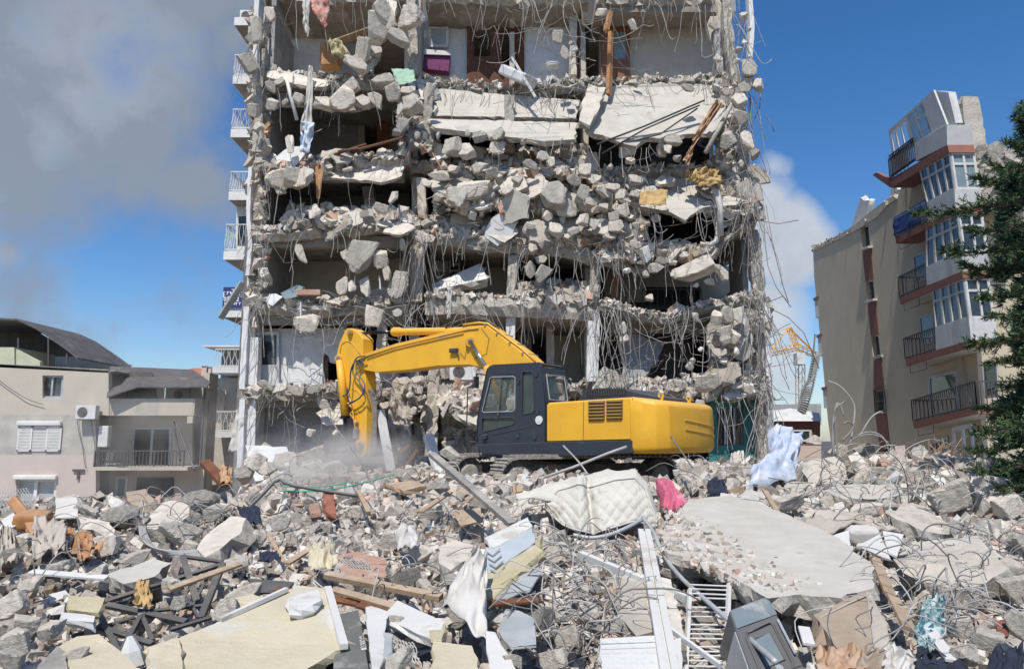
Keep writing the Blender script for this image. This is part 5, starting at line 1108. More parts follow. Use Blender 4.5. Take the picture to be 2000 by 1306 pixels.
# ================================================================ conifer at the right edge
def tree():
    rs = random.Random(4)
    TR = thing('conifer_tree', P(2140, 1000, 13), 'dark green conifer reaching in from the right edge before the leaning block', 'tree')
    mat('bark', (.10, .07, .05), (.06, .042, .03), bump=.8, scale=6)
    mat('needle_dark', (.040, .075, .040), (.024, .048, .028), rnd=.45, attr=True, bump=0, rough=.7, spec=.2); mat('needle_mid', (.085, .135, .06), (.055, .10, .042), rnd=.4, attr=True, bump=0, rough=.7, spec=.2); mat('needle_tip', (.12, .16, .07), (.08, .12, .05), rnd=.35, attr=True, bump=0, rough=.7, spec=.2)
    mb = MB(); base = P(2160, 1200, 13.4); top = P(2110, 120, 13.4); mb.tube([base.lerp(top, k / 10) + Vector((noise.noise(Vector((k, 0, 0))) * .1, 0, 0)) for k in range(11)], [.3 - .026 * k for k in range(11)], 10); mb.build('trunk', 'bark', TR)
    BR = [((2130, 420), (1786, 400), .42), ((2120, 330), (1960, 262), .3), ((2110, 260), (1975, 215), .22), ((2130, 420), (1905, 330), .35), ((2130, 520), (1840, 470), .4), ((2130, 540), (1900, 520), .42), ((2140, 600), (1915, 560), .4), ((2140, 640), (1935, 600), .36), ((2140, 560), (1880, 500), .35), ((2150, 680), (1892, 650), .42), ((2150, 720), (1930, 690), .36), ((2150, 760), (1958, 735), .36), ((2150, 820), (1908, 780), .42), ((2150, 850), (1900, 825), .42), ((2150, 880), (1898, 862), .42), ((2150, 910), (1908, 900), .4), ((2150, 930), (1950, 935), .36), ((2120, 380), (1930, 300), .3), ((2130, 470), (1890, 430), .36), ((2100, 300), (1990, 240), .25), ((2140, 790), (1935, 800), .38)]
    bm_ = MB(); lv = MB(); rn = []
    for (a, b, w_) in BR:
        D0 = rs.uniform(12.6, 14); Dt = D0 - rs.uniform(.2, 1.4)
        A, B = P(*a, D0), P(*b, Dt); n = 16; pts = [A.lerp(B, k / n) + Vector((0, 0, .16 * math.sin(k / n * 5))) + Vector((0, rs.uniform(-.03, .03), rs.uniform(-.03, .03))) for k in range(n + 1)]
        bm_.tube(pts, [.05 * (1 - .85 * k / n) + .006 for k in range(n + 1)], 5)
        dirv = (B - A).normalized(); L_ = (B - A).length
        twigs = int(L_ * 44)
        for _ in range(twigs):
            u = rs.random() ** .75; k = u * n; i = min(int(k), n - 1); o = pts[i].lerp(pts[i + 1], k - i)
            rr = w_ * (1.1 - .78 * u) * rs.uniform(.4, 1.2)
            td = (dirv * rs.uniform(.5, 1.3) + Vector((rs.gauss(0, .55), rs.gauss(0, .75), rs.gauss(.1, .5)))).normalized(); tl = rr * 1.2
            e = o + td * tl; mi = 0 if rs.random() < .5 else 1
            if rs.random() < .16 or u > .85 and rs.random() < .4: mi = 2
            if rs.random() < .3: bm_.tube([o, e], .005, 3, cap=False)
            m_n = int(10 + tl * 44)
            for q in range(m_n):
                t = (q + rs.random()) / m_n; c = o.lerp(e, t); ld = (td * rs.uniform(.6, 1.2) + Vector((rs.gauss(0, .5), rs.gauss(0, .5), rs.gauss(0, .4)))).normalized(); ll = rs.uniform(.05, .11); sd = ld.cross(Vector((rs.gauss(0, 1), rs.gauss(0, 1), rs.gauss(0, 1)))).normalized() * rs.uniform(.004, .0075)
                o_ = len(lv.v); lv.v += [tuple(c - sd), tuple(c + sd), tuple(c + ld * ll * .6 + sd * 1.2), tuple(c + ld * ll), tuple(c + ld * ll * .6 - sd * 1.2)]; lv.f.append((o_, o_ + 1, o_ + 2, o_ + 3, o_ + 4)); lv.m.append(mi); rn.append(rs.random())
    bm_.build('limbs', 'bark', TR); lv.build('foliage', ['needle_dark', 'needle_mid', 'needle_tip'], TR, rnds=rn)
    # a deeper mass behind the near sprays, nearer the trunk
    lv = MB(); rn = []
    for _ in range(27000):
        y = rs.uniform(200, 980); lim = 1960 if y < 330 else 1925 if y < 600 else 1955 if y < 760 else 1925
        x = lim + 28 + abs(rs.gauss(0, 90)); 
        if noise.noise(Vector((x * .02, y * .02, 3))) < -.18: continue
        c = P(x, y, rs.uniform(13, 14.6)); ld = Vector((rs.gauss(-.4, .6), rs.gauss(0, .6), rs.gauss(.2, .5))).normalized(); ll = rs.uniform(.1, .22); sd = ld.orthogonal().normalized() * rs.uniform(.012, .022)
        o_ = len(lv.v); lv.v += [tuple(c - sd), tuple(c + sd), tuple(c + ld * ll * .6 + sd), tuple(c + ld * ll), tuple(c + ld * ll * .6 - sd)]; lv.f.append((o_, o_ + 1, o_ + 2, o_ + 3, o_ + 4)); lv.m.append(0 if rs.random() < .8 else 1); rn.append(rs.random())
    lv.build('inner_foliage', ['needle_dark', 'needle_mid'], TR, rnds=rn)
tree()
# ================================================================ broken concrete chunks (each one a thing, sharing a few meshes)
def rock_mesh(seed, asp, sub=4, rough=.022):
    rs = random.Random(seed); bm = bmesh.new(); bmesh.ops.create_icosphere(bm, subdivisions=sub, radius=1)
    pl = []
    for ax in range(3):
        for s in (-1, 1):
            n = Vector([0, 0, 0]); n[ax] = s; n += Vector([rs.uniform(-.4, .4) for _ in range(3)]); pl.append((n.normalized(), asp[ax] * rs.uniform(.8, 1)))
    for q in range(8):
        n = Vector([rs.gauss(0, 1), rs.gauss(0, 1) * (.25 if q < 5 else 1), rs.gauss(0, 1)]).normalized(); h = sum(abs(n[i]) * asp[i] for i in range(3)); pl.append((n, h * rs.uniform(.46, .78)))
    o = Vector((seed * 3.3, 0, 0))
    for v in bm.verts:
        d = v.co.normalized(); r = min(h / max(d.dot(n), 1e-3) for n, h in pl); p = d * r
        v.co = p * (1 + rough * 2.2 * noise.noise(p * 3 + o) + rough * 1.4 * noise.noise(p * 9 + o))
    lo = [min(v.co[i] for v in bm.verts) for i in range(3)]; hi = [max(v.co[i] for v in bm.verts) for i in range(3)]
    for v in bm.verts:
        for i in range(3): v.co[i] = (v.co[i] - (lo[i] + hi[i]) / 2) / (hi[i] - lo[i])
    me = bpy.data.meshes.new('chunk_shape'); bm.to_mesh(me); bm.free(); return me
ROCKS = []
for s in range(22):
    a = [(1, .8, .8), (1, .5, .8), (1, .3, .7), (.9, .6, 1)][s % 4]
    me = rock_mesh(s + 1, a); me.materials.append(M[['concrete', 'concrete', 'concrete_broken', 'concrete_grey'][s % 4 if s % 3 else 0]]); ROCKS.append(me)
def chunk(px, py, wp, hp, D, label, cat='concrete chunk', group=None, name='concrete_chunk', tilt=None, sink=0, me=None, deep=.8, m_=None):
    sc_ = D / FP; d = pdir(px, py).y
    wx = wp * sc_ / d; hz = hp * sc_ / d
    me = me or R.choice(ROCKS); ob = bpy.data.objects.new(name, me); COL.objects.link(ob)
    ob.location = P(px, py, D) - Vector((0, 0, sink))
    ob.scale = (wx * 1.06, min(wx, hz) * R.uniform(.7, 1.0) * deep + .02, hz * 1.06)
    ob.rotation_euler = (R.uniform(-.35, .35), R.uniform(-.45, .45) if tilt is None else rad(tilt), R.uniform(-.5, .5))
    return tag(ob, label, cat, group)
STOR = ['ground floor', 'first storey', 'second storey', 'third storey', 'fourth storey', 'fifth storey', 'sixth storey', 'top storey']
def tower_place(px, py):
    st = 'top floor' if py < 150 else 'fourth storey' if py < 310 else 'third storey' if py < 440 else 'second storey' if py < 590 else 'first storey' if py < 760 else 'ground storey'
    side = 'left pillar' if px < 540 else 'left bay' if px < 700 else 'second column' if px < 860 else 'middle bay' if px < 1040 else 'third column' if px < 1200 else 'right bay' if px < 1370 else 'right edge'
    return st, side
TC = """500 60 22 50;527 28 20 35;486 125 30 38;528 170 22 20;547 160 20 17;533 202 28 26;558 201 18 14;584 194 24 20;507 248 20 24;498 216 26 26;686 168 32 30;635 202 44 30;668 195 52 48;709 199 30 28;735 197 42 28;769 182 30 34;749 158 44 22;803 202 40 48;783 211 15 34;797 177 30 14;778 74 48 28;800 37 52 42;738 57 40 62;712 97 30 46;746 26 34 50;763 37 18 48;732 100 24 24;695 125 52 26;837 182 20 36;567 285 20 42;786 245 22 28;775 259 17 17;816 265 17 14;857 265 17 9;886 288 38 38;912 296 30 32;937 268 28 24;914 261 15 15;974 262 26 26;971 288 30 30;1088 73 20 26;1102 104 17 28;1115 85 9 9;1122 97 9 15;1175 23 25 17;1236 50 14 23;1393 50 19 14;1402 114 17 16;1456 83 12 14;1440 97 15 17;1439 120 12 14;1462 134 30 46;1459 168 34 24;1479 167 25 28;1453 34 12 20;1463 57 10 12;1342 171 28 17;1416 180 22 18;1444 197 26 26;1442 228 28 30;1422 274 32 36;1456 276 26 38;1473 302 20 24;1447 320 10 13;1313 276 34 22;1291 293 20 28;1305 293 17 22;1225 293 32 28;1231 313 20 16;1208 276 20 14;1323 310 15 17;1063 305 28 22;1075 316 17 24;1037 322 32 17;1023 276 17 14;1103 331 14 24;1142 331 24 30;1191 325 14 14;541 351 44 40;570 346 32 34;595 351 38 40;615 414 24 30;769 385 14 32;746 408 34 20;832 357 22 16;857 385 25 18;892 388 46 44;923 368 84 42;857 343 40 20;963 383 14 12;587 497 18 44;706 502 52 68;743 502 34 42;756 534 15 34;684 488 12 12;674 500 15 20;668 559 24 38;688 559 15 26;715 562 20 42;779 556 36 56;786 477 12 24;598 630 52 36;729 619 38 40;776 611 18 17;1085 383 50 52;1105 408 42 34;1068 422 20 20;1137 380 22 34;1011 385 15 20;1202 445 30 24;1085 448 32 28;1216 411 26 26;1199 423 20 18;1211 380 24 20;1197 366 26 14;1281 425 17 17;1041 485 18 18;1065 480 26 22;1058 507 22 18;1035 527 22 32;1058 537 28 40;1225 528 14 14;1261 535 16 13;1282 522 32 22;1292 510 25 14;1316 514 12 14;1319 539 22 16;1356 525 80 40;1410 531 20 44;1385 551 20 14;1359 557 8 12;1269 582 20 16;1358 619 20 12;1400 620 26 30;1416 616 32 34;1442 616 24 32;1416 648 24 24;1433 656 28 30;1416 665 26 20;1385 668 9 9;1216 640 14 26;1218 660 12 20;1369 682 8 12;1352 704 10 12;1347 716 15 16;1334 730 10 10;1382 748 50 36;1404 688 28 18;1413 704 16 14;1430 723 26 28;1438 685 18 14;1366 789 20 16;1350 767 20 20;632 788 28 20;656 845 13 13;608 845 12 18;752 791 22 20;806 782 24 18;823 742 18 14;800 771 15 15;808 802 13 16;800 816 13 12;800 828 18 9;820 845 26 24;829 816 17 24;815 742 22 18;812 760 26 18;790 744 24 16;824 780 20 16;548 372 20 18;1120 352 30 20;1160 352 26 22;1180 372 30 24;1150 395 22 18;1240 352 30 18;1010 352 22 18;990 372 24 20;936 326 34 22;960 340 26 20;884 330 24 18;1180 405 22 18;1240 380 20 14;1140 430 22 26;1036 440 26 16;1120 452 24 18;1100 430 18 14;1160 440 20 26;1190 462 26 18;1240 478 24 14;520 752 34 16;548 758 30 16;580 762 34 18;612 760 26 14;500 762 30 20;1460 760 24 18;1440 752 22 14;1330 750 26 16;1420 745 24 14"""
n_ch = 0; TINY = []
for i, q in enumerate(TC.split(';')):
    x, y, w_, h_ = map(float, q.split()); st, side = tower_place(x, y)
    big = w_ * h_ > 1500; mid = w_ * h_ > 480
    if w_ * h_ < 260: TINY.append((x, y, w_, h_)); continue
    lab = ('large' if big else 'mid-sized' if mid else 'small') + ' chunk hanging by %s, %s' % (side, st)
    chunk(x, y, w_, h_, 25.75 - .3 * R.random() + (.9 if 755 < y < 850 and x > 700 and x < 870 else 0), lab, group='concrete chunks caught in the rebar of the ruined tower'); n_ch += 1
def lumps(nm, items, mats, lab, seed=1):
    rs = random.Random(seed); mb = MB(); rn = []
    for c, sz in items:
        me = rs.choice(ROCKS_LOW); rot = Euler((rs.uniform(0, 6), rs.uniform(0, 6), rs.uniform(0, 6))).to_matrix(); k = rs.randrange(len(mats))
        mb.add([c + rot @ Vector((v.co.x * sz[0], v.co.y * sz[1], v.co.z * sz[2])) for v in me.vertices], [tuple(p.vertices) for p in me.polygons], k); rn += [rs.random()] * len(me.polygons)
    return tag(mb.build(nm, mats, rnds=rn), lab, 'rubble', kind='stuff')
ROCKS_LOW = [rock_mesh(100 + s, [(1, .8, .8), (1, .5, .8), (1, .3, .7)][s % 3], 2, .03) for s in range(9)]
# fine rubble lying along every broken slab edge of the tower: nobody could count it
def heap(name, spots, n, smin, smax, mats, wts, lab, cat, seed=1):
    rs = random.Random(seed); mb = MB(); rn = []; cum = np.cumsum(wts) / sum(wts)
    for _ in range(n):
        c = spots(rs)
        if c is None: continue
        s = smin + (smax - smin) * rs.random() ** 2.6; k = int(np.searchsorted(cum, rs.random()))
        mb.shard(c, (s * rs.uniform(.8, 1.5), s * rs.uniform(.5, 1), s * rs.uniform(.3, .8)), rs, k); rn += [rs.random()] * 6
    return tag(mb.build(name, mats, rnds=rn), lab, cat, kind='stuff')
for nm, c1, c2 in (('bit_grey', (.55, .50, .435), (.41, .37, .32)), ('bit_dark', (.27, .25, .22), (.19, .175, .155)), ('bit_pale', (.64, .605, .545), (.52, .49, .44)), ('bit_brick', (.46, .26, .18), (.42, .29, .22)), ('bit_tan', (.47, .40, .32), (.37, .31, .25)), ('bit_white', (.70, .69, .66), (.60, .59, .56)), ('bit_wood', (.42, .29, .16), (.3, .2, .11)), ('bit_pink', (.52, .43, .37), (.44, .365, .315))):
    mat(nm, c1, c2, rnd=.32, attr=True, bump=.5, bscale=22, scale=6, dust=.6)
BITS = ['bit_grey', 'bit_dark', 'bit_pale', 'bit_brick', 'bit_tan', 'bit_white', 'bit_wood', 'bit_pink']
lumps('small_chunks', [(P(x, y, 25.7), [w_ * .0183, h_ * .0165, h_ * .0183]) for x, y, w_, h_ in TINY], ['bit_grey', 'bit_pale'], 'small concrete lumps caught in the rebar of the ruin', 4)
edges = []
for pl, D, th, zb, jg in SL[3:]:
    for i in range(len(pl) - 1): edges.append((pl[i], pl[i + 1], D))
def edge_spot(rs):
    a, b, D = rs.choice(edges)
    while rs.random() > ((b[0] - a[0]) / 110): a, b, D = rs.choice(edges)
    t = rs.random(); x = a[0] + (b[0] - a[0]) * t; y = a[1] + (b[1] - a[1]) * t
    p = P(x, y, D); k = rs.random()
    return p + Vector((0, rs.uniform(-.12, .9) * k, .02 + abs(rs.gauss(0, .07)) * (1.3 - k)))
heap('slab_edge_rubble', edge_spot, 9000, .03, .24, BITS, [5, 1.2, 3.4, .5, .8, .35, .15, .8], 'broken concrete and brick bits lying along the slab edges of the ruin', 'rubble', 3)
# deeper heaps between storeys (px box, depth range)
HB = [(850, 1150, 295, 345, 26.1, 27.4, 1500), (850, 1180, 345, 410, 26.0, 27.2, 1500), (560, 800, 410, 440, 26.1, 26.9, 500), (1240, 1400, 480, 500, 26, 26.6, 200), (860, 1100, 740, 800, 25.6, 27.5, 800), (1000, 1180, 395, 475, 26.2, 27.3, 1300), (830, 1000, 425, 462, 26.3, 27.2, 700), (1170, 1260, 340, 505, 25.9, 26.8, 900), (1010, 1160, 556, 590, 26.2, 27.2, 500), (1380, 1470, 330, 420, 26.0, 26.9, 700), (500, 640, 312, 335, 26.0, 26.8, 350), (850, 950, 700, 760, 26.8, 28.5, 900), (700, 850, 730, 900, 27.0, 28.6, 1300), (870, 960, 800, 880, 26.8, 28, 700), (1430, 1500, 590, 640, 26.2, 26.8, 260), (1170, 1500, 748, 770, 26.1, 26.8, 500), (780, 850, 160, 290, 26.3, 27, 500), (1400, 1450, 160, 330, 26.4, 27, 500), (490, 520, 20, 600, 26.4, 26.9, 600)]
def hb_spot(rs):
    b = rs.choices(HB, [h[6] for h in HB])[0]; x, y = rs.uniform(b[0], b[1]), rs.uniform(b[2], b[3])
    t = (y - b[2]) / (b[3] - b[2]); D = b[5] + (b[4] - b[5]) * t + rs.uniform(-.12, .12); return P(x, y, D)
heap('storey_rubble', hb_spot, 16000, .04, .46, BITS, [5, 1.2, 3.4, .7, .8, .4, .2, .8], 'masses of crushed concrete and brick spilling between the storeys of the ruin', 'rubble', 5)
# rubble slope inside and before the tower foot
# ---------------------------------------------------------------- hanging rebar of the tower
def curl(p0, ln, rs, drift=.25, curlp=.1, n=None):
    pts = [Vector(p0)]; n = n or max(6, int(ln / .2)); d = Vector((rs.uniform(-.5, .5), rs.uniform(-.9, -.1), rs.uniform(-.9, .2))).normalized(); st = ln / n
    bias = Vector((rs.uniform(-drift, drift), rs.uniform(-.1, .05), -1)).normalized()
    for i in range(n):
        d = (d * .72 + bias * .36 + Vector((rs.gauss(0, .1), rs.gauss(0, .07), rs.gauss(0, .07)))).normalized(); pts.append(pts[-1] + d * st)
    if rs.random() < curlp:
        a = rs.uniform(-1, 1)
        for i in range(5): d = (d + Vector((a, 0, .55))).normalized(); pts.append(pts[-1] + d * .09)
    return pts
rs = random.Random(5); bars = []
for pl, D, th, zb, jg in SL:
    L_ = pl[-1][0] - pl[0][0]
    for _ in range(int(L_ / 14)):
        t = rs.random() * (len(pl) - 1); i = int(t); f = t - i; x = pl[i][0] * (1 - f) + pl[i + 1][0] * f; y = pl[i][1] * (1 - f) + pl[i + 1][1] * f
        p = P(x, y, D - .1); p.z -= rs.uniform(0, th); p.y -= rs.uniform(0, .25)
        bars.append((curl(p, rs.choice([.6, 1.0, 1.6, 2.4, 3.0]) * rs.uniform(.7, 1.2), rs), rs.uniform(.008, .013)))
# dense curtains: (x0, y0, x1, y1, D, count, length)
CU = [(800, 440, 836, 470, 26.1, 55, 3.4), (790, 590, 850, 600, 26.1, 40, 2.2), (1140, 470, 1200, 500, 26.0, 45, 2.6), (1140, 600, 1210, 610, 26.0, 50, 3.0), (1410, -20, 1460, 60, 26.2, 55, 4.0), (1425, 160, 1470, 200, 26.2, 40, 3.2), (1440, 330, 1480, 420, 26.0, 60, 3.2), (1445, 560, 1492, 600, 26.0, 75, 3.6), (1470, 740, 1500, 760, 26.0, 44, 3.2), (1380, 760, 1480, 780, 26.0, 22, 2.4), (488, 590, 520, 610, 26.1, 30, 2.6), (490, 440, 520, 470, 26.0, 25, 2.4), (496, 40, 520, 120, 26.1, 25, 3.0), (500, 300, 520, 330, 26.1, 18, 2.4), (1180, 600, 1360, 620, 26.0, 55, 2.8), (1000, 590, 1150, 600, 26.0, 35, 1.8), (1000, 0, 1200, 10, 26.4, 34, 2.6), (930, 20, 1010, 60, 26.8, 26, 2.4), (1200, 0, 1400, 10, 26.3, 26, 2.2), (1200, 460, 1440, 480, 25.9, 40, 2.2), (1000, 470, 1140, 480, 26.0, 24, 1.6), (840, 460, 990, 470, 26.0, 16, 1.6), (1210, 400, 1380, 420, 25.6, 30, 1.8), (1150, 280, 1400, 290, 25.5, 30, 1.6), (960, 270, 1130, 280, 25.7, 24, 1.6), (970, 180, 1140, 200, 26.2, 24, 1.6), (1360, 380, 1470, 400, 25.6, 30, 2.0)]
for (x0, y0, x1, y1, D, n, ln) in CU:
    for _ in range(int(n * .38)): bars.append((curl(P(rs.uniform(x0, x1), rs.uniform(y0, y1), D - rs.random() * .4), ln * rs.uniform(.35, 1.1), rs, .35), rs.uniform(.006, .0125)))
# criss-cross loose wires in the messy bays
for _ in range(240):
    x, y = rs.choice([(rs.uniform(850, 1480), rs.uniform(290, 480)), (rs.uniform(1180, 1480), rs.uniform(600, 760)), (rs.uniform(500, 800), rs.uniform(580, 640)), (rs.uniform(1000, 1200), rs.uniform(0, 170)), (rs.uniform(490, 840), rs.uniform(740, 780)), (rs.uniform(1400, 1500), rs.uniform(600, 780))])
    a = P(x, y, 25.9 + rs.uniform(-.4, .3)); b = a + Vector((rs.uniform(-2, 2), rs.uniform(-.4, .4), rs.uniform(-1.2, .6)))
    bars.append((wiggle(a, b, 10, .22, rs.random() * 99, .1), rs.uniform(.008, .013)))
ln = lambda b: sum((b[0][i + 1] - b[0][i]).length for i in range(len(b[0]) - 1)) * b[1]
bars.sort(key=ln, reverse=True)
for i, (p, r) in enumerate(bars[:100]):
    mb = MB(); mb.tube(p, r * 1.15, 5); tpart(mb, 'rebar', 'rebar_pale' if i % 2 else 'rebar', smooth=True)
mb = MB()
for p, r in bars[100:]: mb.tube(p, r, 4, 0 if rs.random() < .4 else 1, cap=False)
o = tpart(mb, 'rebar_tangle', ['rebar_pale', 'rebar'], smooth=True); o['kind'] = 'stuff'
# long wires straying out over the sky at the right edge
for i, pts in enumerate([[(1490, 380, 25.6), (1494, 470, 25.4), (1500, 520, 25.2), (1516, 560, 25), (1545, 600, 24.8)], [(1496, 400, 25.6), (1510, 480, 25.4), (1530, 560, 25.2), (1540, 590, 25)], [(1488, 432, 25.6), (1520, 437, 25.4), (1560, 430, 25.2)],
        [(1500, 600, 25.8), (1540, 620, 25.4), (1570, 650, 25.2), (1600, 720, 25)], [(1466, 190, 26), (1466, 240, 26), (1470, 262, 26)], [(1486, 170, 26), (1484, 210, 26), (1470, 240, 26), (1468, 262, 26)], [(1494, 224, 26), (1508, 244, 26), (1512, 258, 26)], [(1500, 590, 25.7), (1530, 578, 25.6), (1536, 586, 25.6)]]):
    mb = MB(); mb.tube([P(*p) for p in pts], .016, 5); tpart(mb, 'loose_wire', 'rebar', smooth=True)
# loose textiles and household things caught in the ruin
def clothing(pts, mt, nm, lab, cat, amp=.1, nx=14, ny=18, seed=1, edge=.08, lump=0, freq=4):
    mb = MB(); cloth(mb, *[P(*p) for p in pts], nx, ny, amp, freq, seed, edge, lump=lump); return tag(mb.build(nm, mt, smooth=True), lab, cat)
mat('floral', (.55, .10, .08), (.62, .50, .42), scale=9, rough=.9, bump=.3)
clothing([(590, -16, 26), (648, -20, 26), (636, 56, 26), (612, 24, 26)], 'floral', 'blanket', 'red and cream patterned blanket dangling at the top left of the ruin', 'blanket', .08, seed=3)
clothing([(592, -5, 25.9), (606, -5, 25.9), (602, 76, 25.9), (592, 50, 25.9)], 'cloth_white', 'curtain_strip', 'white curtain strip hanging beside the red patterned blanket', 'curtain', .05, seed=4)
clothing([(604, 130, 25.8), (612, 132, 25.8), (610, 258, 25.7), (586, 258, 25.7)], 'cloth_white', 'sheet', 'long white sheet hanging down in front of the fourth storey', 'sheet', .08, seed=5)
clothing([(588, 238, 25.6), (614, 240, 25.6), (606, 300, 25.6), (587, 298, 25.6)], 'cloth_blue', 'blue_cloth', 'light blue cloth knotted at the end of the long white sheet', 'cloth', .1, seed=6)
clothing([(872, 562, 25.7), (884, 560, 25.7), (880, 622, 25.7), (872, 620, 25.7)], 'cloth_white', 'towel', 'white towel hanging over the clean beam above the excavator boom', 'towel', .05, seed=7)
clothing([(1398, 196, 25.3), (1412, 204, 25.3), (1346, 300, 25.2), (1356, 262, 25.2)], 'cloth_orange', 'carpet_roll', 'orange brown rug twisted over the big hanging slab at the right', 'rug', .16, seed=8)
clothing([(1346, 290, 25.2), (1356, 286, 25.2), (1344, 326, 25.2), (1334, 312, 25.2)], 'cloth_orange', 'rug_scrap', 'narrow orange scrap hanging just below the twisted rug', 'rug', .08, seed=9)
clothing([(1342, 332, 25.6), (1398, 334, 25.7), (1410, 368, 25.4), (1352, 362, 25.4)], 'cloth_yellow', 'yellow_blanket', 'crumpled yellow blanket below the third storey at the right edge of the ruin', 'blanket', .22, seed=10)
clothing([(1250, 374, 25.3), (1304, 370, 25.3), (1300, 402, 25.1), (1248, 400, 25.1)], 'cloth_yellow', 'yellow_cloth', 'square yellow cloth lying on the tilted third storey slab', 'cloth', .06, seed=11)
clothing([(640, 80, 26.0), (668, 84, 26.0), (702, 118, 25.7), (650, 112, 25.7)], 'foam', 'mattress_foam', 'bent yellow foam sheet on the top left floor of the ruin', 'foam', .16, seed=12, lump=.15)
clothing([(764, 134, 26.0), (808, 136, 26.0), (812, 160, 25.8), (776, 168, 25.8)], 'green_board', 'green_board', 'pale green board hanging at the second column under the top floor', 'board', .02, seed=13)
mb = MB(); mb.prism([P(x, y, 25.8) for x, y in ((616, 324), (634, 324), (630, 340), (627, 366), (624, 388), (618, 388))], (0, .06, 0)); tag(mb.build('orange_plank', 'wood_orange'), 'bright orange plank hanging from the third storey ceiling in the left bay', 'plank')
mb = MB(); mb.prism([P(x, y, 28) for x, y in ((707, 364), (728, 364), (734, 400), (712, 404))], (0, .4, 0)); fr_ = tag(mb.build('cabinet', 'metal_grey'), 'grey cabinet standing in the dark third storey room', 'cabinet')
cp = P(722, 414, 26.9)
t = thing('chair', cp - Vector((0, 0, .28)), 'pink child chair at the rim of the third storey floor', 'chair')
mb = MB(); mb.span(cp + Vector((-.14, -.02, -.05)), cp + Vector((.14, .02, .16))); mb.build('backrest', 'pinkish', t)
mb = MB(); mb.tube([cp + Vector((-.17, 0, -.28)), cp + Vector((-.17, 0, .4)), cp + Vector((-.1, 0, .5)), cp + Vector((.1, 0, .5)), cp + Vector((.17, 0, .4)), cp + Vector((.17, 0, -.28))], .015, 6); mb.build('frame', 'pinkish', t)
mb = MB(); mb.span(cp + Vector((-.15, 0, -.06)), cp + Vector((.15, .26, -.03))); mb.build('seat', 'pinkish', t)
# long plank bundle on the fourth storey rim and other planks in the tower
def plank(a, b, w_, h_, m_, lab, nm='plank', cat='plank', group=None):
    mb = MB(); mb.beam(a, b, w_, h_); return tag(mb.build(nm, m_, bevel=.004), lab, cat, group)
for a, b, lab in (((652, 302, 26), (716, 282, 25.9), 'dark wooden slat on the fourth storey rim'), ((660, 296, 25.8), (700, 290, 25.9), 'short brown slat below the fourth storey rim'), ((700, 292, 25.8), (790, 268, 26), 'brown slat leaning up beside the second column, fourth storey')):
    plank(P(*a), P(*b), .14, .05, 'wood_dark', lab)
plank(P(846, 300, 25.8), P(864, 332, 25.7), .12, .04, 'wood_orange', 'orange slat stuck in rubble right of the second column')
plank(P(640, 90, 26.6), P(722, 60, 27.2), .7, .05, 'wood', 'brown board leaning in the top left room')
mb = MB(); mb.span(P(624, 125, 26.8), P(668, 98, 27.4)); tag(mb.build('sofa_box', 'wood_orange'), 'orange brown broken cabinet base behind the yellow foam', 'cabinet')
mb = MB(); mb.beam(P(988, 140, 27.2), P(1036, 160, 26.6), .9, .4, (0.4, -.4, 1)); o = tag(mb.build('bathtub', 'ceramic', bevel=.08), 'tipped white bathtub at the rim left of the washbasin', 'bathtub')
plank(P(1000, 112, 26.6), P(1046, 190, 26.0), .1, .08, 'metal_white', 'thin white rail sloping over the tipped bathtub', 'rail', 'rail')
plank(P(588, 590, 25.6), P(588, 650, 25.6), .14, .05, 'metal_white', 'white upright slat below the second storey slab in the left bay', 'slat')
plank(P(742, 540, 25.9), P(744, 566, 25.9), .26, .05, 'metal_white', 'short white board on the second storey rim by the leaning chunk')
plank(P(430, 622, 26.2), P(474, 552, 26.2), .5, .06, 'metal_grey', 'grey shutter panel leaning at the left foot of the sale sign')
mb = MB(); mb.prism([P(*p) for p in ((548, 572, 26.0), (580, 556, 26.1), (592, 560, 26.1), (586, 578, 25.9), (556, 584, 25.8))], (0, .3, .05)); tag(mb.build('glass_sheet', 'glass_pale'), 'pale green glass sheet on the second storey rim', 'glass')
mb = MB(); mb.box(P(604, 572, 25.95), (.85, .3, .2)); tag(mb.build('hollow_brick', 'brick_dust', bevel=.01), 'orange hollow brick on the second storey rim in the left bay', 'brick')
# brown hanging carpet between the stick and the tower
clothing([(762, 742, 26.2), (806, 738, 26.2), (802, 872, 25.7), (758, 866, 25.7)], 'cloth_beige', 'carpet', 'beige grey carpet hanging behind the excavator stick', 'carpet', .2, 14, 22, seed=15)
plank(P(742, 800, 24.6), P(764, 920, 24.0), .32, .06, 'metal_white', 'long white slanting post right behind the excavator bucket', 'white_post', 'post')
plank(P(836, 850, 24.6), P(858, 925, 24.0), .3, .2, 'plaster_white', 'short white slanting post under the excavator boom', 'white_post', 'post')
for a, b in (((768, 892), (800, 868)), ((768, 896), (790, 922)), ((786, 920), (818, 872))):
    plank(P(*a, 24.5), P(*b, 24.6), .14, .1, 'wood_dark', 'dark wooden frame piece below the hanging carpet', 'frame_piece', 'timber', 'dark wooden frame pieces')
mb = MB(); panel(mb, [P(478, 868, 25.3), P(560, 872, 25.3), P(580, 930, 24.8), P(500, 940, 24.6)], .5, .05, seed=9, mi_edge=1); tag(mb.build('fallen_wall_block', ['plaster_white', 'concrete_broken']), 'white fallen wall block at the left foot of the ruin', 'wall block')
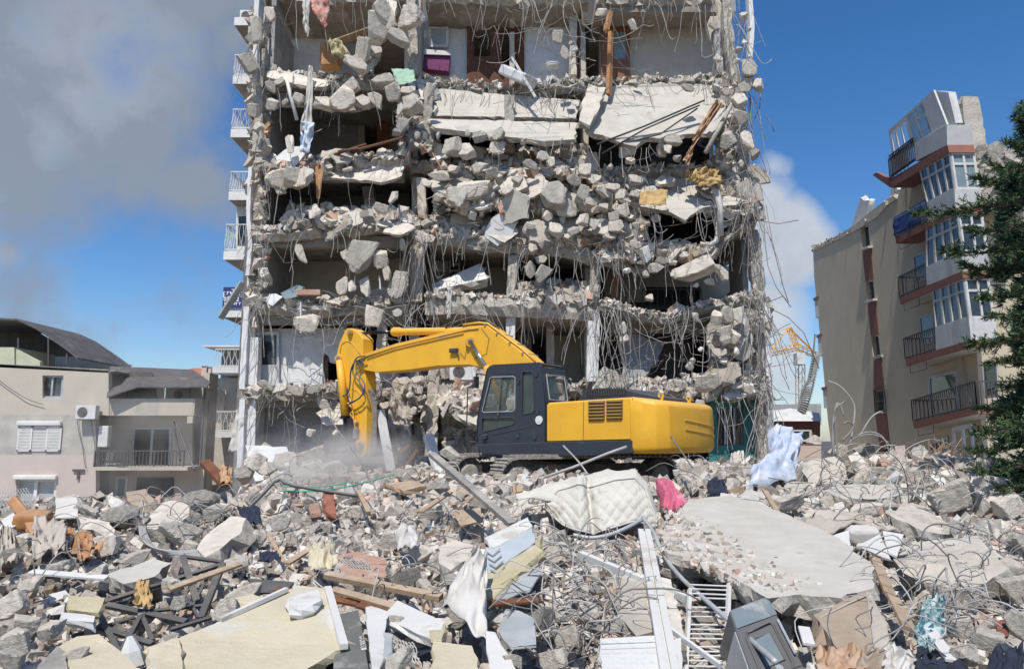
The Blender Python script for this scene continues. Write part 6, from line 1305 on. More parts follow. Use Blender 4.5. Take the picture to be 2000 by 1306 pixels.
# ================================================================ foreground rubble field
def G(px, py, near=0.0):
    q = surf(px, py); return P(px, py, (q.y if q else 16) - near)
HERO = []
def ggrid(pl, lift=.1):
    """fit a plane to where the outline meets the rubble, then lay the outline on it"""
    g = [G(a, b) for a, b in pl]; c = sum(g, Vector()) / len(g); A = np.array([list(v - c) for v in g]); n = Vector(np.linalg.svd(A)[2][2]); 
    if n.z < 0: n = -n
    return [on_plane(a, b, c + n * lift, n) for a, b in pl]
def pull(pl, m_=.25):
    k = 0
    for q in pl:
        s = surf(q[0], min(q[1], 1320))
        if s is not None and q[1] < 1320: k = max(k, q[2] + m_ - s.y)
    return [(a, b, c - min(k, .9)) for a, b, c in pl]
def gpanel(pl, th, lift, mats, label, cat, nm, j=.03, seed=1, step=.12, tilt=None, group=None):
    if nm != 'concrete_slab' or tilt is not None: HERO.append([q[:2] for q in (pl or tilt)])
    pts = ggrid(pl, lift) if tilt is None else [P(*q) for q in pull(tilt)]
    mb = MB(); panel(mb, pts, th, j, step, seed, 0, 1 if isinstance(mats, list) and len(mats) > 1 else 0); return tag(mb.build(nm, mats), label, cat, group)
def dpanel(pl, th, mats, label, cat, nm, j=.02, seed=1, step=.12): return gpanel(None, th, 0, mats, label, cat, nm, j, seed, step, tilt=pl)
CC = ['concrete', 'concrete_broken']
# ---- the big flat slab and named blocks
gpanel([(1345, 975), (1425, 966), (1490, 985), (1640, 1048), (1706, 1108), (1702, 1145), (1640, 1166), (1560, 1160), (1500, 1168), (1440, 1130), (1380, 1096), (1310, 1082), (1290, 1040)], .22, .26, ['slab_smooth', 'concrete_broken'], 'broad smooth tilted concrete slab lying right of the mattress and above the oven', 'concrete slab', 'concrete_slab', j=.04, seed=2)
dpanel([(1748, 1092, 9.5), (1800, 1076, 9.8), (1905, 1060, 9.7), (1945, 1084, 9.3), (1966, 1108, 9.0), (1930, 1138, 8.8), (1880, 1150, 8.8), (1800, 1136, 9.1), (1765, 1120, 9.3)], .5, CC, 'thick long concrete beam fragment resting right of the brown plank', 'concrete beam', 'concrete_beam', .03, 4)
dpanel([(1750, 1084, 9.6), (1790, 1058, 10.2), (1905, 1046, 10.2), (1962, 1090, 9.4), (1930, 1084, 9.3), (1850, 1070, 9.6)], .2, ['slab_smooth', 'concrete_broken'], 'pale flat slab on top of the long concrete beam fragment', 'concrete slab', 'concrete_slab', .03, 5)
dpanel([(1608, 958, 14.2), (1640, 946, 14.6), (1745, 945, 14.6), (1765, 958, 14.2), (1740, 975, 13.6), (1650, 974, 13.7)], .25, ['slab_smooth', 'concrete_broken'], 'flat pale slab lying below the tall wires before leaning block', 'concrete slab', 'concrete_slab', .04, 6)
dpanel([(1725, 1000, 12.4), (1780, 985, 12.8), (1862, 1024, 12.0), (1860, 1046, 11.7), (1800, 1035, 11.8)], .25, CC, 'jagged sloping slab between the draped grey sheet and the dark corner tree', 'concrete slab', 'concrete_slab', .05, 7)
dpanel([(1895, 925, 14.0), (1975, 935, 13.6), (1985, 1000, 12.8), (1965, 1005, 12.8), (1900, 960, 13.4)], .5, CC, 'curved thick concrete block under the tree at the right edge', 'concrete block', 'concrete_block', .04, 8)
dpanel([(1576, 898, 15.6), (1630, 890, 15.8), (1655, 912, 15.4), (1650, 944, 15.0), (1580, 948, 15.0), (1566, 920, 15.3)], .6, CC, 'big boulder-like concrete block right of the blue checked duvet', 'concrete block', 'concrete_block', .05, 9)
dpanel([(296, 1000, 12.0), (330, 975, 12.4), (368, 985, 12.2), (362, 1015, 11.8), (320, 1035, 11.5), (284, 1030, 11.6)], .4, CC, 'pale broken block right of the metal bowl', 'concrete block', 'concrete_block', .04, 10)
dpanel([(384, 1070, 10.6), (398, 1045, 10.8), (450, 1008, 11.3), (478, 1012, 11.2), (476, 1036, 10.9), (430, 1070, 10.4), (400, 1088, 10.3)], .4, CC, 'long concrete beam stump wrapped in wires above the black steel frame', 'concrete beam', 'concrete_beam', .03, 11)
dpanel([(152, 1008, 12.0), (215, 1016, 11.9), (228, 1035, 11.6), (222, 1050, 11.4), (156, 1030, 11.7)], .35, CC, 'flat brown-grey block beneath the wires left of the metal bowl', 'concrete block', 'concrete_block', .04, 12)
dpanel([(858, 1068, 9.8), (890, 1054, 10.0), (925, 1062, 9.9), (918, 1090, 9.4), (880, 1112, 9.1), (856, 1100, 9.2)], .4, CC, 'rounded concrete block just left of the torn fridge', 'concrete block', 'concrete_block', .03, 13)
dpanel([(658, 1085, 9.6), (700, 1078, 9.8), (756, 1088, 9.7), (752, 1130, 9.0), (690, 1128, 9.0), (655, 1105, 9.3)], .35, ['brick_dust', 'concrete_broken'], 'brick and mortar block with wire netting in the middle of the rubble', 'brick block', 'brick_block', .03, 14)
dpanel([(1205, 1200, 7.9), (1215, 1120, 8.9), (1262, 1138, 8.7), (1275, 1230, 7.6), (1245, 1238, 7.5)], .2, ['concrete_grey', 'concrete_broken'], 'dark upright slab in the hollow left of the white beam', 'concrete slab', 'concrete_slab', .03, 15)
dpanel([(1255, 1120, 8.9), (1310, 1130, 8.8), (1340, 1250, 7.4), (1280, 1240, 7.5)], .2, ['concrete_grey', 'concrete_broken'], 'dark slab in the hollow between the white beam and the ladder', 'concrete slab', 'concrete_slab', .03, 16)
dpanel([(212, 1120, 9.2), (300, 1090, 9.7), (332, 1100, 9.5), (300, 1125, 9.1), (240, 1140, 8.8)], .18, ['slab_smooth', 'concrete_broken'], 'thin pale slab above the black steel frame', 'concrete slab', 'concrete_slab', .03, 17)
# ---- medium chunks by hand
def side_word(px, py):
    xs_ = ((250, 'left edge of the field'), (480, 'black steel frame'), (640, 'cream freezer shell'), (860, 'long timber'), (1060, 'torn fridge'), (1280, 'mattress'), (1440, 'white ladder'), (1600, 'broad slab'), (1780, 'grey draped sheet'), (2001, 'right edge of field'))
    a = next(n for x, n in xs_ if px < x); b = 'far' if py < 985 else 'middle' if py < 1110 else 'near'
    return a, b
GC = """395 980 70 46;240 1012 60 50;210 1065 42 40;350 1040 80 44;372 1066 36 30;440 962 60 36;470 948 50 34;135 982 44 28;170 1000 50 24;268 1090 50 24;420 1000 50 34;500 975 40 26;545 1018 44 36;770 1052 52 40;790 1128 60 36;630 958 40 28;608 985 30 34;700 1000 36 24;840 1000 44 28;905 1015 40 26;935 990 36 24;770 975 36 22;860 955 44 26;1000 975 30 18;575 1050 40 24;500 1050 36 30;460 1100 44 26;640 1030 30 22;820 1080 44 30;880 1130 40 24;1690 878 44 26;1620 977 38 26;1692 996 60 24;1850 968 70 56;1930 958 60 50;1968 990 60 40;1548 926 40 26;1538 985 60 36;1500 960 44 24;1412 955 30 18;1440 935 40 20;1330 905 40 16;1990 1060 40 36;1962 1120 60 50;1985 1150 50 46;1930 1246 60 46;1890 1280 60 40;1872 1222 50 36;1985 1222 40 60;1452 1150 60 30;1504 1172 50 26;1400 1110 50 22;1330 1090 60 26;1305 1120 34 20;1640 1200 70 30;1560 1190 60 30;1790 1000 60 30;1730 1020 50 20;1480 1010 40 20;1080 1080 56 38;1060 1060 40 26;1290 1225 30 34;1145 1195 46 40;1110 1240 50 40;1080 1290 60 40;1190 1225 50 22;1060 1210 60 50;1160 1150 30 22;20 1090 40 40;45 1060 50 34;20 1180 60 50;30 1255 60 50;50 1220 50 34;95 1230 60 36;20 1290 50 40;120 1110 50 30;190 1120 40 26;60 1140 50 30;330 1140 40 26;350 1175 36 26;150 1280 40 30;480 1160 60 34;440 1190 50 40;770 1215 40 30;780 1290 60 34;1000 1290 40 24;1640 880 40 24;1745 905 60 26;1790 930 50 24;1590 860 30 18;1700 925 60 30;1560 955 60 30;1490 905 30 18;1425 915 36 18;1380 925 30 16;560 905 46 36;610 895 60 40;650 915 50 34;590 930 60 28;520 915 40 30;540 935 40 24;700 935 36 20;480 925 34 30;500 900 40 34;790 925 36 18;830 905 44 24;880 885 40 24;900 905 44 22"""
for q in GC.split(';'):
    x, y, w_, h_ = map(float, q.split()); a, b = side_word(x, y); s = surf(x, y + h_ * .35); Dq = (s.y if s else 16) 
    big = w_ * h_ * (Dq / 10) ** 2 > 2200
    chunk(x, y, w_, h_, Dq - .05, ('large' if big else 'small') + ' chunk in %s rubble by %s' % (b, a), group='concrete chunks in the rubble field', deep=1.1)
# ---- mattress: quilted front, thick border, bent in the middle
def mattress():
    top = [(1066, 982, 12.3), (1090, 958, 12.3), (1128, 948, 12.2), (1160, 950, 12.15), (1200, 938, 12.1), (1240, 934, 12.0), (1262, 958, 11.9), (1280, 1010, 11.7)]
    bot = [(1075, 1005, 12.1), (1100, 1026, 11.9), (1130, 1038, 11.7), (1160, 1042, 11.6), (1200, 1030, 11.6), (1240, 1018, 11.6), (1265, 1024, 11.6), (1281, 1034, 11.6)]
    def smp(c, u):
        k = u * (len(c) - 1); i = min(int(k), len(c) - 2); f = k - i; a, b = P(*c[i]), P(*c[i + 1]); return a.lerp(b, f)
    nu, nv = 110, 46; vs = []
    bk = Vector((.06, .30, .13))
    for j in range(nv + 1):
        v = j / nv
        for i in range(nu + 1):
            u = i / nu; a, b = smp(bot, u), smp(top, u); p = b.lerp(a, v); n = Vector((0, -1, .25)).normalized()
            q = .036 * (abs(math.sin((u * 12 + v * 3.2) * math.pi)) * abs(math.sin((u * 12 - v * 3.2) * math.pi))) ** .55 if .04 < v < .96 else 0
            fold = -.16 * math.exp(-((u - .38 - v * .05) / .03) ** 2) + .08 * math.exp(-((u - .30) / .05) ** 2)
            vs.append(p + n * (q + fold + .05 * math.sin(math.pi * v) + .03 * noise.noise(p * 3)))
    W = nu + 1; fs = [(j * W + i, (j + 1) * W + i, (j + 1) * W + i + 1, j * W + i + 1) for j in range(nv) for i in range(nu)]
    mb = MB(); mb.add(vs, fs)
    bv = [vs[k] + bk * 1.0 + Vector((0, 0, .02 * noise.noise(vs[k] * 4))) for k in range(len(vs))]
    rim = [0] * 0; per = list(range(W)) + [k * W + nu for k in range(1, nv + 1)] + [nv * W + i for i in range(nu - 1, -1, -1)] + [k * W for k in range(nv - 1, 0, -1)]
    o = len(mb.v); mids = []
    cen = sum((vs[k] for k in per), Vector()) / len(per)
    for s_ in (.0, .33, .66, 1.0):
        for k in per: p = vs[k] + bk * s_; mids.append(p + (p - cen - bk * s_).normalized() * .035 * math.sin(math.pi * s_))
    L_ = len(per); mb.add(mids, [(r * L_ + i, r * L_ + (i + 1) % L_, (r + 1) * L_ + (i + 1) % L_, (r + 1) * L_ + i) for r in range(3) for i in range(L_)])
    mb.add(bv, [tuple(reversed(f)) for f in fs])
    mat('mattress', (.55, .52, .46), (.48, .455, .395), (.36, .32, .26), rough=.9, bump=.15, bscale=30, blotch=-.06)
    t = thing('mattress', G(1180, 1045), 'white quilted mattress folded over wires in front of the excavator', 'mattress'); mb.build('quilted_body', 'mattress', t, smooth=True)
    mb = MB(); mb.tube([vs[k] + Vector((0, -.01, .01)) for k in per[:L_]] + [vs[0]], .014, 5); mb.build('piping', 'cloth_white', t, smooth=True)
mattress()
mb = MB(); cloth(mb, P(1007, 964, 12.6), P(1242, 914, 13.2), P(1250, 940, 12.2), P(1012, 985, 12.2), 60, 10, .05, seed=31, lump=.1); tag(mb.build('mattress_cover', 'mattress', smooth=True), 'white mattress cover lying flat behind the folded quilted mattress', 'mattress cover')
def gcloth(pl, mt, nm, lab, cat, amp=.06, nx=26, ny=20, seed=1, edge=.05, lump=0, freq=4, dn=.1, th=.012):
    HERO.append([q[:2] for q in pl])
    if len(pl[0]) == 3: pl = pull(pl, .18)
    pts = [G(*q[:2], dn) if len(q) == 2 else P(*q) for q in pl]; mb = MB(); cloth(mb, *pts, nx, ny, amp * .62, freq, seed, edge * .6, lump=lump, th=th); return tag(mb.build(nm, mt, smooth=True), lab, cat)
gcloth([(1278, 938, 13.6), (1312, 948, 13.4), (1345, 986, 12.6), (1298, 1008, 12.4)], 'cloth_pink', 'pink_blanket', 'bright pink blanket crumpled against the right end of the mattress', 'blanket', .10, seed=32, lump=.16)
gcloth([(1384, 936, 14.6), (1418, 950, 14.4), (1420, 976, 13.8), (1378, 966, 13.9)], 'cloth_navy', 'navy_garment', 'dark navy garment crumpled right of the pink blanket', 'garment', .12, seed=33, lump=.1, edge=.12)
mat('duvet', (.58, .60, .65), (.30, .38, .54), (.64, .65, .67), rough=.9, bump=.3, bscale=10, scale=3.2, blotch=.0)
gcloth([(1502, 838, 15.8), (1566, 850, 15.8), (1552, 925, 14.8), (1500, 925, 14.8)], 'duvet', 'duvet', 'blue and white checked duvet heaped at the right foot of the ruin', 'duvet', .2, 34, 34, seed=34, lump=.3, edge=.12, freq=3)
gcloth([(1468, 905, 15.2), (1545, 890, 15.2), (1556, 935, 14.5), (1464, 958, 14.3)], 'duvet', 'duvet', 'puffed lower lobe of checked bedding lying left of the upright duvet', 'duvet', .14, 34, 24, seed=35, lump=.34, edge=.1, freq=3)
gcloth([(1555, 1030, 11.8), (1600, 998, 12.4), (1690, 1006, 12.2), (1590, 1058, 11.2)], 'cloth_beige', 'grey_sheet', 'grey beige sheet draped right of the broad slab, left half', 'sheet', .06, seed=36, th=.05)
gcloth([(1640, 1008, 12.2), (1700, 1006, 12.2), (1768, 1038, 11.6), (1700, 1030, 11.4)], 'cloth_beige', 'grey_sheet', 'narrow grey beige sheet end pointing to the right slabs', 'sheet', .04, seed=37, th=.05)
# rolled pillow and white boards
def pillow(c, sx, sy, sz, rotz, mt, lab, nm='pillow', cat='pillow', rib=9, sub=24):
    c = Vector(c); rot = Euler((rad(12), 0, rotz)).to_matrix(); vs = []; n1, n2 = sub, sub
    HERO.append([(0, 0), (0, 1), (1, 1)])
    for i in range(n1 + 1):
        ph = -math.pi / 2 + math.pi * i / n1
        for j in range(n2):
            th_ = 2 * math.pi * j / n2; e = .55
            sg_ = lambda v: math.copysign(abs(v) ** e, v); x = sg_(math.cos(ph)) * sg_(math.cos(th_)); y = sg_(math.cos(ph)) * sg_(math.sin(th_)); z = sg_(math.sin(ph))
            r_ = 1 + .035 * math.sin(x * rib * 2) + .05 * noise.noise(Vector((x * 3, y * 3, z * 3 + sx * 7)))
            vs.append(c + rot @ Vector((x * sx * r_, y * sy * r_, z * sz * r_)))
    fs = [(i * n2 + j, i * n2 + (j + 1) % n2, (i + 1) * n2 + (j + 1) % n2, (i + 1) * n2 + j) for i in range(n1) for j in range(n2)]
    mb = MB(); mb.add(vs, fs); return tag(mb.build(nm, mt, smooth=True), lab, cat)
pillow(P(1686, 1046, 11.0), .22, .14, .14, -.1, 'cloth_white', 'puffy white cushion between two white boards under the grey sheet')
for i, (pl, lab) in enumerate([([(1597, 1056, 11.0), (1658, 1034, 11.3), (1661, 1081, 10.5), (1642, 1081, 10.5)], 'white triangular board left of the puffy cushion'), ([(1674, 1066, 10.8), (1718, 1042, 11.2), (1740, 1092, 10.2)], 'white board right of the puffy cushion, partly buried'), ([(1724, 1036, 11.2), (1765, 1042, 11.1), (1752, 1086, 10.4), (1736, 1078, 10.5)], 'bluish white board standing next to the narrow grey sheet end'), ([(1465, 982, 12.6), (1484, 980, 12.7), (1500, 988, 12.6), (1514, 1020, 12.0), (1494, 1018, 12.0)], 'white board lying on the upper right rim of the broad slab'), ([(1408, 962, 13.4), (1440, 966, 13.3), (1436, 975, 13.1), (1404, 972, 13.1)], 'small white board below the navy garment')]):
    dpanel(pl, .03, 'metal_white', lab, 'board', 'white_board', .01, 50 + i)
# ---- oven
t = thing('oven', P(1500, 1325, 6.6), 'dark broken oven with glass lid lying face up by the white ladder', 'oven')
def quad(pl):
    if len(pl) > 3: HERO.append([q[:2] for q in pl])
    return [P(*q) for q in pl]
mat('oven_dark', (.05, .055, .06), (.08, .082, .085), (.2, .19, .17), rough=.35, bump=.08, dust=.35, blotch=-.03); mat('oven_glass', (.10, .15, .17), (.16, .20, .21), (.3, .31, .3), rough=.18, bump=.04, dust=.3, scale=5)
OP = [P(1424, 1192, 7.2), P(1499, 1164, 7.5), P(1576, 1312, 6.6), P(1480, 1345, 6.3)]
on_ = (OP[1] - OP[0]).cross(OP[3] - OP[0]).normalized(); 
if on_.y > 0: on_ = -on_
def op(u, v, l=0): return OP[0].lerp(OP[1], u).lerp(OP[3].lerp(OP[2], u), v) + on_ * l
mb = MB(); mb.prism([op(0, 0), op(1, 0), op(1, 1), op(0, 1)], -on_ * .45); mb.build('body', 'oven_dark', t, bevel=.015)
mb = MB(); mb.prism([op(.02, .01, .012), op(.98, .01, .012), op(1.0, .27, .012), op(.02, .27, .012)], -on_ * .011); mb.build('glass_lid', 'oven_glass', t, bevel=.006)
mb = MB(); rr = [op(.2, .36, .006), op(.74, .34, .006), op(.8, .38, .006), op(.82, .86, .006), op(.76, .92, .006), op(.22, .94, .006), op(.16, .88, .006), op(.14, .42, .006)]; mb.tube(rr + [rr[0]], .012, 6); rr2 = [op(.3, .46, .004), op(.66, .45, .004), op(.7, .8, .004), op(.3, .82, .004)]; mb.tube(rr2 + [rr2[0]], .008, 5); mb.build('pressed_rim', 'oven_dark', t, smooth=True)
mb = MB(); mb.prism([op(.3, .46, .004), op(.66, .45, .004), op(.7, .8, .004), op(.3, .82, .004)], -on_ * .003); mb.build('oven_window', 'oven_glass', t)
mb = MB(); mb.tube([op(.52, .87, .0), op(.52, .87, .02)], .035, 14); mb.build('knob', 'metal_grey', t); mb = MB(); mb.tube([op(.92, .36, .03), op(.92, .8, .03)], .012, 6); mb.build('handle', 'metal_grey', t)
mb = MB(); mb.prism([op(0, .27) - on_ * .02, op(0, 1) - on_ * .02, op(0, 1) - on_ * .45, op(0, .27) - on_ * .45], (op(0, 0) - op(1, 0)).normalized() * .015); mb.build('side_plate', 'metal_grey', t)
HERO += [[(1424, 1192), (1499, 1164), (1576, 1312), (1480, 1345)], [(1337, 1135), (1430, 1135), (1425, 1320), (1332, 1320)], [(1250, 1036), (1268, 1036), (1322, 1320), (1285, 1320)], [(1060, 940), (1240, 930), (1290, 1040), (1090, 1040)]]
# ---- white ladder rack
t = thing('ladder', P(1380, 1320, 7.0), 'white metal ladder-like clothes rack standing in the hollow left of the oven', 'ladder')
def LD(x, y): return P(x, y, 8.2 - (y - 1135) / 171 * 1.0)
for a, b in (((1347, 1150), (1339, 1310)), ((1424, 1138), (1417, 1310))): mb = MB(); mb.beam(LD(*a), LD(*b), .035, .045, (0, 1, 0)); mb.build('side_rail', 'metal_white', t)
for y in (1141, 1149, 1158, 1166, 1185, 1194, 1203, 1219, 1228, 1237, 1246, 1262, 1271, 1279, 1289, 1300): mb = MB(); mb.tube([LD(1347 - (y - 1150) * .05, y), LD(1424 - (y - 1138) * .04, y + (3 if y < 1170 else 1))], .009, 6); mb.build('rung', 'metal_white', t)
# ---- beams, pipes, planks
def gbeam(a, b, w_, h_, m_, lab, nm, cat, up=(0, -.3, 1)):
    a, b = pull([a, b], .15); mb = MB(); mb.beam(P(*a), P(*b), w_, h_, up); return tag(mb.build(nm, m_, bevel=.004), lab, cat)
mb = MB(); a, b = P(1258, 1036, 9.9), P(1312, 1330, 6.1)
for s, w_ in ((-.045, .07), (.045, .07)): mb.beam(a + RX * s, b + RX * s, w_, .06, (0, -.6, 1))
mb.beam(a - EU * .02, b - EU * .02, .03, .04, (0, -.6, 1)); tag(mb.build('window_profile', 'metal_white', bevel=.004), 'long white grooved window profile leaning down from the mattress to the bottom edge', 'metal profile')
gbeam((1132, 1082, 9.5), (1342, 1168, 8.3), .06, .09, 'metal_white', 'white profile lying across the wire nest and behind the long profile', 'window_profile', 'metal profile')
gbeam((1306, 1226, 7.2), (1408, 1300, 6.6), .03, .05, 'metal_white', 'thin white strut crossing low in front of the ladder', 'strut', 'strut')
def gtube(pts, r, m_, lab, nm, cat, smooth_it=2):
    V = [P(*q) for q in pts]
    for _ in range(smooth_it): V = [V[0]] + [x for k in range(len(V) - 1) for x in (V[k].lerp(V[k + 1], .25), V[k].lerp(V[k + 1], .75))] + [V[-1]]
    mb = MB(); mb.tube(V, r, 8); return tag(mb.build(nm, m_, smooth=True), lab, cat)
gtube([(1255, 1010, 10.6), (1276, 1035, 10.2), (1292, 1078, 9.5), (1325, 1125, 8.6), (1400, 1190, 7.7), (1460, 1243, 7.0), (1515, 1292, 6.3)], .026, 'metal_grey', 'bent grey tube running from the mattress down across the oven', 'bent_tube', 'tube')
gtube([(1120, 1044, 10.6), (1160, 1052, 10.5), (1210, 1038, 10.6), (1258, 1012, 10.9)], .028, 'metal_grey', 'grey tube lying along the lower edge of the mattress', 'tube', 'tube')
gtube([(1062, 932, 14.6), (1120, 912, 14.6), (1190, 884, 14.6), (1224, 872, 14.6)], .028, 'rebar_pale', 'long grey rod slanting up in front of the excavator deck', 'steel_rod', 'steel rod', 0)
gbeam((843, 886, 12.6), (1002, 1024, 10.2), .12, .07, 'steel_dusty', 'long dark steel profile slanting down in front of the excavator track', 'steel_profile', 'steel profile')
gtube([(485, 992, 12.6), (510, 968, 12.8), (543, 932, 13.0), (560, 946, 12.9), (620, 956, 12.8), (700, 968, 12.6)], .03, 'cable_dark', 'thick dark cable kinked upward left of the excavator bucket', 'dark_cable', 'cable', 1)
gtube([(545, 958, 13.2), (620, 960, 13.2), (700, 946, 13.6), (770, 926, 14.2)], .012, 'pvc_green', 'thin green hose trailing below the excavator bucket', 'green_hose', 'hose')
gtube([(552, 950, 13.4), (640, 950, 13.4), (690, 940, 13.6)], .010, 'pvc_green', 'shorter thin green hose lying just above the trailing one', 'green_hose', 'hose')
gbeam((637, 1122, 9.0), (862, 1166, 8.4), .10, .06, 'wood', 'long weathered timber lying above the broken freezer shell', 'timber', 'timber')
gbeam((1708, 1088, 9.3), (1738, 1160, 8.2), .13, .035, 'wood', 'upper brown plank leaning against the broad slab corner', 'plank', 'plank', (0, -1, .6))
gbeam((1744, 1165, 8.1), (1776, 1228, 7.3), .13, .035, 'wood', 'lower brown plank beside the teal patterned cloth', 'plank', 'plank', (0, -1, .6))
gbeam((524, 1042, 10.6), (556, 1098, 9.7), .05, .05, 'wood', 'thin stick standing left of the crumpled green-white tarp', 'stick', 'stick', (0, -1, .6))
gbeam((700, 960, 12.6), (720, 1002, 11.9), .07, .07, 'wood', 'short reddish stump of wood above the middle rubble', 'wood_stump', 'timber')
gbeam((1494, 958, 13.2), (1524, 1010, 12.0), .09, .04, 'wood', 'short plank standing beside the white board on the broad slab rim', 'plank', 'plank', (0, -1, .6))
gbeam((1444, 1027, 11.2), (1590, 1096, 9.9), .05, .05, 'cloth_white', 'pale splintered batten lying along the broad slab', 'batten', 'batten')
gbeam((400, 902, 15.2), (440, 946, 14.6), .2, .1, 'wood_dark', 'dark plank slanting at the skyline before the ruin foot on the left', 'plank', 'plank')
gcloth([(430, 912, 14.8), (452, 918, 14.8), (454, 945, 14.4), (428, 942, 14.4)], 'wood_orange', 'splintered_wood', 'orange splintered wood beside the dark skyline plank', 'wood', .14, 12, 12, seed=41, edge=.1)
for i, (a, b, m_, lab) in enumerate([((540, 1150, 8.6), (700, 1178, 8.2), 'wood_dark', 'dark board under the long timber, left part'), ((650, 1150, 8.5), (800, 1192, 8.0), 'wood', 'brown board under the long timber, right part'), ((700, 1180, 8.1), (790, 1206, 7.8), 'wood_dark', 'short dark board above the white box lid'), ((955, 1178, 8.2), (1060, 1170, 8.3), 'wood_dark', 'reddish board under the torn fridge'), ((330, 1150, 9.0), (470, 1100, 9.6), 'wood', 'long pale lath behind the black steel frame'), ((60, 1116, 9.3), (210, 1128, 9.1), 'metal_white', 'white lath lying across the left rubble'), ((560, 1100, 9.6), (600, 1075, 10), 'wood', 'short lath right of the upright stick'), ((820, 1000, 11.9), (880, 960, 12.9), 'wood', 'pale lath in the middle field below the dark steel profile'), ((1815, 1228, 7.4), (1860, 1290, 6.8), 'metal_white', 'short white plank low at the right corner'), ((1580, 1258, 7.0), (1570, 1225, 7.3), 'metal_white', 'small white strut right of the oven')]):
    gbeam(a, b, .10, .03, m_, lab, 'board' if i < 4 else 'lath', 'board' if i < 4 else 'lath')
# ---- torn fridge
t = thing('fridge', P(1000, 1170, 8.4), 'torn open white and blue-grey fridge with yellow foam lying below the mattress', 'fridge')
def tp(pl, th, mats, nm, j=.01, seed=1): mb = MB(); panel(mb, quad(pl), th, j, .1, seed, 0, 0); return mb.build(nm, mats, t)
tp([(946, 1050, 9.5), (1030, 1010, 9.9), (1040, 1028, 9.6), (964, 1070, 9.2)], .05, 'metal_white', 'door_edge', .004)
mat('fridge_grey', (.40, .44, .45), (.34, .38, .40), rough=.45, bump=.08)
tp([(950, 1068, 9.25), (962, 1071, 9.19), (1038, 1030, 9.55), (1046, 1058, 9.2), (956, 1118, 8.7), (944, 1110, 8.8)], .05, 'fridge_grey', 'door')
mb = MB()
for k in range(4): mb.tube(quad([(950 + k * 3, 1076 + k * 12, 9.1 - k * .13), (962 + k * 3, 1084 + k * 12, 9.0 - k * .13), (976 + k * 3, 1070 + k * 12, 9.1 - k * .13)]), .012, 5)
mb.build('embossed_lines', 'metal_grey', t)
tp([(948, 1122, 8.7), (1046, 1062, 9.2), (1056, 1042, 9.3), (1058, 1076, 8.9), (1000, 1130, 8.3), (966, 1166, 8.0), (948, 1164, 8.1)], .12, 'foam', 'insulation', .03)
tp([(962, 1168, 8.0), (1010, 1128, 8.4), (1050, 1100, 8.7), (1060, 1116, 8.5), (1030, 1150, 8.2), (990, 1170, 7.9)], .03, 'metal_grey', 'torn_sheet', .03, 4)
# ---- crumpled white sheet and other pieces near the bottom
gcloth([(930, 1070, 9.0), (952, 1090, 8.8), (950, 1262, 7.2), (862, 1180, 7.9)], 'cloth_white', 'crumpled_sheet', 'crumpled off-white plastic sheet hanging left of the torn fridge', 'sheet', .10, seed=43, edge=.14, lump=.12, freq=3)
gcloth([(600, 1065, 9.9), (655, 1062, 9.9), (662, 1110, 9.2), (606, 1126, 9.0)], 'foam_pale', 'crumpled_tarp', 'crumpled pale green-white tarp left of the brick block', 'tarp', .12, seed=44, edge=.08, lump=.1)
gcloth([(770, 1036, 10.4), (812, 1032, 10.4), (818, 1062, 9.9), (776, 1070, 9.8)], 'cloth_white', 'plastic_bag', 'white plastic bag above the brick block', 'plastic bag', .06, seed=45, lump=.14, edge=.08)
t = thing('freezer', P(480, 1320, 6.4), 'large broken freezer shell, cream foam showing through torn white skin, at the bottom', 'freezer')
HZ = .25
FZ = [(292, 1330, 6.1), (288, 1262, 6.7), (345, 1246, 6.9), (430, 1214, 7.2), (520, 1166, 7.8), (590, 1142, 8.1), (636, 1148, 8.0), (650, 1200, 7.3), (672, 1262, 6.7), (560, 1330, 6.1)]
mat('freezer_skin', (.56, .50, .35), (.49, .435, .30), (.54, .53, .50), rough=.6, bump=.4, bscale=9, scale=2.2, blotch=.085, dust=.2)
mb = MB(); panel(mb, quad(FZ), .12, .02, .1, 61, 0, 1); mb.build('shell', ['freezer_skin', 'foam_pale'], t)
mb = MB(); panel(mb, quad([(562, 1166, 7.5), (622, 1150, 7.7), (628, 1172, 7.4), (590, 1190, 7.2), (570, 1186, 7.2)]), .12, .008, .1, 62); mb.build('ledge', 'metal_white', t)
mb = MB(); panel(mb, quad([(290, 1262, 6.6), (346, 1244, 6.8), (352, 1256, 6.6), (360, 1330, 6.0), (296, 1330, 6.0)]), .1, .01, .1, 63); mb.build('lid_edge', 'foam_pale', t)
mb = MB(); mb.beam(P(640, 1148, 7.95), P(672, 1262, 6.62), .07, .05); mb.beam(P(430, 1210, 7.2), P(560, 1150, 7.9), .05, .04); mb.build('rim', 'metal_white', t)
rs = random.Random(9); mb = MB()
for _ in range(60): x, y = rs.uniform(575, 640), rs.uniform(1205, 1250); mb.shard(P(x, y, 7.0 + (1250 - y) / 100) , [rs.uniform(.03, .09)] * 3, rs)
mb.build('torn_foam', 'foam', t)['kind'] = 'stuff'
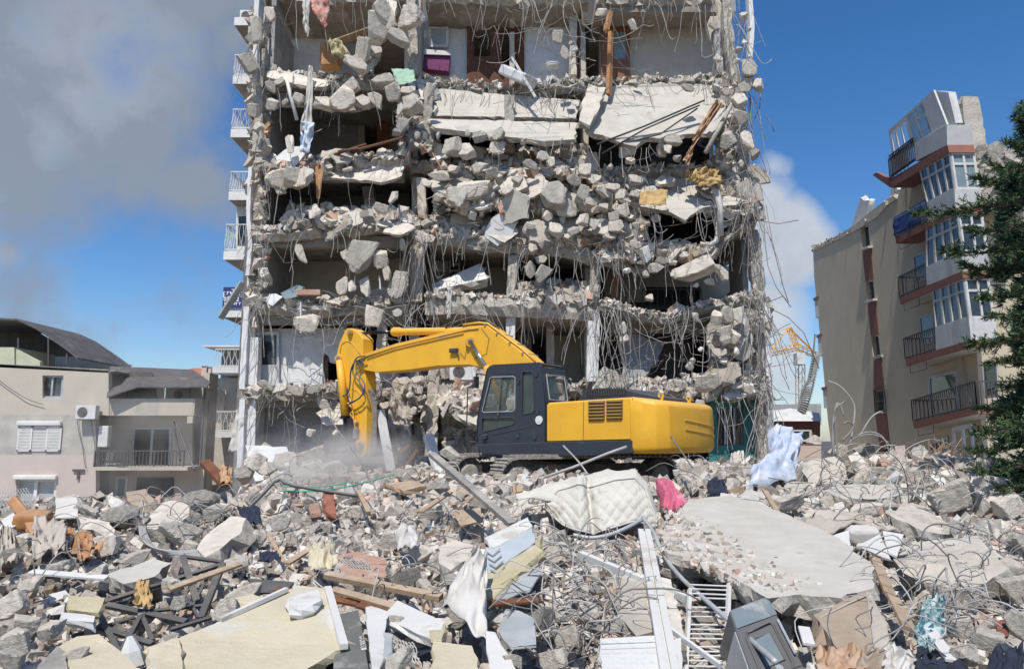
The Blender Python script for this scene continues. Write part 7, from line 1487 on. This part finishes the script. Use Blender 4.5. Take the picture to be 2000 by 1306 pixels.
for i, (pl, th, m_, lab, cat, nm) in enumerate([
    ([(484, 1128, 8.9), (574, 1136, 8.7), (560, 1150, 8.5), (500, 1156, 8.4)], .03, 'metal_black', 'black inside of the freezer shell behind its upper rim', 'panel', 'black_inside'),  # black sheet drawn for the inside of the freezer
    ([(455, 1148, 8.5), (526, 1168, 8.1), (505, 1186, 7.9), (462, 1176, 8.1)], .06, 'foam_pale', 'cream foam piece just above the freezer shell', 'foam', 'foam_piece'),
    ([(744, 1204, 7.4), (776, 1172, 7.8), (868, 1214, 7.2), (850, 1252, 6.8)], .07, 'metal_white', 'white box lid lying flat right of the dark glass door', 'lid', 'white_tray'),
    ([(834, 1210, 7.3), (872, 1216, 7.2), (862, 1248, 6.8), (842, 1250, 6.8)], .05, 'foam', 'yellow foam at the right end of the white box lid', 'foam', 'foam_piece'),
    ([(846, 1252, 6.8), (924, 1258, 6.7), (938, 1330, 6.1), (848, 1330, 6.1)], .10, 'foam_pale', 'square cream foam slab at the bottom below the crumpled sheet', 'foam', 'foam_slab'),
    ([(950, 1232, 6.9), (966, 1234, 6.9), (1022, 1330, 6.1), (962, 1330, 6.1), (950, 1270, 6.6)], .04, 'metal_white', 'white plastic door frame piece at the bottom right of the foam slab', 'plastic panel', 'plastic_slab'),
    ([(972, 1232, 7.1), (988, 1188, 7.6), (1014, 1192, 7.5), (1044, 1208, 7.3), (1048, 1258, 6.8), (996, 1264, 6.8)], .03, 'metal_grey', 'bent grey sheet metal below the torn fridge', 'sheet metal', 'sheet_metal'),
    ([(714, 1184, 7.6), (724, 1182, 7.7), (757, 1192, 7.5), (754, 1220, 7.2), (748, 1290, 6.5), (730, 1330, 6.1)], .04, 'metal_white', 'upright white sheet metal right of the dark glass door', 'sheet metal', 'sheet_metal'),
    ([(730, 1230, 7.0), (768, 1236, 6.9), (764, 1270, 6.6), (744, 1290, 6.4)], .04, 'metal_grey', 'torn grey sheet under the left corner of the box lid', 'sheet metal', 'sheet_metal'),
    ([(108, 972, 12.6), (150, 970, 12.6), (152, 1008, 12.0), (108, 1012, 12.0)], .04, 'cloth_white', 'pale lilac box side standing left of the skyline blocks', 'box', 'cardboard_sheet'),
    ([(2, 1016, 12.0), (30, 998, 12.3), (42, 1020, 11.8), (16, 1034, 11.6)], .03, 'metal_white', 'white board at the left border next to the orange armchair', 'board', 'white_board'),
    ([(134, 1162, 8.2), (206, 1166, 8.1), (192, 1196, 7.8), (134, 1190, 7.9)], .08, 'foam', 'pale yellow foam board left of the black steel frame', 'foam', 'foam_board'),
    ([(120, 1194, 7.8), (184, 1202, 7.7), (182, 1214, 7.6), (122, 1210, 7.6)], .08, 'metal_white', 'white rounded profile below the pale yellow foam board', 'profile', 'profile'),
    ([(60, 1330, 6.1), (112, 1262, 6.7), (150, 1240, 6.9), (196, 1236, 6.9), (222, 1262, 6.7), (300, 1330, 6.1)], .14, 'foam_pale', 'large cream foam slab in the bottom left corner', 'foam', 'foam_slab'),
    ([(50, 1330, 6.0), (112, 1260, 6.66), (130, 1274, 6.5), (130, 1330, 6.0)], .05, 'steel_dusty', 'dark tilted face of the bottom left foam slab', 'plate', 'dark_face'),  # separate dark sheet drawn for the dark face of the foam slab
    ([(1172, 1246, 6.9), (1296, 1240, 6.9), (1304, 1330, 6.2), (1176, 1330, 6.2)], .08, 'metal_white', 'white ribbed radiator panel at the bottom left of the long profile', 'radiator', 'radiator_panel'),
    ([(1312, 1250, 6.8), (1330, 1244, 6.9), (1334, 1330, 6.1), (1312, 1330, 6.1)], .03, 'metal_white', 'rounded white strip between profile and ladder', 'strip', 'white_strip'),
    ([(246, 960, 13.2), (284, 954, 13.3), (302, 978, 12.8), (276, 990, 12.6), (252, 982, 12.8)], .2, 'leather_tan', 'tan upholstered lump on the left skyline', 'cushion', 'cushion'),
    ([(886, 998, 11.8), (938, 990, 12.0), (944, 1016, 11.5), (900, 1026, 11.3)], .03, 'wood', 'tan board lying left of the dark steel profile', 'board', 'board'),
    ([(632, 962, 12.8), (652, 962, 12.8), (656, 1000, 12.0), (636, 1000, 12.0)], .15, 'brick', 'upright red hollow brick in the middle of the field', 'brick', 'hollow_brick'),
    ([(604, 984, 12.3), (622, 980, 12.4), (626, 1000, 12.0), (606, 1002, 12.0)], .12, 'brick_dust', 'dusty red brick left of the upright hollow brick', 'brick', 'hollow_brick'),
    ([(754, 944, 14), (800, 938, 14), (830, 946, 13.8), (790, 958, 13.5)], .1, 'wood', 'brown box corner on the rubble under the excavator stick', 'box', 'broken_box'),
    ([(1945, 1212, 7.6), (1964, 1208, 7.7), (1970, 1228, 7.4), (1948, 1232, 7.4)], .1, 'brick', 'glossy red-brown jar piece at the right border', 'jar', 'broken_jar'),
    ]):
    dpanel(pl, th, m_, lab, cat, nm, .012 if th < .1 else .02, 70 + i)
mb = MB()
for k in range(7): mb.beam(P(1174, 1256 + k * 11, 6.8 - k * .085), P(1290, 1252 + k * 11, 6.8 - k * .085), .02, .03, (0, -1, 1))
rp_ = bpy.data.objects['radiator_panel']; mb.build('ribs', 'metal_grey', rp_)
# dark glass door with its sticker
t = thing('glass_door', P(680, 1330, 6.2), 'dark glass appliance door with a small white sticker beside the freezer shell', 'appliance door')
mat('dark_glass', (.045, .06, .065), (.07, .085, .09), (.22, .23, .22), rough=.15, bump=.05, dust=.35, scale=4)
GD = [P(656, 1200, 7.45), P(700, 1190, 7.55), P(724, 1330, 6.1), P(650, 1335, 6.1)]; mb = MB(); panel(mb, GD, .05, .004, .1, 5); mb.build('glass_sheet', 'dark_glass', t)
gn = (GD[1] - GD[0]).cross(GD[3] - GD[0]).normalized(); gn = -gn if gn.y > 0 else gn
s0, s1 = on_plane(706, 1241, GD[0] + gn * .006, gn), on_plane(711, 1268, GD[0] + gn * .006, gn); ax = (s1 - s0).normalized(); ay = gn.cross(ax).normalized()
mb = MB(); mb.prism([s0 - ay * .022, s1 - ay * .022, s1 + ay * .022, s0 + ay * .022], gn * .003); mb.build('sticker', 'metal_white', t)
mt = Matrix((ax, ay, gn)).transposed().to_4x4(); mt.translation = s0 + gn * .0045 + ax * .005; ln_ = (s1 - s0).length
text_obj('PENTAN', ln_ / 4.3, mt, 'metal_black', 'lettering', t, .001, .001)
# funnel, bowl, armchair, jars
fp = P(256, 1275, 6.7); mb = MB(); mb.tube([fp + Vector((-.02, 0, .14)), fp + Vector((0, 0, .02)), fp + Vector((.02, 0, -.1))], [.025, .09, .12], 6); tag(mb.build('plastic_funnel', 'metal_white'), 'white angular plastic hood lying below the black steel frame', 'plastic hood')
bw = P(272, 1016, 11.4); mb = MB(); mb.tube([bw + Vector((0, 0, -.1)), bw + Vector((0, -.02, -.06)), bw + Vector((0, -.03, .04)), bw + Vector((0, -.03, .05)), bw + Vector((0, -.03, .04)), bw + Vector((0, -.02, -.04))], [.08, .13, .15, .16, .14, .11], 20, cap=True); tag(mb.build('metal_bowl', 'chrome', smooth=False), 'shiny round metal bowl among wires at the left', 'bowl')
t = thing('armchair', P(65, 1045, 11.4), 'overturned orange armchair at the left edge of the rubble', 'armchair')
pb = pillow(P(66, 1016, 11.6), .26, .16, .15, .2, 'sofa_orange', None, 'seat_cushion', None); pb['rest'] = 0; del pb['rest']
def reparent(o, t): off = OFF[o.name] - OFF[t.name]; o.parent = t; o.location = off
reparent(pb, t)
mb = MB(); mb.beam(P(24, 976, 12.1), P(48, 1004, 11.7), .16, .1, (0, -1, .3)); mb.build('armrest', 'sofa_orange', t, bevel=.03)
mb = MB(); panel(mb, quad([(40, 1000, 11.8), (90, 1004, 11.7), (86, 1026, 11.3), (62, 1044, 11.1), (48, 1022, 11.4)]), .12, .01, .1, 3); mb.build('backrest', 'sofa_orange', t, bevel=.02)
gcloth([(66, 1012, 11.5), (128, 1018, 11.4), (128, 1072, 10.3), (62, 1094, 10.1)], 'cloth_beige', 'beige_sheet', 'beige pink sheet draped beside the orange armchair', 'sheet', .10, seed=51, edge=.1)
gcloth([(130, 1032, 11.0), (160, 1042, 10.9), (200, 1072, 10.3), (160, 1104, 9.9)], 'sofa_orange', 'orange_fabric', 'torn orange upholstery right of the beige pink sheet', 'upholstery', .12, seed=52, edge=.14)
gcloth([(1, 1030, 11.4), (28, 1040, 11.2), (34, 1100, 10.2), (1, 1110, 10.0)], 'cloth_beige', 'beige_cloth', 'beige cloth at the far left border', 'cloth', .10, seed=53, edge=.1)
gcloth([(268, 1140, 9), (290, 1138, 9), (298, 1180, 8.4), (262, 1176, 8.4)], 'cloth_yellow', 'yellow_scrap', 'yellow scrap behind the left end of the black steel frame', 'scrap', .08, 12, 12, seed=54, edge=.08)
gcloth([(440, 958, 12.8), (500, 1000, 12.0), (482, 1010, 11.8), (446, 985, 12.2)], 'cloth_beige', 'sackcloth', 'grey brown sackcloth above the long beam stump', 'cloth', .08, seed=55)
gcloth([(464, 990, 11.9), (505, 988, 11.9), (512, 1020, 11.3), (476, 1030, 11.2)], 'cloth_navy', 'blue_cloth', 'dark blue cloth in a hollow above the left freezer end', 'cloth', .08, seed=56)
gcloth([(506, 1080, 9.8), (542, 1078, 9.8), (548, 1092, 9.5), (510, 1098, 9.5)], 'cloth_navy', 'blue_cloth', 'small slate blue cloth left of the upright stick', 'cloth', .04, seed=57)
mat('teal_print', (.02, .14, .17), (.42, .50, .49), scale=14, rough=.9, bump=.2, detail=1)
gcloth([(1808, 1166, 8.0), (1848, 1164, 8.0), (1850, 1232, 7.3), (1784, 1240, 7.2)], 'teal_print', 'patterned_cloth', 'teal and white spotted cloth hanging right of the lower plank', 'cloth', .08, seed=58, edge=.08)
gcloth([(1784, 1226, 7.3), (1822, 1226, 7.3), (1824, 1272, 6.8), (1796, 1256, 7.0)], 'teal_print', 'patterned_cloth', 'small corner of spotted teal cloth hanging lowest', 'cloth', .05, seed=59, edge=.06)
# tan case and upholstery at the bottom right
t = thing('suitcase', P(1650, 1275, 7.0), 'tan padded case crushed open right of the oven', 'suitcase')
mb = MB(); panel(mb, quad([(1590, 1200, 7.2), (1640, 1176, 7.4), (1690, 1152, 7.6), (1700, 1178, 7.3), (1712, 1250, 6.6), (1670, 1262, 6.5), (1632, 1262, 6.5)]), .3, .008, .1, 5); mb.build('shell', 'leather_tan', t, bevel=.02)
mb = MB(); panel(mb, quad([(1690, 1152, 7.55), (1702, 1158, 7.5), (1732, 1220, 6.8), (1740, 1262, 6.4), (1706, 1262, 6.45), (1696, 1196, 7.1)]), .08, .01, .1, 6); mb.build('lid', 'cloth_beige', t, bevel=.015)
mb = MB(); mb.tube(quad([(1600, 1206, 7.12), (1660, 1176, 7.34), (1696, 1160, 7.45)]), .01, 5); mb.build('seam', 'cloth_beige', t)
for i, (a, b, c, d, m_, lab) in enumerate([((1590, 1270), (1660, 1256), (1700, 1306), (1600, 1320), 'wood_orange', 'torn tan strips at the bottom right of the oven'), ((1640, 1262), (1720, 1262), (1760, 1310), (1680, 1326), 'leather_tan', 'torn brown leather under the tan case'), ((1730, 1250), (1800, 1290), (1780, 1330), (1720, 1320), 'cloth_white', 'long pale cloth trailing to the bottom edge right of the case'), ((1790, 1284), (1880, 1280), (1900, 1330), (1780, 1330), 'cloth_navy', 'dark blue cloth at the bottom edge right of the pale cloth'), ((1930, 1270), (1999, 1260), (1999, 1330), (1930, 1330), 'cloth_navy', 'navy garment in the bottom right corner')]):
    gcloth([(*a, 7.2 - (a[1] - 1250) / 90), (*b, 7.2 - (b[1] - 1250) / 90), (*c, 6.3), (*d, 6.2)], m_, 'torn_cloth', lab, 'torn cloth', .055, 34, 24, seed=80 + i, edge=.12, freq=4)
# ---- black welded frame
t = thing('steel_truss', P(300, 1285, 7.6), 'bent black steel frame of welded bars at the lower left', 'steel frame')
for (x0, y0, x1, y1, w_) in [(199, 1177, 438, 1100, .05), (357, 1086, 435, 1097, .04), (357, 1086, 385, 1175, .07), (435, 1102, 392, 1208, .07), (208, 1181, 364, 1214, .06), (273, 1195, 404, 1181, .035), (193, 1195, 233, 1276, .05), (277, 1198, 233, 1279, .05), (193, 1223, 298, 1257, .05), (277, 1200, 298, 1250, .04), (140, 1242, 264, 1205, .035), (333, 1229, 519, 1173, .04), (336, 1112, 388, 1205, .03), (372, 1145, 333, 1205, .03), (404, 1130, 372, 1190, .03)]:
    dd = lambda y: 7.5 + (1280 - y) / 200 * 2.2 - .45
    mb = MB(); mb.beam(P(x0, y0, dd(y0)), P(x1, y1, dd(y1)), w_, w_ * .7, (0, -.6, 1)); mb.build('bar', 'metal_black', t)
# ---- wire coil
t = None; mb = MB(); rs = random.Random(3)
for k in range(16):
    o = k * 1.6 + rs.uniform(-2, 2); V = quad([(272 + o * .3, 1022 + o * .2, 11.1), (274 + o, 1050 + o * .6, 10.7), (296 + o, 1070 + o * .7, 10.3), (340 + o * .3, 1078 + o * .5, 10.1), (404 - o * .2, 1072 + o * .4, 10.2)])
    for _ in range(2): V = [V[0]] + [x for i in range(len(V) - 1) for x in (V[i].lerp(V[i + 1], .25), V[i].lerp(V[i + 1], .75))] + [V[-1]]
    mb.tube(V, .011, 5, 0 if k % 2 else 1)
tag(mb.build('wire_coil', ['metal_grey', 'rebar_pale'], smooth=True), 'bundle of curved grey wires sweeping under the metal bowl', 'wire bundle')
# hexagonal wire netting
def netting(q4, nx_, ny_, lab, seed):
    A, B, C_, D_ = quad(q4); mb = MB()
    f = lambda u, v: A.lerp(B, u).lerp(D_.lerp(C_, u), v) + Vector((0, -.02, .03 * noise.noise(Vector((u * 4, v * 4, seed)))))
    for i in range(nx_):
        for j in range(ny_):
            ox = .5 if j % 2 else 0; cx, cy_ = i + ox, j * .75; h = [(cx + .5 * math.sin(rad(60 * k)), cy_ + .5 * math.cos(rad(60 * k))) for k in range(4)]
            mb.tube([f(x / (nx_ + .5), y / (ny_ * .78)) for x, y in h], .006, 3, cap=False)
    return tag(mb.build('wire_netting', 'rebar_pale'), lab, 'wire netting')
netting([(664, 1092, 9.15), (720, 1094, 9.15), (742, 1136, 8.7), (690, 1130, 8.8)], 9, 6, 'hexagonal wire netting draped over the brick block', 1)
netting([(764, 1242, 6.8), (816, 1262, 6.6), (830, 1310, 6.3), (780, 1290, 6.4)], 8, 6, 'rusty hexagonal wire netting below the white box lid', 2)
netting([(0, 960, 12.9), (60, 956, 13.0), (70, 990, 12.4), (0, 1010, 12.0)], 10, 6, 'tangle of wire netting at the left border above the armchair', 3)
# ---- loose rebar over the field
rs = random.Random(77); nests = [(1060, 1250, 1060, 1300, 105, .9, 'wire nest left of white profile'), (270, 480, 925, 1070, 60, 1.2, 'wires on left blocks'), (1540, 1900, 870, 1010, 95, 1.5, 'wires before leaning block'), (1760, 1995, 1050, 1260, 85, .9, 'wires at right border'), (1035, 1085, 925, 1025, 26, 1.0, 'upright wires before mattress'), (420, 620, 900, 970, 34, 1.3, 'wires left of bucket'), (0, 200, 960, 1160, 22, .9, 'wires at left border'), (560, 960, 960, 1180, 44, .9, 'wires in middle field'), (1330, 1560, 880, 960, 34, 1.2, 'rods behind pink blanket'), (1600, 1720, 1180, 1300, 10, .7, 'wires near tan case'), (860, 1060, 930, 1050, 24, 1.0, 'wires before near track'), (1560, 1760, 980, 1160, 16, .9, 'wires near grey sheet')]
smallb = []
for (x0, x1, y0, y1, n, ln_, lab) in nests:
    cand = []
    for k in range(n):
        x, y = rs.uniform(x0, x1), rs.uniform(y0, y1); s = surf(x, y)
        if s is None: continue
        s = Vector(s); s.z += rs.uniform(-.02, .12); kind = rs.random(); L_ = ln_ * rs.uniform(.4, 1.3)
        if kind < .45:   # arc rising and falling
            a = rs.uniform(0, 6.28); e = s + Vector((math.cos(a), math.sin(a) * .6, 0)) * L_; e.z = max(hgt(e.x, e.y, False), s.z - .5) + rs.uniform(-.05, .25); V = wiggle(s, e, 12, .14, rs.random() * 99, -rs.uniform(.05, .4) * L_)
        elif kind < .8:  # rod standing up and curling over
            d = Vector((rs.gauss(0, .5), rs.gauss(-.1, .4), 1)).normalized(); V = [s]; c = Vector((rs.gauss(0, .25), rs.gauss(0, .12), -.22)); m_ = 14
            for q in range(m_): d = (d + c * (q / m_) * 1.4 + Vector((rs.gauss(0, .06),) * 3)).normalized(); V.append(V[-1] + d * L_ * .75 / m_)
        else: V = wiggle(s, s + Vector((rs.uniform(-1, 1), rs.uniform(-.8, .3), rs.uniform(-.15, .35))) * L_, 12, .2, rs.random() * 99)
        cand.append((V, rs.uniform(.0045, .0095), x, y))
    cand.sort(key=lambda c: -c[1] * sum((c[0][i + 1] - c[0][i]).length for i in range(len(c[0]) - 1)))
    for k, (V, r, x, y) in enumerate(cand):
        if k < 13:
            mb = MB(); mb.tube(V, r, 6); tag(mb.build('rebar_rod', 'rebar_pale' if k % 2 else 'rebar', smooth=True), 'bent rod among %s' % lab, 'rebar rod', 'bent steel rods in the rubble field')
        else: smallb.append((V, r))
mb = MB()
for V, r in smallb: mb.tube(V, r, 5, 0 if rs.random() < .5 else 1, cap=False)
tag(mb.build('thin_wire_tangle', ['rebar', 'rebar_pale'], smooth=True), 'thin tangled wires spread through the rubble field', 'wire', kind='stuff')
for i, (pts, r, lab) in enumerate([
   ([(352, 900, 14.5), (338, 824, 14.5), (341, 820, 14.5), (344, 824, 14.5), (380, 918, 14.3)], .02, 'tall dark rod with a hooked top in front of the pale house'),
   ([(1630, 905, 15.6), (1625, 845, 15.6), (1632, 790, 15.6), (1640, 786, 15.6), (1648, 812, 15.6)], .02, 'tall hooked rod left of the leaning block window strip'),
   ([(1636, 905, 15.4), (1632, 820, 15.4), (1628, 798, 15.4), (1650, 784, 15.4)], .018, 'thin upright rod beside the tall hooked rod'),
   ([(1660, 870, 15.4), (1672, 800, 15.4), (1662, 776, 15.4), (1640, 752, 15.4), (1618, 744, 15.4)], .018, 'long rod arching left above the boulder-like block'),
   ([(1645, 860, 15.2), (1665, 840, 15.2), (1668, 828, 15.2), (1655, 822, 15.2), (1648, 828, 15.2)], .022, 'thick curled rod end above the boulder-like block'),
   ([(1680, 850, 15.5), (1700, 815, 15.5), (1718, 803, 15.5), (1724, 806, 15.5)], .018, 'rod bending right towards the window strip'),
   ([(740, 965, 12.4), (700, 890, 13), (650, 830, 13.4), (640, 790, 13.6)], .012, 'very long thin wire rising before the bucket'),
   ([(1100, 870, 14), (1130, 900, 13.8), (1148, 926, 13.6)], .016, 'short rod leaning below the excavator deck'),
   ([(1310, 852, 14.8), (1330, 880, 14.4), (1352, 912, 14)], .018, 'bent rod in front of the counterweight'),
   ([(1800, 960, 15.6), (1780, 1006, 14.5), (1700, 960, 15), (1600, 940, 15)], .014, 'long rod lying over the flat pale slab')]):
    gtube(pts, r, 'rebar_pale' if i % 2 else 'rebar', lab, 'rebar_rod', 'rebar rod')
# dry shrub in front of the leaning block
t = thing('dry_shrub', G(1830, 960), 'leafless dry shrub before the ground floor of the leaning block', 'shrub'); rs = random.Random(6); mb = MB()
b0 = P(1835, 985, 16.5)
for k in range(46):
    a = rs.uniform(-1.0, 1.0); d = Vector((a, rs.gauss(0, .4), 1.2)).normalized(); V = [b0 + Vector((rs.uniform(-.2, .2), 0, 0))]
    for q in range(9): d = (d + Vector((rs.gauss(0, .14), rs.gauss(0, .14), .02))).normalized(); V.append(V[-1] + d * rs.uniform(.12, .2))
    mb.tube(V, [.018 - .0015 * q for q in range(10)], 4)
    for _ in range(3): q = rs.randint(3, 8); mb.tube([V[q], V[q] + Vector((rs.gauss(0, .25), rs.gauss(0, .2), rs.uniform(0, .35)))], .006, 3)
mb.build('twigs', 'wood', t)
def covered(x, y):
    for pl in HERO:
        ins = False; n = len(pl); j = n - 1
        for i in range(n):
            if (pl[i][1] > y) != (pl[j][1] > y) and x < (pl[j][0] - pl[i][0]) * (y - pl[i][1]) / (pl[j][1] - pl[i][1]) + pl[i][0]: ins = not ins
            j = i
        if ins: return True
    return False
rs = random.Random(21)
cols_w = ['left', 'middle', 'right']
LUM = []
for i in range(850):
    y = 900 + rs.random() ** .8 * 420; x = rs.uniform(5, 1995)
    if (1290 < x < 1700 and 975 < y < 1165) or (y < 960 and x < 420) or (930 < x < 1400 and y < 1000): continue
    s = surf(x, y)
    if s is None or covered(x, y + 6): continue
    sz = 10 + 30 * rs.random() ** 2.6 * (1.25 if y > 1100 else .85); a, b = side_word(x, y)
    k_ = s.y / FP; LUM.append((Vector((s.x, s.y, hgt(s.x, s.y) + sz * k_ * .3)), [sz * k_ * rs.uniform(1, 1.6), sz * k_ * rs.uniform(.6, 1), sz * k_ * rs.uniform(.4, .8)]))
lumps('rubble_lumps', LUM, ['bit_grey', 'bit_pale', 'bit_pink', 'bit_tan', 'bit_grey'], 'fist to head sized concrete lumps strewn over the rubble field', 7)
# ---- crushed fragments: countless
def field_spot(y0, y1, x0=-20, x1=2020, near=.0):
    def f(rs):
        y = rs.uniform(y0, y1); x = rs.uniform(x0, x1)
        if covered(x, y) and rs.random() < .93: return None
        s = surf(x, y)
        if s is None or s.y > 26: return None
        if (1300 < x < 1690 and 985 < y < 1150) and rs.random() < .55: return None
        return Vector((s.x, s.y, hgt(s.x, s.y) + rs.uniform(-.01, .07) + (.05 * rs.random())))
    return f
W_ = [5, 1.2, 3.8, .45, 1.1, .3, .25, 1.8]
heap('fine_rubble', field_spot(1090, 1330), 12500, .012, .17, BITS, W_, 'crushed concrete, brick and plaster bits covering the near rubble field', 'rubble', 31)
heap('fine_rubble', field_spot(985, 1100), 15000, .018, .19, BITS, W_, 'crushed concrete, brick and plaster bits covering the middle rubble field', 'rubble', 32)
heap('fine_rubble', field_spot(880, 995), 13500, .03, .30, BITS, W_, 'crushed concrete, brick and plaster bits covering the far rubble field', 'rubble', 33)
# grit and crusts on the left half of the broad slab
SLP = ggrid([(1345, 975), (1640, 1048), (1706, 1108), (1310, 1082)], .27); sln = (SLP[1] - SLP[0]).cross(SLP[3] - SLP[0]).normalized()
def grit(rs):
    u, v = rs.random(), rs.random() ** .8; a = lerp2((1330, 985), (1290, 1050), v * 0 + rs.random() * 0); x = 1300 + 330 * u; y = 985 + 180 * v
    e = (x - 1330) * .62 + 985     # keep the smooth right band clear
    if y < e + rs.gauss(22, 18) or y > 1086 + (x - 1310) * .42: return None
    return on_plane(x, y, SLP[0], sln) + Vector((0, 0, .0))
heap('slab_grit', grit, 5200, .012, .11, BITS, [4, .6, 4, .6, .8, .3, .2, 2], 'grit and mortar crusts lying on the left half of the broad slab', 'rubble', 34)
# thin slats, splinters and laths strewn about
rs = random.Random(50); mb = MB(); rn = []
for _ in range(1500):
    y = rs.uniform(930, 1320); x = rs.uniform(-10, 2010); s = surf(x, y)
    if s is None or s.y > 22 or (1300 < x < 1690 and 985 < y < 1150): continue
    a = rs.uniform(0, 6.28); L_ = rs.uniform(.08, .34); c = Vector((s.x, s.y, hgt(s.x, s.y) + .06)); d = Vector((math.cos(a), math.sin(a), rs.uniform(-.5, .6))) * L_
    mb.beam(c - d * .5, c + d * .5, rs.uniform(.01, .05), .012, mi=rs.choice([0, 0, 1, 2, 3])); rn += [rs.random()] * 6
tag(mb.build('splinters', ['bit_wood', 'bit_tan', 'bit_white', 'bit_dark'], rnds=rn), 'splinters and small laths strewn over the rubble field', 'splinters', kind='stuff')
# fine-grained ground scraps: paper, foil, plastic
rs = random.Random(51)
# ================================================================ dust raised by the bucket
def dust(nm, c, r, dens, lab, seed):
    bm = bmesh.new(); bmesh.ops.create_icosphere(bm, subdivisions=3, radius=1)
    for v in bm.verts: v.co = Vector((v.co.x * r[0], v.co.y * r[1], v.co.z * r[2]))
    me = bpy.data.meshes.new(nm); bm.to_mesh(me); bm.free(); o = bpy.data.objects.new(nm, me); COL.objects.link(o); o.location = c
    m_ = bpy.data.materials.new(nm); m_.use_nodes = True; t_ = m_.node_tree; t_.nodes.clear(); ou = nd(t_, 'ShaderNodeOutputMaterial'); pv = nd(t_, 'ShaderNodeVolumePrincipled'); t_.links.new(pv.outputs[0], ou.inputs['Volume'])
    pv.inputs['Color'].default_value = (.92, .90, .87, 1); pv.inputs['Anisotropy'].default_value = .2
    tc_ = nd(t_, 'ShaderNodeTexCoord'); n_ = nd(t_, 'ShaderNodeTexNoise'); n_.inputs['Scale'].default_value = .9; n_.inputs['Detail'].default_value = 3; t_.links.new(tc_.outputs['Object'], n_.inputs['Vector'])
    sc_ = nd(t_, 'ShaderNodeVectorMath', operation='DIVIDE'); sc_.inputs[1].default_value = r; t_.links.new(tc_.outputs['Object'], sc_.inputs[0]); ln2 = nd(t_, 'ShaderNodeVectorMath', operation='LENGTH'); t_.links.new(sc_.outputs[0], ln2.inputs[0])
    a = nd(t_, 'ShaderNodeMapRange'); a.inputs[1].default_value = 1.0; a.inputs[2].default_value = .25; a.inputs[3].default_value = 0; a.inputs[4].default_value = dens; t_.links.new(ln2.outputs['Value'], a.inputs[0])
    b = nd(t_, 'ShaderNodeMapRange'); b.inputs[1].default_value = .40; b.inputs[2].default_value = .62; t_.links.new(n_.outputs[0], b.inputs[0]); mm = nd(t_, 'ShaderNodeMath', operation='MULTIPLY'); t_.links.new(a.outputs[0], mm.inputs[0]); t_.links.new(b.outputs[0], mm.inputs[1]); t_.links.new(mm.outputs[0], pv.inputs['Density'])
    me.materials.append(m_); return tag(o, lab, 'dust', kind='stuff')
dust('dust_cloud', P(650, 905, 20.5), (3.0, 1.8, 1.15), 1.2, 'pale dust cloud hanging round the excavator bucket', 1)
dust('dust_haze', P(250, 850, 27), (7.5, 3.0, 3.4), .10, 'thin dust haze drifting before the pale houses on the left', 2)
# ================================================================ labels: number look-alikes from the left
def finish_labels():
    from collections import defaultdict
    g = defaultdict(list); ORD = ['leftmost', 'second from left', 'third from left', 'fourth from left', 'fifth from left', 'sixth from left', 'seventh from left', 'eighth from left', 'ninth from left', 'tenth from left', 'eleventh from left', 'twelfth from left', 'thirteenth from left', 'fourteenth from left', 'fifteenth from left', 'sixteenth from left']
    bpy.context.view_layer.update()
    for o in sc.objects:
        if o.parent is None and 'label' in o: g[o['label']].append(o)
    for lab, os_ in g.items():
        if len(os_) < 2: continue
        os_.sort(key=lambda o: px_of(o.matrix_world.translation)[0])
        for i, o in enumerate(os_):
            o['label'] = lab + ', ' + (ORD[i] if i < len(ORD) - 1 and i < len(os_) - 1 else 'rightmost' if i == len(os_) - 1 else 'number %d from left' % (i + 1))
finish_labels()
